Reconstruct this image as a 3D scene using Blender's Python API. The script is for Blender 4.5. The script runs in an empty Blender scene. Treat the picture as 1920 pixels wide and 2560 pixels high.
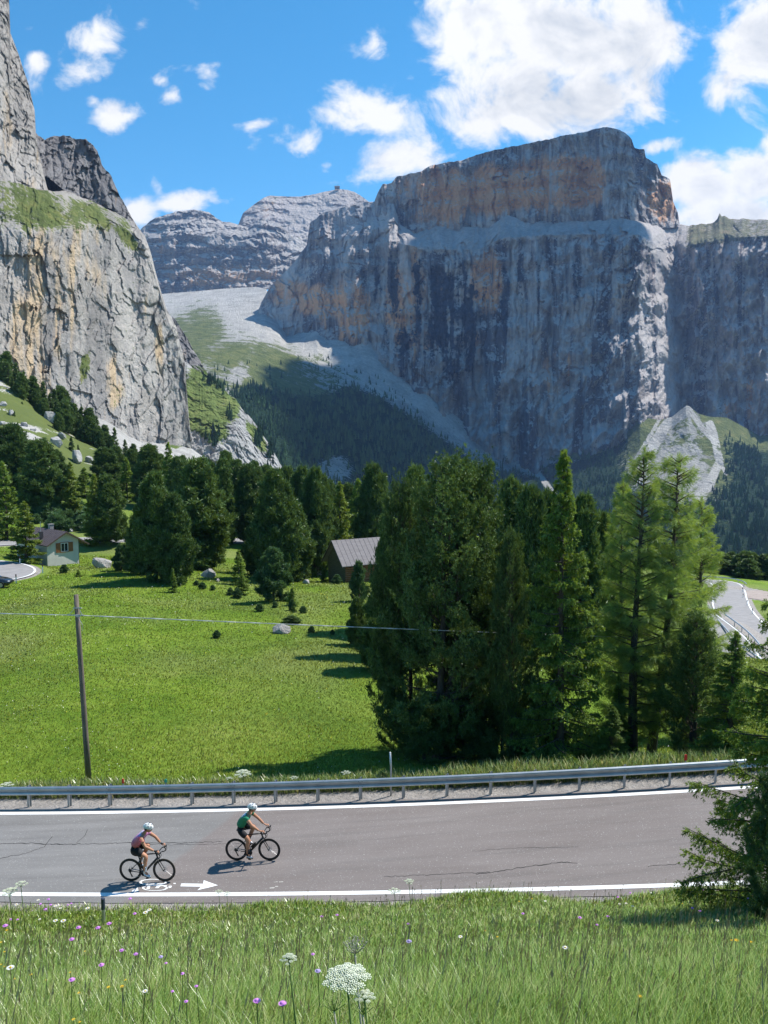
import bpy, bmesh, math, random
import numpy as np
from mathutils import Vector, Matrix
SC = bpy.context.scene
R = math.radians
# ---------------------------------------------------------------- camera
PITCH = R(5.0); F = 2070.0
CP, SP = math.cos(PITCH), math.sin(PITCH)
cam_d = bpy.data.cameras.new("camera"); cam = bpy.data.objects.new("camera", cam_d)
SC.collection.objects.link(cam); SC.camera = cam
cam_d.sensor_fit = 'VERTICAL'; cam_d.sensor_height = 36.0; cam_d.lens = 36.0*F/2560.0
cam_d.clip_start = 0.1; cam_d.clip_end = 60000
cam.location = (0, 0, 0); cam.rotation_euler = (R(90)-PITCH, 0, 0)
SC.render.engine = 'CYCLES'
SC.cycles.use_denoising = True
SC.cycles.max_bounces = 6; SC.cycles.diffuse_bounces = 2; SC.cycles.glossy_bounces = 2
SC.cycles.transmission_bounces = 3; SC.cycles.volume_bounces = 0; SC.cycles.transparent_max_bounces = 6
SC.cycles.caustics_reflective = False; SC.cycles.caustics_refractive = False
SC.view_settings.view_transform = 'Standard'; SC.view_settings.look = 'None'
SC.view_settings.exposure = 0.65; SC.view_settings.gamma = 1.0
# ---------------------------------------------------------------- sun
SUN_AZ, SUN_EL = R(64), R(55)          # azimuth clockwise from +Y
SUN_DIR = Vector((math.sin(SUN_AZ)*math.cos(SUN_EL), math.cos(SUN_AZ)*math.cos(SUN_EL), math.sin(SUN_EL)))
sd = bpy.data.lights.new("sun", 'SUN'); sd.energy = 4.6; sd.angle = R(0.53); sd.color = (1.0, 0.95, 0.87)
sun = bpy.data.objects.new("sun", sd); SC.collection.objects.link(sun)
sun.rotation_euler = (-SUN_DIR).to_track_quat('-Z', 'Y').to_euler()
# ---------------------------------------------------------------- node helpers
class NT:
    def __init__(s, nt): s.nt = nt
    def n(s, typ, **kw):
        nd = s.nt.nodes.new(typ)
        for k, v in kw.items():
            if k == 'ins':
                for kk, vv in v.items():
                    if hasattr(vv, 'is_output'): s.nt.links.new(vv, nd.inputs[kk])
                    else: nd.inputs[kk].default_value = vv
            else: setattr(nd, k, v)
        return nd
    def m(s, op, a, b=None, c=None, clamp=False):
        nd = s.n('ShaderNodeMath', operation=op, use_clamp=clamp)
        for i, v in enumerate((a, b, c)):
            if v is None: continue
            if hasattr(v, 'is_output'): s.nt.links.new(v, nd.inputs[i])
            else: nd.inputs[i].default_value = v
        return nd.outputs[0]
    def vm(s, op, a, b=None, out=0):
        nd = s.n('ShaderNodeVectorMath', operation=op)
        for i, v in enumerate((a, b)):
            if v is None: continue
            if hasattr(v, 'is_output'): s.nt.links.new(v, nd.inputs[i])
            else: nd.inputs[i].default_value = v
        return nd.outputs[out]
    def sm(s, v, a, b, lo=0.0, hi=1.0, t='SMOOTHSTEP'):
        nd = s.n('ShaderNodeMapRange', interpolation_type=t)
        s.nt.links.new(v, nd.inputs['Value'])
        nd.inputs['From Min'].default_value = a; nd.inputs['From Max'].default_value = b
        nd.inputs['To Min'].default_value = lo; nd.inputs['To Max'].default_value = hi
        return nd.outputs[0]
    def mix(s, f, a, b, blend='MIX'):
        nd = s.n('ShaderNodeMix', data_type='RGBA', blend_type=blend)
        for k, v in ((0, f), (6, a), (7, b)):
            if hasattr(v, 'is_output'): s.nt.links.new(v, nd.inputs[k])
            elif k == 0: nd.inputs[k].default_value = v
            else: nd.inputs[k].default_value = (*v, 1) if len(v) == 3 else v
        return nd.outputs[2]
    def noise(s, vec, scale, detail=5, rough=0.55, dist=0.0, lac=2.0):
        nd = s.n('ShaderNodeTexNoise')
        nd.inputs['Scale'].default_value = scale; nd.inputs['Detail'].default_value = detail
        nd.inputs['Roughness'].default_value = rough; nd.inputs['Distortion'].default_value = dist
        nd.inputs['Lacunarity'].default_value = lac
        if vec is not None: s.nt.links.new(vec, nd.inputs['Vector'])
        return nd.outputs[0]
    def ramp(s, f, stops, interp='LINEAR'):
        nd = s.n('ShaderNodeValToRGB'); cr = nd.color_ramp; cr.interpolation = interp
        while len(cr.elements) < len(stops): cr.elements.new(0.5)
        for e, (p, c) in zip(cr.elements, stops):
            e.position = p; e.color = (*c, 1)
        s.nt.links.new(f, nd.inputs[0]); return nd.outputs[0]
    def link(s, a, b): s.nt.links.new(a, b)

def ray(px, py):
    """horizontal-distance-1 ray of a photo pixel: (x/Y, z/Y)"""
    u = (np.asarray(px, float)-960)/F; v = (np.asarray(py, float)-1280)/F
    d = CP - v*SP
    return u/d, (-SP - v*CP)/d
def at(px, py, Y):
    a, b = ray(px, py); return Vector((float(a)*Y, Y, float(b)*Y))
# ---------------------------------------------------------------- world: sky with cumulus
W = bpy.data.worlds.new("World"); SC.world = W; W.use_nodes = True
W.node_tree.nodes.clear(); w = NT(W.node_tree)
sky = w.n('ShaderNodeTexSky', sky_type='NISHITA', sun_disc=False, sun_elevation=SUN_EL, sun_rotation=SUN_AZ,
          altitude=2200, air_density=1.0, dust_density=0.15, ozone_density=2.0)
tc = w.n('ShaderNodeTexCoord').outputs['Generated']
sep = w.n('ShaderNodeSeparateXYZ'); w.link(tc, sep.inputs[0])
dy = w.m('MAXIMUM', sep.outputs[1], 0.02)
cx = w.m('DIVIDE', sep.outputs[0], dy); cz = w.m('DIVIDE', sep.outputs[2], dy)
cmb = w.n('ShaderNodeCombineXYZ'); w.link(cx, cmb.inputs[0]); w.link(cz, cmb.inputs[1])
T = cmb.outputs[0]
# (px, py, rx, ry, rot degrees, weight) : puffs of cumulus by direction
PUFFS = [(1230,60,165,120,0,1.2),(1420,90,210,140,-10,1.4),(1590,110,135,130,0,1.3),(1300,215,210,95,10,1.35),
 (1450,245,170,85,0,1.3),(1610,215,90,85,30,1.0),(1150,110,100,100,0,.95),(1200,290,120,55,10,.9),(1360,290,150,55,0,1.05),
 (1840,180,130,65,40,1.05),(1930,110,130,120,0,1.4),(1780,240,60,16,35,.62),
 (925,295,120,55,-12,1.1),(880,270,70,40,30,.8),(985,385,125,52,-8,1.1),(1050,400,80,38,0,1.0),(930,400,70,35,0,.7),(770,365,50,40,40,.72),(1000,330,70,80,0,.75),(815,412,22,22,0,.6),
 (945,110,60,45,30,.8),(905,140,26,18,0,.55),
 (1760,470,110,80,0,1.35),(1890,450,110,75,0,1.35),(1830,540,170,70,0,1.35),(1650,365,55,24,10,.9),(1920,365,35,24,0,.95),
 (220,110,75,58,-10,1.0),(225,170,65,52,20,.9),(300,140,60,14,40,.55),(362,52,26,22,30,.62),(285,280,50,52,20,.92),(235,250,30,20,0,.7),
 (90,148,36,28,0,.88),(70,70,55,18,10,.6),
 (400,205,45,18,-25,.62),(425,235,36,24,30,.7),(520,205,40,34,0,.88),(525,165,50,16,10,.55),(570,230,30,26,30,.5),
 (630,312,52,17,12,.68),(350,545,52,42,-15,1.15),(455,505,80,26,8,.95),(392,465,16,30,20,.5)]
acc = None
for (px, py, rx, ry, rot, wt) in PUFFS:
    a, b = ray(px, py)
    mp = w.n('ShaderNodeMapping', vector_type='TEXTURE')
    w.link(T, mp.inputs[0])
    mp.inputs['Location'].default_value = (float(a), float(b), 0)
    mp.inputs['Rotation'].default_value = (0, 0, R(rot))
    mp.inputs['Scale'].default_value = (rx*.98/F, ry*.98/F, 1)
    d2 = w.vm('DOT_PRODUCT', mp.outputs[0], mp.outputs[0], out=1)
    g = w.m('MULTIPLY', w.m('POWER', 2.0, w.m('MULTIPLY', d2, -1.0)), wt)
    acc = g if acc is None else w.m('SMOOTH_MAX', acc, g, 0.22)
dom = w.n('ShaderNodeMapping'); w.link(T, dom.inputs[0]); dom.inputs['Scale'].default_value = (1, 1.15, 1)
dom.inputs['Location'].default_value = (3.1, 1.7, 0)
D0 = dom.outputs[0]
n1 = w.noise(D0, 14, 9, 0.60, 0.35)
dom2 = w.n('ShaderNodeMapping'); w.link(T, dom2.inputs[0]); dom2.inputs['Scale'].default_value = (1, 1.15, 1)
dom2.inputs['Location'].default_value = (3.1-0.011, 1.7-0.016, 0)      # towards the sun, for relief
n2 = w.noise(dom2.outputs[0], 14, 6, 0.60, 0.35)
nb = w.noise(D0, 4.5, 3, 0.5)
field = w.m('ADD', acc, w.m('MULTIPLY', w.m('SUBTRACT', n1, 0.5), 2.5))
dens = w.m('POWER', w.sm(field, 0.42, 1.02), .85)
thick = w.m('ADD', w.m('MULTIPLY', acc, 0.9), w.m('MULTIPLY', w.m('SUBTRACT', nb, 0.5), 1.6))
relief = w.m('SUBTRACT', n2, n1)                                         # >0 : sun side blocked
shade = w.m('ADD', w.sm(thick, 0.75, 1.5, 0, 0.62), w.m('MULTIPLY', relief, 2.2), clamp=True)
ccol = w.mix(shade, (1.0, 1.0, 1.0), (0.56, 0.62, 0.71))
bg1 = w.n('ShaderNodeBackground'); bg2 = w.n('ShaderNodeBackground')
hsv = w.n('ShaderNodeHueSaturation'); hsv.inputs['Saturation'].default_value = 1.32; hsv.inputs['Hue'].default_value = 0.486; hsv.inputs['Value'].default_value = 1.25
w.link(sky.outputs[0], hsv.inputs['Color']); w.link(hsv.outputs[0], bg1.inputs[0]); bg1.inputs[1].default_value = 0.108
w.link(ccol, bg2.inputs[0]); bg2.inputs[1].default_value = 0.68
front = w.sm(sep.outputs[1], 0.25, 0.4)
up = w.sm(sep.outputs[2], -0.02, 0.05)
msk = w.m('MULTIPLY', w.m('MULTIPLY', dens, front), up)
ms = w.n('ShaderNodeMixShader'); w.link(msk, ms.inputs[0]); w.link(bg1.outputs[0], ms.inputs[1]); w.link(bg2.outputs[0], ms.inputs[2])
out = w.n('ShaderNodeOutputWorld'); w.link(ms.outputs[0], out.inputs[0])
try: W.cycles.sampling_method = 'MANUAL'; W.cycles.sample_map_resolution = 512
except Exception: pass
# ---------------------------------------------------------------- object helpers
COL = SC.collection
def tag(o, label=None, cat=None, group=None, kind=None):
    if label: o["label"] = label
    if cat: o["category"] = cat
    if group: o["group"] = group
    if kind: o["kind"] = kind
    return o
def empty(name, loc, rz=0.0, label=None, cat=None, group=None):
    o = bpy.data.objects.new(name, None); COL.objects.link(o); o.location = loc; o.rotation_euler = (0, 0, rz)
    o.empty_display_size = 0.2
    return tag(o, label, cat, group)
def np_mesh(name, V, faces_list, mat=None, smooth=False, attrs=None, parent=None):
    """faces_list: list of int arrays (n,k) ; attrs {name: (n,) or (n,4)}"""
    V = np.asarray(V, np.float32)
    me = bpy.data.meshes.new(name)
    me.vertices.add(len(V)); me.vertices.foreach_set('co', V.ravel())
    idx = []; st = []; tot = []; off = 0
    for f in faces_list:
        f = np.asarray(f, np.int32)
        if len(f) == 0: continue
        k = f.shape[1]
        idx.append(f.ravel()); st.append(off+np.arange(len(f))*k); tot.append(np.full(len(f), k)); off += f.size
    idx = np.concatenate(idx); st = np.concatenate(st); tot = np.concatenate(tot)
    me.loops.add(len(idx)); me.loops.foreach_set('vertex_index', idx)
    me.polygons.add(len(st)); me.polygons.foreach_set('loop_start', st.astype(np.int32))
    try: me.polygons.foreach_set('loop_total', tot.astype(np.int32))
    except Exception: pass
    me.polygons.foreach_set('use_smooth', np.full(len(st), smooth))
    if attrs:
        for k, a in attrs.items():
            a = np.asarray(a, np.float32)
            if a.ndim == 1:
                at_ = me.attributes.new(k, 'FLOAT', 'POINT'); at_.data.foreach_set('value', a)
            else:
                at_ = me.attributes.new(k, 'FLOAT_COLOR', 'POINT'); at_.data.foreach_set('color', a.ravel())
    me.update(calc_edges=True); me.validate()
    if mat: me.materials.append(mat)
    o = bpy.data.objects.new(name, me); COL.objects.link(o)
    if parent: o.parent = parent
    return o
class MB:
    """collects simple solids into one mesh"""
    def __init__(s): s.v = []; s.f = []
    def add(s, vs, fs):
        b = len(s.v); s.v += [tuple(v) for v in vs]; s.f += [tuple(i+b for i in f) for f in fs]; return s
    def box(s, c, d, rz=0.0, M=None):
        M = M or (Matrix.Translation(Vector(c)) @ Matrix.Rotation(rz, 4, 'Z'))
        vs = [M @ Vector((x*d[0]/2, y*d[1]/2, z*d[2]/2)) for z in (-1, 1) for y in (-1, 1) for x in (-1, 1)]
        return s.add(vs, [(0, 2, 3, 1), (4, 5, 7, 6), (0, 1, 5, 4), (2, 6, 7, 3), (0, 4, 6, 2), (1, 3, 7, 5)])
    def tube(s, pts, rad, n=8, caps=True, closed=False):
        pts = [Vector(p) for p in pts]; m = len(pts)
        if not hasattr(rad, '__len__'): rad = [rad]*m
        rings = []; prev = None
        for i, p in enumerate(pts):
            if closed: t = pts[(i+1) % m]-pts[i-1]
            else: t = pts[min(i+1, m-1)]-pts[max(i-1, 0)]
            t = t.normalized() if t.length > 1e-9 else Vector((0, 0, 1))
            if prev is None: a = t.orthogonal().normalized()
            else:
                a = prev - t*prev.dot(t)
                a = a.normalized() if a.length > 1e-6 else t.orthogonal().normalized()
            prev = a; b = t.cross(a)
            rings.append([p+(a*math.cos(2*math.pi*k/n)+b*math.sin(2*math.pi*k/n))*rad[i] for k in range(n)])
        vs = [v for r in rings for v in r]; fs = []
        for i in range(m if closed else m-1):
            j = (i+1) % m
            for k in range(n):
                fs.append((i*n+k, i*n+(k+1) % n, j*n+(k+1) % n, j*n+k))
        if caps and not closed:
            fs.append(tuple(range(n-1, -1, -1))); fs.append(tuple((m-1)*n+k for k in range(n)))
        return s.add(vs, fs)
    def prism(s, poly, axis, a, b):
        """poly 2D points; axis 'x','y','z' extrusion from a to b"""
        def P(p, h):
            return {'x': (h, p[0], p[1]), 'y': (p[0], h, p[1]), 'z': (p[0], p[1], h)}[axis]
        n = len(poly); vs = [P(p, a) for p in poly]+[P(p, b) for p in poly]
        fs = [tuple(range(n-1, -1, -1)), tuple(range(n, 2*n))]+[(i, (i+1) % n, n+(i+1) % n, n+i) for i in range(n)]
        return s.add(vs, fs)
    def ball(s, c, r, nu=12, nv=8, M=None):
        r = r if hasattr(r, '__len__') else (r, r, r); vs = []; fs = []
        for i in range(nv+1):
            th = math.pi*i/nv
            for j in range(nu):
                ph = 2*math.pi*j/nu
                vs.append(Vector((r[0]*math.sin(th)*math.cos(ph), r[1]*math.sin(th)*math.sin(ph), r[2]*math.cos(th))))
        if M is None: M = Matrix.Translation(Vector(c))
        vs = [M @ v for v in vs]
        for i in range(nv):
            for j in range(nu):
                a, b_, c_, d_ = i*nu+j, i*nu+(j+1) % nu, (i+1)*nu+(j+1) % nu, (i+1)*nu+j
                if i == 0: fs.append((a, c_, d_))
                elif i == nv-1: fs.append((a, b_, c_))
                else: fs.append((a, b_, c_, d_))
        return s.add(vs, fs)
    def build(s, name, mat, parent=None, smooth=False):
        me = bpy.data.meshes.new(name); me.from_pydata(s.v, [], s.f); me.update()
        bm = bmesh.new(); bm.from_mesh(me); bmesh.ops.recalc_face_normals(bm, faces=bm.faces); bm.to_mesh(me); bm.free()
        if smooth: me.polygons.foreach_set('use_smooth', [True]*len(me.polygons))
        if mat: me.materials.append(mat)
        o = bpy.data.objects.new(name, me); COL.objects.link(o)
        if parent: o.parent = parent
        return o
def copy_tree(root, loc=None, rz=None, scale=None, label=None, group=None, cat=None):
    def rec(o, par):
        c = o.copy(); COL.objects.link(c); c.parent = par
        for ch in o.children: rec(ch, c)
        return c
    r = rec(root, None)
    if loc is not None: r.location = loc
    if rz is not None: r.rotation_euler = (0, 0, rz)
    if scale is not None: r.scale = scale
    tag(r, label, cat, group); return r
# ---------------------------------------------------------------- noise
_rs = np.random.RandomState(7); _perm = np.concatenate([_rs.permutation(256)]*3).astype(np.int32)
_g = _rs.normal(size=(256, 3)); _g /= np.linalg.norm(_g, axis=1)[:, None]; _g = _g.astype(np.float32)
def perlin(x, y, z):
    x = np.asarray(x, np.float32); y = np.asarray(y, np.float32); z = np.asarray(z, np.float32)
    x, y, z = np.broadcast_arrays(x, y, z)
    xi = np.floor(x).astype(np.int32); yi = np.floor(y).astype(np.int32); zi = np.floor(z).astype(np.int32)
    xf = x-xi; yf = y-yi; zf = z-zi
    u = xf*xf*xf*(xf*(xf*6-15)+10); v = yf*yf*yf*(yf*(yf*6-15)+10); w_ = zf*zf*zf*(zf*(zf*6-15)+10)
    xi &= 255; yi &= 255; zi &= 255
    r = 0
    for dx in (0, 1):
        pa = _perm[xi+dx]; wx = u if dx else 1-u
        for dy_ in (0, 1):
            pb = _perm[pa+yi+dy_]; wy = wx*(v if dy_ else 1-v)
            for dz in (0, 1):
                g = _g[_perm[pb+zi+dz] & 255]
                r = r+wy*(w_ if dz else 1-w_)*(g[..., 0]*(xf-dx)+g[..., 1]*(yf-dy_)+g[..., 2]*(zf-dz))
    return r*1.5
def fbm(x, y, z, o=5, gain=0.5, lac=2.03, ridged=False):
    r = 0; a = 1.0; tot = 0
    x = np.asarray(x, float); y = np.asarray(y, float); z = np.asarray(z, float)
    for i in range(o):
        n = perlin(x+i*17.3, y+i*9.1, z+i*5.7)
        if ridged: n = 1-2*np.abs(n)
        r = r+a*n; tot += a; a *= gain; x = x*lac; y = y*lac; z = z*lac
    return r/tot
def cells(x, y, z):
    """random value of the nearest feature point: fractured blocks"""
    x = np.asarray(x, np.float32); y = np.asarray(y, np.float32); z = np.asarray(z, np.float32)
    xi = np.floor(x).astype(np.int32); yi = np.floor(y).astype(np.int32); zi = np.floor(z).astype(np.int32)
    best = np.full(x.shape, 9., np.float32); val = np.zeros(x.shape, np.float32)
    for a in (-1, 0, 1):
        for b in (-1, 0, 1):
            for c in (-1, 0, 1):
                h = _perm[_perm[_perm[(xi+a) & 255]+((yi+b) & 255)]+((zi+c) & 255)] & 255
                g = _g[h]; d = (xi+a+.5+g[..., 0]*.45-x)**2+(yi+b+.5+g[..., 1]*.45-y)**2+(zi+c+.5+g[..., 2]*.45-z)**2
                m = d < best; best = np.where(m, d, best); val = np.where(m, (_perm[h+37] & 255)/255., val)
    return val-.5
def sstep(a, b, x):
    t = np.clip((np.asarray(x, float)-a)/(b-a), 0, 1); return t*t*(3-2*t)
# ---------------------------------------------------------------- materials
def new_mat(name):
    m = bpy.data.materials.new(name); m.use_nodes = True; nt = NT(m.node_tree)
    b = m.node_tree.nodes['Principled BSDF']; b.inputs['Specular IOR Level'].default_value = 0.3
    return m, nt, b
def obj_co(nt, kind='Object'): return nt.n('ShaderNodeTexCoord').outputs[kind]
def mapped(nt, v, sc=(1, 1, 1), rot=(0, 0, 0)):
    mp = nt.n('ShaderNodeMapping'); nt.link(v, mp.inputs[0]); mp.inputs['Scale'].default_value = sc
    mp.inputs['Rotation'].default_value = rot; return mp.outputs[0]
def bump(nt, b, h, strength=0.5, dist=0.02):
    bp = nt.n('ShaderNodeBump'); bp.inputs['Strength'].default_value = strength; bp.inputs['Distance'].default_value = dist
    nt.link(h, bp.inputs['Height']); nt.link(bp.outputs[0], b.inputs['Normal']); return bp
def plain(name, c1, c2=None, scale=8.0, rough=0.6, metal=0.0, bumpd=0.0, detail=5, sc=(1, 1, 1), spec=0.3):
    m, nt, b = new_mat(name)
    c2 = c2 or tuple(min(1, x*0.75) for x in c1)
    n = nt.noise(mapped(nt, obj_co(nt), sc), scale, detail)
    nt.link(nt.ramp(n, [(0.3, c2), (0.7, c1)]), b.inputs['Base Color'])
    b.inputs['Roughness'].default_value = rough; b.inputs['Metallic'].default_value = metal
    b.inputs['Specular IOR Level'].default_value = spec
    if bumpd: bump(nt, b, n, 0.6, bumpd)
    return m
# ================================================================ far terrain and mountains
def interp_line(L, px):
    L = np.array(L, float)
    return np.interp(px, L[:, 0], L[:, 1]), np.interp(px, L[:, 0], L[:, 2])
def relief(name, lines, px0, px1, nc, rows, amps, disp, maskf, mat, jag=(0, 10), back=None, smooth=True, jagrows=None):
    """a rock or slope surface given by contour lines (photo column, row, distance); displaced in depth"""
    px = np.linspace(px0, px1, nc)
    L = [interp_line(l, px) for l in lines]
    j = fbm(px/jag[1], 3.3, 1.7, 4)*jag[0]
    PX = []; PY = []; YY = []; A = []
    for k in range(len(lines)-1):
        n = rows[k]; ts = np.linspace(0, 1, n, endpoint=(k == len(lines)-2))
        for t in ts:
            jj = j if (k == 0 or jagrows is None) else j*0
            PX.append(px); PY.append(L[k][0]*(1-t)+L[k+1][0]*t + jj*(1-(k+t)/(len(lines)-1)))
            YY.append(L[k][1]*(1-t)+L[k+1][1]*t); A.append(np.full(nc, amps[k]*(1-t)+amps[k+1]*t))
    PX = np.array(PX); PY = np.array(PY); YY = np.array(YY); A = np.array(A)
    a, b = ray(PX, PY)
    P = np.stack([a*YY, YY, b*YY], -1)
    d = disp(P, PX, PY)*A
    s = 1+d/YY
    P2 = P*s[..., None]
    mask = maskf(PX, PY, P2)
    along = np.stack([(PX+9*perlin(PX/120, PY/170, 1.7)+2.5*perlin(PX/30, PY/45, 4.7))*(YY.mean()/F), 0*PX, P2[..., 2], 1+0*PX], -1)
    nr = len(PX)
    if back:
        top = P2[0].copy(); extra = []
        for q in (1.0, 0.45):
            r_ = top.copy(); r_[:, 1] += back[0]*q; r_[:, 2] -= back[1]*q; r_[:, 0] *= r_[:, 1]/top[:, 1]; extra.append(r_)
        P2 = np.concatenate([np.array(extra), P2]); mask = np.concatenate([mask[:1], mask[:1], mask]); along = np.concatenate([along[:1], along[:1], along])
        nr += 2
    idx = np.arange(nr*nc).reshape(nr, nc)
    q = np.stack([idx[:-1, :-1], idx[1:, :-1], idx[1:, 1:], idx[:-1, 1:]], -1).reshape(-1, 4)
    o = np_mesh(name, P2.reshape(-1, 3), [q], mat, smooth, {'cover': mask.reshape(-1, 4), 'along': along.reshape(-1, 4)})
    return o, PX, PY, (P2[2:] if back else P2)
def mk(PX, scree=0, grass=0, orange=0, wood=0):
    z = np.zeros(PX.shape+(4,)); z[..., 0] = scree; z[..., 1] = grass; z[..., 2] = orange; z[..., 3] = wood
    return np.clip(z, 0, 1)
def ell(PX, PY, cx_, cy_, rx, ry, rot=0, soft=0.5):
    c, s = math.cos(R(rot)), math.sin(R(rot)); dx = PX-cx_; dy_ = PY-cy_
    d = np.hypot((dx*c+dy_*s)/rx, (-dx*s+dy_*c)/ry)
    return 1-sstep(1-soft, 1+soft, d)
def strip(PX, PY, pts, wd):
    best = np.full(PX.shape, 1e9)
    for (x0, y0), (x1, y1) in zip(pts[:-1], pts[1:]):
        vx, vy = x1-x0, y1-y0; t = np.clip(((PX-x0)*vx+(PY-y0)*vy)/(vx*vx+vy*vy), 0, 1)
        best = np.minimum(best, np.hypot(PX-x0-t*vx, PY-y0-t*vy))
    return 1-sstep(wd*0.5, wd*1.2, best)
def below(PX, PY, pts, soft=12):
    p = np.array(pts, float); y = np.interp(PX, p[:, 0], p[:, 1]); return sstep(-soft, soft, PY-y)

def rock_mat(name, s, base=((.17, .165, .165), (.30, .29, .28), (.42, .40, .385)), orange=(.42, .27, .15), dark=(.10, .105, .12),
             scree=(.52, .50, .47), grass=(.085, .13, .03), wood=(.018, .042, .022), streak=0.5, strata=0.3, flat=0.0, bumpk=1.0, wall=False):
    """limestone: s = size in metres of the middle features"""
    m, nt, b = new_mat(name)
    co = obj_co(nt)
    at_ = nt.n('ShaderNodeAttribute', attribute_name='cover'); sp_ = nt.n('ShaderNodeSeparateColor'); nt.link(at_.outputs['Color'], sp_.inputs[0])
    cw = nt.n('ShaderNodeAttribute', attribute_name='along').outputs['Vector'] if wall else co
    nbig = nt.noise(mapped(nt, cw, (1, 1, .45)), 0.35/s, 6, .6, .4)
    nfine = nt.noise(co, 2.6/s, 8, .68)
    nstr = nt.noise(mapped(nt, cw, (1, 1, .07)), 1.5/s, 5, .6, .5)
    nlay = nt.noise(mapped(nt, cw, (.05, .05, 1)), 1.6/s, 5, .6, .3)
    f = nt.m('ADD', nt.m('MULTIPLY', nbig, .68), nt.m('MULTIPLY', nfine, .32))
    c = nt.ramp(f, [(.36, base[0]), (.5, base[1]), (.64, base[2])])
    # dark seepage streaks and bedding: stains of the rock itself
    nst2 = nt.noise(mapped(nt, cw, (1, 1, .13)), .42/s, 6, .62, .6)
    c = nt.mix(nt.m('MULTIPLY', nt.sm(nst2, .50, .58), streak), c, dark)
    c = nt.mix(nt.m('MULTIPLY', nt.sm(nstr, .52, .64), streak*.8), c, dark)
    c = nt.mix(nt.m('MULTIPLY', nt.sm(nstr, .36, .46, 1, 0), streak*.5), c, base[2])
    c = nt.mix(nt.m('MULTIPLY', nt.sm(nlay, .52, .68), strata), c, tuple(x*.62 for x in base[1]))
    of = nt.sm(nt.m('ADD', sp_.outputs[2], nt.m('MULTIPLY', nt.m('SUBTRACT', nt.m('ADD', nbig, nt.m('MULTIPLY', nstr, .8)), .9), 2.0)), .42, .85)
    c = nt.mix(of, c, nt.mix(nfine, tuple(x*.62 for x in orange), tuple(x*1.3 for x in orange)))
    geo = nt.n('ShaderNodeNewGeometry'); gs = nt.n('ShaderNodeSeparateXYZ'); nt.link(geo.outputs['Normal'], gs.inputs[0])
    nz = nt.m('ABSOLUTE', gs.outputs[2])
    if flat:
        fl = nt.m('MULTIPLY', nt.sm(nt.m('ADD', nz, nt.m('MULTIPLY', nt.m('SUBTRACT', nfine, .5), .5)), .48, .72), flat)
        c = nt.mix(fl, c, tuple(x*.95 for x in scree))
    wob = nt.m('MULTIPLY', nt.m('SUBTRACT', nfine, .5), 1.9)
    wob2 = nt.m('MULTIPLY', nt.m('SUBTRACT', nbig, .5), 2.2)
    sf = nt.sm(nt.m('ADD', sp_.outputs[0], wob), .35, .65)
    sc_ = nt.ramp(nt.m('ADD', nt.m('MULTIPLY', nfine, .5), nt.m('MULTIPLY', nbig, .5)), [(.36, tuple(x*.55 for x in scree)), (.5, tuple(x*.85 for x in scree)), (.62, tuple(min(.8, x*1.15) for x in scree))])
    c = nt.mix(sf, c, sc_)
    gf = nt.sm(nt.m('ADD', sp_.outputs[1], nt.m('ADD', wob, wob2)), .38, .62)
    gc = nt.ramp(nt.noise(co, .9/s, 6, .65), [(.3, tuple(x*.6 for x in grass)), (.5, grass), (.7, (grass[0]*1.7, grass[1]*1.35, grass[2]*1.5))])
    c = nt.mix(gf, c, gc)
    wf = nt.sm(nt.m('ADD', at_.outputs['Alpha'], nt.m('ADD', wob, nt.m('MULTIPLY', nt.m('SUBTRACT', nstr, .5), 1.2 if streak > .6 else 0.0))), .30, .30+(.38 if streak > .6 else .28))
    wc = nt.ramp(nt.noise(co, 3.0/s, 4, .7), [(.35, tuple(x*.6 for x in wood)), (.65, tuple(x*1.5 for x in wood))])
    c = nt.mix(wf, c, wc)
    nt.link(c, b.inputs['Base Color']); b.inputs['Roughness'].default_value = .95; b.inputs['Specular IOR Level'].default_value = .08
    h = nt.m('ADD', nt.m('MULTIPLY', nfine, .9), nt.m('MULTIPLY', nstr, .25))
    bump(nt, b, h, 1.0, s*0.55*bumpk)
    return m
def rockdisp(s, vert=2.5, lay=0.0, layp=1.0, rid=.55, blk=1.6, m=0):
    def f(P, PX, PY):
        x, y, z = P[..., 0], P[..., 1], P[..., 2]
        if m: x, y = PX*m, 0*PX+s*7.3
        wx = fbm(x/s/3, y/s/3, z/s/3+9, 2)*s*(.65 if m else .8)
        big = fbm((x+wx)/s/4, y/s/4, z/(s*4*vert), 3)*3.2
        mid = fbm((x+wx)/s, y/s, z/(s*vert), 4, ridged=True)*rid-fbm((x+wx)/s*.8+7, y/s*.8, z/(s*vert)*1.3, 4)*1.3
        fine = fbm(x/s*4, y/s*4, z/s*2.6, 5, .6)*.45
        crack = -np.exp(-(fbm((x+wx)/s*.8, y/s*.8+5, z/(s*vert*3), 3)*9)**2)*.9
        wz = fbm(x/s/1.5+3, y/s/1.5, z/s/1.5, 3)*.5
        bl = cells((x+wx)/s/1.6+wz, y/s/1.6+wz, z/(s*1.6*vert)+wz*.6)*1.25+cells((x+wx)/s*1.7+wz, y/s*1.7, z/(s/1.7*vert*.8)+wz)*.55
        d = big-mid+fine-crack*.8+bl*blk
        if lay:
            zz = z/layp+fbm(x/s/5, y/s/5, z/s/5, 3)*.8
            tri = zz-np.floor(zz); d = d+lay*(sstep(0, .75, tri)-tri)*2
        return d*s*.5
    return f
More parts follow.
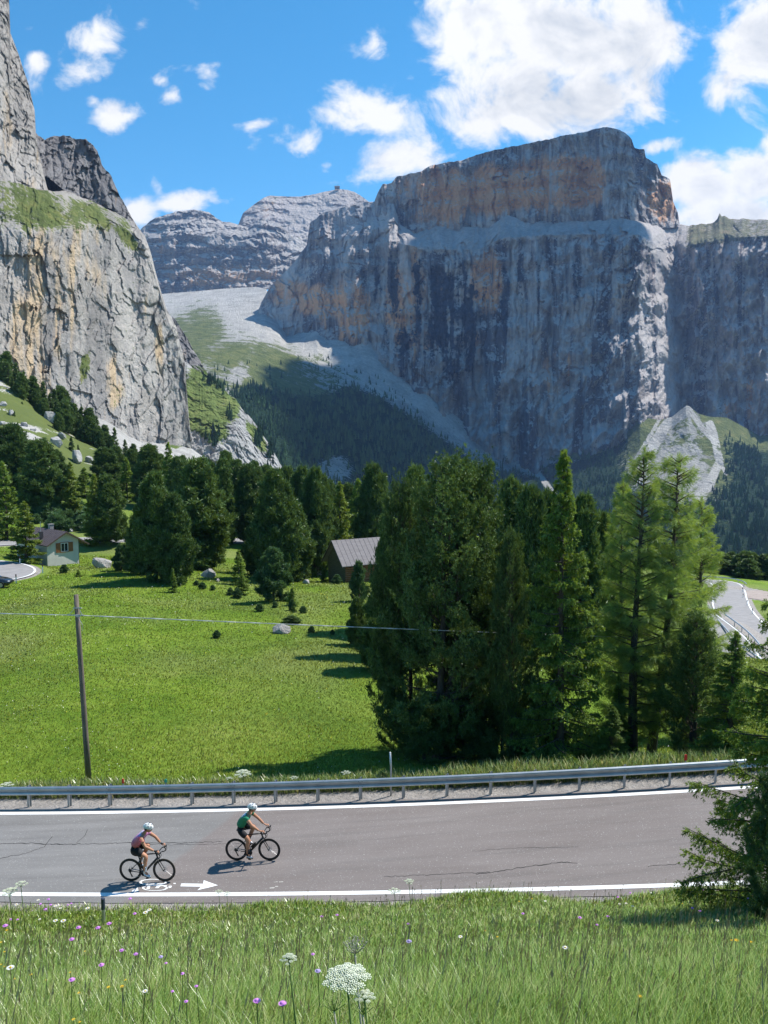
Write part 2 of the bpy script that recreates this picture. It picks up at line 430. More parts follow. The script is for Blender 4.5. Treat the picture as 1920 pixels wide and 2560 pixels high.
# ---- left: rock towers and the long sunlit wall
MAT_LIME = rock_mat('sunlit_limestone', 9, base=((.26, .235, .21), (.385, .355, .325), (.50, .465, .43)), orange=(.54, .41, .27), streak=.30, strata=.10,
                    scree=(.50, .485, .46), grass=(.12, .15, .045), bumpk=.65, wall=True)
c0 = [(-60, 440, 560), (0, 447, 565), (116, 478, 600), (168, 478, 640), (231, 505, 665), (324, 551, 690), (336, 556, 690), (362, 590, 690), (379, 640, 685),
      (399, 715, 680), (417, 773, 676), (440, 814, 672), (456, 880, 668), (463, 912, 665), (466, 964, 660), (472, 1040, 655), (480, 1120, 645), (492, 1150, 640)]
c1 = [(-60, 560, 505), (0, 575, 520), (120, 585, 545), (200, 565, 585), (280, 560, 630), (330, 580, 665), (345, 596, 668), (362, 615, 668), (379, 660, 668),
      (399, 730, 668), (417, 790, 666), (440, 850, 662), (456, 910, 660), (463, 950, 658), (466, 990, 654), (472, 1060, 650), (480, 1125, 642), (492, 1152, 639)]
c3 = [(-60, 1240, 380), (200, 1240, 440), (492, 1240, 560)]
c2 = [(-60, 880, 455), (0, 905, 475), (116, 975, 505), (200, 1030, 530), (278, 1070, 560), (359, 1112, 590), (440, 1135, 625), (480, 1150, 640), (492, 1160, 638)]
def cm(PX, PY, P):
    g = ell(PX, PY, 60, 505, 170, 70, 12)*.60+ell(PX, PY, 270, 545, 70, 26, 30)*.5+ell(PX, PY, 320, 600, 40, 14, 45)*.6+ell(PX, PY, 213, 915, 14, 40, 10)*.7
    s_ = ell(PX, PY, 110, 480, 180, 50, 20)*.35
    o = ell(PX, PY, 95, 800, 75, 240, 6)*.62+ell(PX, PY, 215, 720, 60, 160, 0)*.42+ell(PX, PY, 385, 820, 20, 120, -10)*.4+ell(PX, PY, 290, 940, 30, 70, 0)*.4+.1
    return mk(PX, s_, g, o)
cliff, CPX, CPY, CP3 = relief('limestone_cliff', [c0, c1, c2, c3], -60, 492, 360, (60, 320, 12), (.25, .52, .52, .3), rockdisp(9, 1.9, rid=.25, blk=2.0, m=.34), cm, MAT_LIME, (7, 30), (150, 60), jagrows=1)
tag(cliff, kind='structure')

a0 = [(-60, -320, 720), (0, -150, 715), (16, -60, 710), (23, 0, 705), (25, 81, 700), (46, 133, 698), (72, 214, 690), (87, 278, 680), (90, 340, 670), (101, 400, 655), (118, 470, 640), (128, 490, 635)]
a1 = [(-60, 440, 560), (0, 452, 567), (35, 462, 580), (75, 478, 592), (116, 492, 604), (128, 494, 610)]
tower, *_ = relief('rock_tower', [a0, a1], -60, 128, 150, (330,), (.75, .75), rockdisp(8, 2, m=.36), lambda PX, PY, P: mk(PX, 0, 0, .36+0*PX), MAT_LIME, (5, 18), (150, 40))
tag(tower, kind='structure')
MAT_DARK = rock_mat('grey_limestone', 9, base=((.15, .14, .14), (.26, .245, .245), (.36, .345, .34)), streak=.35, strata=.2, wall=True)
b0 = [(78, 318, 700), (95, 338, 705), (112, 352, 705), (125, 343, 705), (162, 339, 705), (190, 346, 705), (214, 347, 705), (243, 376, 705), (255, 411, 705), (278, 440, 705), (301, 492, 705), (336, 556, 705), (352, 576, 705)]
b1 = [(78, 450, 640), (116, 440, 650), (168, 482, 660), (231, 512, 675), (278, 522, 682), (324, 556, 690), (352, 580, 692)]
tower2, *_ = relief('rock_tower', [b0, b1], 78, 352, 190, (150,), (1, 1), rockdisp(8, 2, m=.33), lambda PX, PY, P: mk(PX, 0, 0, .25+0*PX), MAT_DARK, (7, 14), (120, 50))
tag(tower2, kind='structure')
# dark buttress behind the wall's edge
d0 = [(430, 790, 900), (440, 800, 900), (463, 838, 900), (480, 868, 895), (500, 900, 890), (527, 950, 880), (545, 972, 875)]
d1 = [(430, 980, 850), (545, 1020, 830)]
but, *_ = relief('rock_buttress', [d0, d1], 430, 545, 90, (110,), (.8, .8), rockdisp(9, 3), lambda PX, PY, P: mk(PX, 0, ell(PX, PY, 500, 930, 30, 14, 40)*.5, .2), MAT_DARK, (7, 14), (60, 60))
tag(but, kind='structure')
# scree apron under the wall
MAT_SCREE = rock_mat('pale_scree', 5, base=((.30, .29, .28), (.40, .39, .37), (.48, .47, .45)), streak=0, strata=0, scree=(.42, .41, .39), bumpk=.6)
s0 = [(150, 985, 560), (200, 1010, 560), (278, 1056, 570), (320, 1085, 585), (359, 1103, 600), (420, 1108, 625), (480, 1122, 640), (520, 1150, 640), (548, 1172, 640)]
s1 = [(150, 1060, 400), (278, 1120, 420), (359, 1165, 430), (548, 1215, 440)]
apr, *_ = relief('scree_slope', [s0, s1], 150, 548, 200, (80,), (.3, .35), rockdisp(5, 1), lambda PX, PY, P: mk(PX, 1, ell(PX, PY, 440, 1112, 20, 8)*.8+ell(PX, PY, 500, 1160, 16, 8, 20)*.8), MAT_SCREE, (2, 10))
tag(apr, kind='structure')
# green rib with a rock foot
MAT_RIB = rock_mat('grassy_rib', 10, base=((.24, .235, .23), (.38, .37, .36), (.50, .49, .48)), grass=(.135, .18, .055), streak=.2, strata=.1, bumpk=.6)
r0 = [(440, 880, 870), (463, 905, 870), (500, 930, 865), (520, 948, 860), (545, 962, 860), (575, 988, 850), (590, 998, 845), (604, 1022, 842), (625, 1045, 838), (650, 1075, 834), (672, 1110, 830), (696, 1150, 826), (712, 1180, 822), (726, 1210, 820)]
r1 = [(440, 1060, 780), (520, 1080, 770), (590, 1085, 775), (625, 1110, 790), (660, 1140, 800), (696, 1170, 810), (726, 1216, 815)]
r2 = [(440, 1190, 740), (560, 1210, 730), (640, 1230, 740), (726, 1260, 780)]
def rm(PX, PY, P):
    g = ell(PX, PY, 520, 1000, 85, 88, 35, .25)+ell(PX, PY, 640, 1090, 14, 50, -30)*.8+ell(PX, PY, 540, 1085, 30, 22)*.6+ell(PX, PY, 660, 1185, 22, 22)*.9
    return mk(PX, ell(PX, PY, 600, 1060, 18, 40, -25)*.3, g, .1)
rib, RPX, RPY, RP3 = relief('mountain_rib', [r0, r1, r2], 440, 726, 230, (130, 70), (.22, .6, .7), rockdisp(9, 2), rm, MAT_RIB, (7, 14), (150, 120), jagrows=1)
tag(rib, kind='structure')
# ---- the great shaded wall
MAT_SASS = rock_mat('shaded_dolomite', 34, base=((.22, .19, .18), (.38, .34, .325), (.58, .54, .52)), orange=(.66, .36, .20), dark=(.065, .06, .075), wood=(.055, .055, .065), streak=.8, strata=.30,
                    scree=(.50, .46, .44), grass=(.16, .16, .09), flat=.8, bumpk=.6, wall=True)
l0 = [(630, 800, 3040), (637, 792, 3040), (642, 783, 3040), (654, 754, 3030), (671, 725, 3010), (694, 697, 2990), (735, 656, 2960), (767, 612, 2940), (775, 557, 2930), (810, 532, 2900), (840, 522, 2890), (920, 504, 2850), (985, 510, 2780), (1000, 560, 2770),
      (1035, 584, 2760), (1093, 567, 2740), (1215, 567, 2700), (1261, 538, 2680), (1336, 553, 2650), (1458, 553, 2600), (1556, 544, 2570), (1614, 556, 2640), (1660, 562, 2720), (1698, 560, 2790),
      (1724, 565, 2790), (1750, 560, 2770), (1782, 557, 2740), (1793, 548, 2720), (1799, 534, 2720), (1805, 543, 2720), (1812, 540, 2710), (1822, 548, 2700), (1863, 547, 2690), (1890, 549, 2680), (1980, 556, 2650)]
l1 = [(630, 806, 3010), (654, 764, 3000), (694, 712, 2970), (735, 685, 2930), (775, 600, 2890), (810, 585, 2850), (920, 590, 2740), (1018, 613, 2610), (1093, 625, 2590), (1203, 622, 2550), (1249, 596, 2530), (1365, 587, 2480), (1500, 585, 2440), (1597, 587, 2400),
      (1625, 602, 2440), (1660, 622, 2540), (1690, 635, 2610), (1730, 612, 2590), (1790, 600, 2520), (1860, 592, 2490), (1980, 590, 2450)]
l2 = [(630, 815, 2995), (645, 818, 2970), (717, 850, 2830), (760, 838, 2760), (793, 832, 2650), (822, 856, 2610), (903, 846, 2540), (960, 893, 2500), (1064, 982, 2430), (1122, 1038, 2405), (1191, 1091, 2385), (1249, 1126, 2320), (1307, 1138, 2255), (1423, 1132, 2190),
      (1481, 1098, 2170), (1539, 1103, 2150), (1597, 1058, 2150), (1650, 1044, 2230), (1690, 1036, 2340), (1718, 1034, 2390), (1759, 1036, 2350), (1817, 1052, 2300), (1897, 1098, 2240), (1980, 1090, 2200)]
l3 = [(a, b+75, c-12) for a, b, c in l2]
def sassdisp(P, PX, PY):
    base = rockdisp(34, 3.2, 1.1, 75, blk=1.3, m=1.18)(P, PX, PY)
    # fluted pillars on the left half, broken ribs and gullies on the right half
    x = P[..., 0]
    fl = np.abs(((PX+34*perlin(PX/90, PY/300, 2.))/74) % 1-.5)*2*(.4+perlin(PX/120, PY/200, 7.)+.5)
    rr = fbm(PX/55, PY/95, 4.4, 5, ridged=True)
    w_ = sstep(1380, 1560, PX)
    gx = np.interp(PY, [600, 720, 860, 960, 1040], [1668, 1690, 1706, 1700, 1715])+14*perlin(PY/60, 1.2, .3)
    gully = np.exp(-((PX-gx)/26)**2)*60+np.exp(-((PX-1790-(PY-800)*-.12)/20)**2)*30
    ramp_ = fbm((PX+PY*.55)/70, (PY-PX*.3)/190, 6.6, 4, ridged=True)
    return base*1.25-(1-w_)*fl*46-w_*(rr*60+ramp_*85)-(1-w_)*ramp_*sstep(820, 1000, PY)*55+gully*1.5
def lm(PX, PY, P):
    led = (1-sstep(0, 22, PY-np.interp(PX, [p[0] for p in l1], [p[1] for p in l1])))*sstep(1010, 1060, PX)
    s_ = led*.75+strip(PX, PY, [(1630, 600), (1675, 690), (1700, 800), (1690, 900), (1715, 1000), (1720, 1030)], 22)*.75+ell(PX, PY, 1560, 900, 60, 60)*.25+ell(PX, PY, 1400, 760, 130, 60, -20)*.15+strip(PX, PY, [(1830, 820), (1760, 900), (1710, 960)], 14)*.6
    s_ += ell(PX, PY, 1495, 1090, 50, 30, -35)*.7+ell(PX, PY, 770, 680, 40, 25, -40)*.5+ell(PX, PY, 1520, 960, 120, 90, 30)*.18
    g = sstep(1700, 1740, PX)*led*.8
    o = ell(PX, PY, 1030, 770, 70, 140, 0)*.75+ell(PX, PY, 1220, 700, 50, 90, 0)*.85+ell(PX, PY, 740, 740, 110, 40, 10)*.8+ell(PX, PY, 1390, 930, 50, 70, 0)*.6+ell(PX, PY, 1180, 860, 40, 60)*.5+ell(PX, PY, 870, 780, 80, 90)*.7+ell(PX, PY, 1890, 1000, 80, 70)*.4+ell(PX, PY, 1640, 700, 50, 60)*.3
    wet = 0
    for k, (wx_, wy0, wy1, ww_) in enumerate([(985, 640, 800, 14), (1045, 640, 860, 10), (1085, 660, 900, 16), (1125, 680, 980, 18), (1160, 640, 880, 9), (1180, 700, 960, 12), (1262, 650, 850, 10), (1300, 620, 760, 9), (1010, 820, 930, 14), (1345, 640, 820, 8), (1440, 640, 800, 9), (940, 640, 780, 8), (1500, 660, 820, 7), (1850, 640, 850, 12), (1790, 650, 800, 9)]):
        xx_ = PX+8*perlin(PY/30, k*3.1, .2); wet = wet+np.exp(-((xx_-wx_)/ww_)**2)*sstep(wy0-10, wy0+30, PY)*(1-sstep(wy1-80, wy1+40, PY))*(.75+.5*perlin(PX/9, PY/60, k*1.))
    wet = wet*(.8+.7*fbm(PX/16, PY/50, 3.3, 4))+ell(PX, PY, 1090, 800, 170, 190)*(.22+.5*fbm(PX/13, PY/90, 5.3, 4))
    return mk(PX, s_, g, o, wet*1.05)
sass, SPX, SPY, SP3 = relief('mountain', [l0, l1, l2, l3], 630, 1980, 760, (48, 300, 20), (.25, .9, .8, .5), sassdisp, lm, MAT_SASS, (5, 18), (700, 60), jagrows=1)
tag(sass, kind='structure')
u0 = [(936, 504, 2840), (944, 484, 2835), (957, 460, 2830), (978, 459, 2830), (986, 450, 2830), (993, 441, 2830), (1055, 428, 2810), (1076, 414, 2800), (1120, 405, 2780), (1157, 399, 2770), (1215, 379, 2750), (1319, 359, 2710), (1411, 339, 2680), (1470, 328, 2660), (1510, 318, 2640), (1539, 321, 2640), (1560, 330, 2660), (1579, 347, 2680), (1586, 368, 2690),
      (1596, 372, 2700), (1611, 373, 2710), (1614, 394, 2715), (1643, 411, 2740), (1654, 438, 2760), (1675, 446, 2780), (1683, 503, 2800), (1695, 532, 2815), (1699, 560, 2830)]
u1 = [(936, 612, 2800), (976, 604, 2790), (1035, 592, 2755), (1093, 575, 2735), (1215, 575, 2695), (1261, 545, 2675), (1336, 560, 2645), (1458, 560, 2592), (1540, 552, 2560), (1614, 566, 2632), (1660, 570, 2712), (1699, 568, 2780)]
def udisp(P, PX, PY):
    fl = np.abs(((PX+26*perlin(PX/110, PY/260, 5.))/88) % 1-.5)*2
    return rockdisp(30, 3.4, 1.3, 62, blk=1.3, m=1.25)(P, PX, PY)*1.3-fl*42-sstep(1545, 1600, PX)*fbm(PX/26, PY/40, 8.4, 5, ridged=True)*40
def um(PX, PY, P):
    o = ell(PX, PY, 1380, 455, 110, 70, 0)*.85+ell(PX, PY, 1090, 500, 90, 80)*.75+ell(PX, PY, 1490, 450, 45, 60)*.6+ell(PX, PY, 1660, 500, 40, 60)*.95+ell(PX, PY, 1240, 480, 70, 60)*.7+ell(PX, PY, 1180, 440, 60, 40)*.5+.10
    return mk(PX, ell(PX, PY, 1575, 480, 22, 90, -8)*.7, 0, o)
upper, *_ = relief('mountain_summit', [u0, u1], 936, 1699, 480, (170,), (.8, .7), udisp, um, MAT_SASS, (4, 14), (900, 40))
tag(upper, kind='structure')
# ---- far plateau mountains
MAT_FAR = rock_mat('banded_dolomite', 40, base=((.17, .145, .135), (.27, .235, .215), (.38, .335, .31)), orange=(.47, .30, .19), streak=.45, strata=.8, scree=(.54, .50, .47), flat=.9, wall=True)
f0 = [(330, 600, 3900), (345, 580, 3900), (356, 570, 3900), (376, 550, 3900), (417, 535, 3900), (450, 528, 3900), (492, 524, 3900), (521, 530, 3900), (540, 545, 3900), (556, 553, 3900), (596, 561, 3900), (622, 570, 3880), (640, 552, 3870), (654, 545, 3860), (694, 556, 3860), (718, 579, 3860), (764, 608, 3860), (800, 640, 3860)]
f1 = [(330, 640, 3760), (417, 590, 3760), (492, 585, 3760), (556, 600, 3750), (600, 605, 3750), (654, 590, 3760), (718, 640, 3740), (800, 660, 3740)]
f2 = [(330, 745, 3640), (405, 742, 3640), (492, 734, 3640), (556, 728, 3640), (671, 724, 3600), (800, 720, 3600)]
def fm(PX, PY, P):
    s_ = ell(PX, PY, 565, 600, 60, 20, 5)*.95+ell(PX, PY, 500, 560, 120, 12, 10)*.4+ell(PX, PY, 740, 600, 40, 40)*.7
    o = ell(PX, PY, 480, 690, 60, 30)*.6+ell(PX, PY, 610, 690, 90, 28)*.7+ell(PX, PY, 440, 620, 60, 20)*.3+.15
    return mk(PX, s_, 0, o)
far1, *_ = relief('far_mountain', [f0, f1, f2], 330, 800, 260, (60, 120), (.45, .55, .45), rockdisp(36, 1.0, 1.8, 60, rid=.2, m=1.85), fm, MAT_FAR, (5, 20), (600, 60), jagrows=1)
tag(far1, kind='structure')
MAT_FAR2 = rock_mat('pink_plateau_rock', 40, base=((.24, .19, .17), (.37, .30, .27), (.47, .40, .37)), streak=.2, strata=.7, scree=(.56, .51, .48), flat=.8, wall=True)
g0 = [(585, 575, 4300), (596, 561, 4300), (608, 532, 4300), (642, 506, 4330), (660, 494, 4350), (677, 489, 4380), (720, 491, 4400), (752, 492, 4420), (790, 484, 4450), (822, 477, 4460), (845, 473, 4460), (870, 475, 4450), (885, 480, 4440), (905, 492, 4400), (920, 503, 4380), (960, 540, 4300)]
g1 = [(585, 640, 3950), (680, 640, 3950), (800, 640, 3950), (960, 640, 3950)]
far2, *_ = relief('far_summit', [g0, g1], 585, 960, 220, (110,), (.25, .5), rockdisp(36, .8, 2.0, 60, rid=.15, m=2.1), lambda PX, PY, P: mk(PX, ell(PX, PY, 790, 520, 60, 40)*.6+ell(PX, PY, 750, 560, 60, 30)*.6, 0, ell(PX, PY, 640, 520, 60, 25)*.5), MAT_FAR2, (2, 20), (700, 60))
tag(far2, kind='structure')
# ---- the high valley and the forested slopes
MAT_VAL = rock_mat('alpine_slope', 22, base=((.26, .26, .24), (.36, .35, .33), (.45, .44, .42)), grass=(.135, .165, .06), scree=(.56, .54, .505), wood=(.016, .04, .02), streak=0, strata=0, bumpk=1.2)
v0 = [(380, 738, 3620), (405, 735, 3620), (492, 728, 3620), (556, 722, 3610), (640, 717, 3560), (665, 722, 3480), (690, 770, 3200), (717, 838, 2850), (760, 828, 2780), (793, 824, 2670), (822, 846, 2625), (903, 838, 2560), (960, 884, 2520), (1064, 970, 2450), (1122, 1026, 2425), (1191, 1079, 2405), (1249, 1114, 2340), (1307, 1126, 2275),
      (1360, 1128, 2235), (1410, 1106, 2205), (1450, 1116, 2200), (1481, 1088, 2190), (1505, 1076, 2185), (1539, 1096, 2170), (1570, 1062, 2130), (1600, 1040, 2110), (1625, 1046, 2115), (1650, 1050, 2120), (1680, 1042, 2115), (1700, 1026, 2108), (1716, 1014, 2105), (1724, 1016, 2105), (1745, 1034, 2105), (1775, 1042, 2115), (1817, 1044, 2150), (1897, 1088, 2200), (1990, 1085, 2200)]
v1 = [(380, 870, 2000), (500, 880, 1900), (560, 884, 1950), (625, 869, 2150), (689, 876, 2250), (760, 892, 2330), (800, 905, 2350), (903, 935, 2340), (960, 962, 2320), (1064, 1028, 2300), (1122, 1075, 2310), (1191, 1118, 2330), (1250, 1150, 2280), (1300, 1185, 2200), (1400, 1190, 2100), (1480, 1165, 2060), (1600, 1150, 1960), (1690, 1135, 1950), (1760, 1140, 1930), (1830, 1180, 1820), (1990, 1200, 1750)]
v2 = [(380, 1010, 1300), (520, 1010, 1300), (600, 1000, 1420), (700, 1020, 1550), (800, 1060, 1650), (900, 1090, 1700), (960, 1110, 1750), (1064, 1170, 1800), (1191, 1240, 1850), (1300, 1270, 1750), (1400, 1290, 1600), (1500, 1290, 1500), (1700, 1290, 1400), (1850, 1300, 1300), (1990, 1310, 1200)]
v3 = [(380, 1190, 1050), (560, 1200, 1050), (700, 1240, 1100), (830, 1270, 1150), (960, 1320, 1250), (1191, 1370, 1300), (1400, 1400, 1150), (1600, 1440, 900), (1800, 1470, 750), (1990, 1500, 650)]
SCREE_TOP = [(380, 780), (470, 790), (560, 830), (620, 860), (690, 880), (760, 905), (880, 935), (960, 975), (1064, 1040), (1130, 1090), (1191, 1135), (1240, 1150), (1290, 1160)]
WOODLINE = [(380, 1100), (560, 1050), (590, 985), (640, 960), (700, 985), (760, 995), (820, 985), (880, 965), (960, 1000), (1064, 1070), (1191, 1160), (1260, 1180), (1330, 1190), (1400, 1150), (1450, 1150), (1500, 1135), (1560, 1080), (1600, 1100), (1640, 1200), (1760, 1210), (1800, 1090), (1900, 1130), (1990, 1120)]
def vm_(PX, PY, P):
    sc = (1-below(PX, PY, SCREE_TOP, 30))*(1-sstep(1290, 1330, PX))
    sc = sc*.95+strip(PX, PY, [(560, 860), (600, 800), (640, 760)], 12)*.5
    sc += strip(PX, PY, [(1191, 1096), (1290, 1150), (1350, 1190), (1385, 1235), (1390, 1260)], 7)+strip(PX, PY, [(1350, 1180), (1420, 1205)], 4)*.8
    cone = np.clip(1-np.abs(PX-1712+(PY-1020)*.10)/((PY-1010)*.50+5), 0, 1)*(1-sstep(1190, 1290, PY))
    sc += sstep(0, .3, cone)*(.42+.2*perlin(PX/14, PY/14, 3.)); sc += strip(PX, PY, [(1718, 1016), (1665, 1060), (1635, 1110), (1600, 1180), (1560, 1245)], 15)*1.1+strip(PX, PY, [(1650, 1045), (1618, 1100), (1590, 1150)], 6)+strip(PX, PY, [(1718, 1016), (1750, 1062), (1790, 1110)], 7)
    sc += strip(PX, PY, [(793, 828), (800, 870), (760, 905)], 22)*.6+strip(PX, PY, [(903, 842), (880, 890), (900, 930)], 24)*.6+strip(PX, PY, [(700, 845), (620, 872), (560, 870)], 9)+strip(PX, PY, [(655, 760), (610, 820), (560, 862)], 10)
    sc += strip(PX, PY, [(1775, 1060), (1790, 1110), (1800, 1150), (1780, 1200), (1745, 1250)], 12)+strip(PX, PY, [(1800, 1150), (1815, 1185)], 6)
    sc += strip(PX, PY, [(1508, 1074), (1470, 1112), (1430, 1145)], 20)*1.1
    sc += (strip(PX, PY, [(689, 871), (760, 890), (880, 925), (960, 950), (1020, 985)], 4)+strip(PX, PY, [(625, 868), (690, 878), (640, 900), (620, 940), (600, 965)], 3))*.8
    sc += ell(PX, PY, 1900, 1130, 30, 8, 40)*.6+ell(PX, PY, 830, 1180, 40, 22)*.35+ell(PX, PY, 700, 1010, 40, 14, 20)*.3+ell(PX, PY, 720, 930, 60, 25, 15)*.55+ell(PX, PY, 840, 960, 90, 22, 25)*.4
    g = ell(PX, PY, 590, 930, 230, 90, 18, .8)*.60+ell(PX, PY, 760, 940, 160, 50, 15, .8)*.35+ell(PX, PY, 640, 890, 90, 30, 5)*.35+ell(PX, PY, 470, 830, 60, 60, 50, .8)*.45+ell(PX, PY, 700, 990, 120, 30, 10)*.7+ell(PX, PY, 1410, 1128, 50, 26)*1.2+ell(PX, PY, 1345, 1135, 30, 18)*.8+ell(PX, PY, 1570, 1090, 80, 40, -30)*.8
    g += sstep(1780, 1830, PX)*.8+ell(PX, PY, 520, 800, 50, 40, 60)*.35+ell(PX, PY, 850, 1140, 40, 50)*.3
    g -= ell(PX, PY, 600, 930, 20, 60, 30)*.5
    g += sstep(1400, 1480, PX)*(.75-.9*np.clip(sc, 0, 1))+.25*fbm(PX/20, PY/14, 2., 3)
    wd = below(PX, PY, WOODLINE, 26)*np.clip(1-1.2*ell(PX, PY, 1690, 1140, 130, 115), 0, 1)
    wd *= 1-strip(PX, PY, [(1191, 1096), (1290, 1150), (1350, 1190), (1385, 1235), (1390, 1260)], 9)
    wd *= 1-strip(PX, PY, [(1780, 1060), (1798, 1130), (1795, 1170), (1745, 1260)], 16)
    wd *= 1-.75*ell(PX, PY, 835, 1175, 50, 40)-.35*ell(PX, PY, 1780, 1260, 90, 110)
    return mk(PX, sc, np.maximum(g, .3*below(PX, PY, WOODLINE, 40)), 0, wd)
def vdisp(P, PX, PY):
    x, y = P[..., 0], P[..., 1]
    return fbm(x/160, y/160, 1.5, 4)*34+fbm(x/34, y/120, 3.5, 4, ridged=True)*13+fbm(x/14, y/18, 5.5, 3)*4
val, VPX, VPY, VP3 = relief('mountain_slope', [v0, v1, v2, v3], 380, 1990, 700, (120, 110, 90), (.3, .8, 1, 1), vdisp, vm_, MAT_VAL, (0, 10), (240, 40))
tag(val, kind='structure')
VMASK = vm_(VPX, VPY, VP3)
# ---- forest on those slopes: one uncountable mass
def needle_mat(name, c_lo, c_hi, trans=.25, scale=.8):
    m = bpy.data.materials.new(name); m.use_nodes = True; m.node_tree.nodes.clear(); nt = NT(m.node_tree)
    gN = nt.n('ShaderNodeNewGeometry').outputs['Normal']; upN = nt.vm('NORMALIZE', nt.vm('ADD', gN, (0.05, 0.0, 0.32)))
    a_ = nt.n('ShaderNodeAttribute', attribute_name='tint'); oi = nt.n('ShaderNodeObjectInfo')
    n = nt.noise(nt.n('ShaderNodeTexCoord').outputs['Object'], scale, 3)
    f = nt.m('ADD', nt.m('MULTIPLY', a_.outputs['Fac'], .6), nt.m('MULTIPLY', n, .4))
    f = nt.m('ADD', f, nt.m('MULTIPLY', nt.m('SUBTRACT', oi.outputs['Random'], .5), .18))
    c = nt.ramp(f, [(.15, c_lo), (.75, c_hi)])
    d = nt.n('ShaderNodeBsdfDiffuse'); t = nt.n('ShaderNodeBsdfTranslucent'); g = nt.n('ShaderNodeBsdfGlossy')
    g.inputs['Roughness'].default_value = .45; g.inputs['Color'].default_value = (.75, .8, .8, 1)
    nt.link(c, d.inputs[0]); nt.link(upN, d.inputs['Normal'])
    ct = nt.mix(1.0, c, (1.5, 1.25, .4), 'MULTIPLY'); nt.link(ct, t.inputs[0])
    ms_ = nt.n('ShaderNodeMixShader'); ms_.inputs[0].default_value = trans; nt.link(d.outputs[0], ms_.inputs[1]); nt.link(t.outputs[0], ms_.inputs[2])
    m2 = nt.n('ShaderNodeMixShader'); m2.inputs[0].default_value = .035; nt.link(ms_.outputs[0], m2.inputs[1]); nt.link(g.outputs[0], m2.inputs[2])
    o = nt.n('ShaderNodeOutputMaterial'); nt.link(m2.outputs[0], o.inputs[0]); return m
MAT_WOOD_FAR = needle_mat('distant_needles', (.010, .028, .012), (.060, .110, .032), .15, .02)
def scatter_forest(name, PX, PY, P3, prob, n, hr, seed, label=None, up=None):
    rs = np.random.RandomState(seed)
    area = np.abs((PX[1:, 1:]-PX[:-1, :-1])*(PY[1:, 1:]-PY[:-1, :-1])) * (P3[1:, 1:, 1]**1.0)
    pr = np.clip(prob[1:, 1:], 0, 1)*area; pr = pr.ravel()/pr.sum()
    k = rs.choice(len(pr), n, p=pr); i, j = np.unravel_index(k, area.shape)
    r1, r2 = rs.rand(n, 1), rs.rand(n, 1)
    p = P3[i, j]*(1-r1)*(1-r2)+P3[i+1, j]*r1*(1-r2)+P3[i, j+1]*(1-r1)*r2+P3[i+1, j+1]*r1*r2
    h = rs.uniform(*hr, n)*rs.uniform(.7, 1.15, n); rad = h*rs.uniform(.16, .24, n)
    # star-section cones in three ragged tiers
    K = 6; Vs = []; Fs = []
    ang = np.arange(2*K)*math.pi/K
    base_off = 0; tiers = [(.06, 1.0, .52), (.34, .72, .78), (.6, .42, 1.0)]
    for (z0, rr_, z1) in tiers:
        a = ang[None, :]+rs.rand(n, 1)*6
        star = np.where(np.arange(2*K) % 2 == 0, 1.0, .5)[None, :]*rs.uniform(.75, 1.2, (n, 2*K))
        ring = np.stack([p[:, 0:1]+np.cos(a)*rad[:, None]*rr_*star, p[:, 1:2]+np.sin(a)*rad[:, None]*rr_*star, p[:, 2:3]+h[:, None]*(z0+rs.uniform(-.04, .04, (n, 2*K)))], -1)
        apex = np.stack([p[:, 0], p[:, 1], p[:, 2]+h*z1], -1)[:, None]
        V = np.concatenate([ring, apex], 1)
        b_ = base_off+np.arange(n)[:, None]*(2*K+1)
        q = np.arange(2*K)
        f = np.stack([np.broadcast_to(b_+q, (n, 2*K)), b_+(q+1) % (2*K), np.broadcast_to(b_+2*K, (n, 2*K))], -1)
        Vs.append(V.reshape(-1, 3)); Fs.append(f.reshape(-1, 3)); base_off += n*(2*K+1)
    V = np.concatenate(Vs); Fa = np.concatenate(Fs)
    tint = np.tile(np.repeat(rs.rand(n), 2*K+1), 3)
    o = np_mesh(name, V, [Fa], MAT_WOOD_FAR, False, {'tint': tint})
    tag(o, label, 'forest', None, 'stuff'); return o
wprob = VMASK[..., 3]**1.5*(.05+sstep(-.22, .16, fbm(VPX/34, VPY/16, 2.2, 4)))+ell(VPX, VPY, 600, 985, 50, 16, 10)*.5+ell(VPX, VPY, 690, 1000, 60, 20)*.12+ell(VPX, VPY, 600, 950, 120, 40)*.02+ell(VPX, VPY, 900, 960, 140, 30, 25)*.03
scatter_forest('forest', VPX, VPY, VP3, wprob, 12000, (8, 18), 3, 'dark conifer forest covering the valley slopes under the great rock wall')
rprob = ell(RPX, RPY, 565, 975, 22, 12, 40)+ell(RPX, RPY, 540, 965, 30, 8, 30)*.9+ell(RPX, RPY, 575, 1048, 10, 12)+ell(RPX, RPY, 528, 1105, 20, 14)*.6+ell(RPX, RPY, 648, 1100, 10, 20)*.8+ell(RPX, RPY, 675, 1150, 8, 25)*.8+.002
scatter_forest('forest', RPX, RPY, RP3, rprob, 80, (8, 13), 5, 'scattered dark conifers on the green rib beside the sunlit cliff')
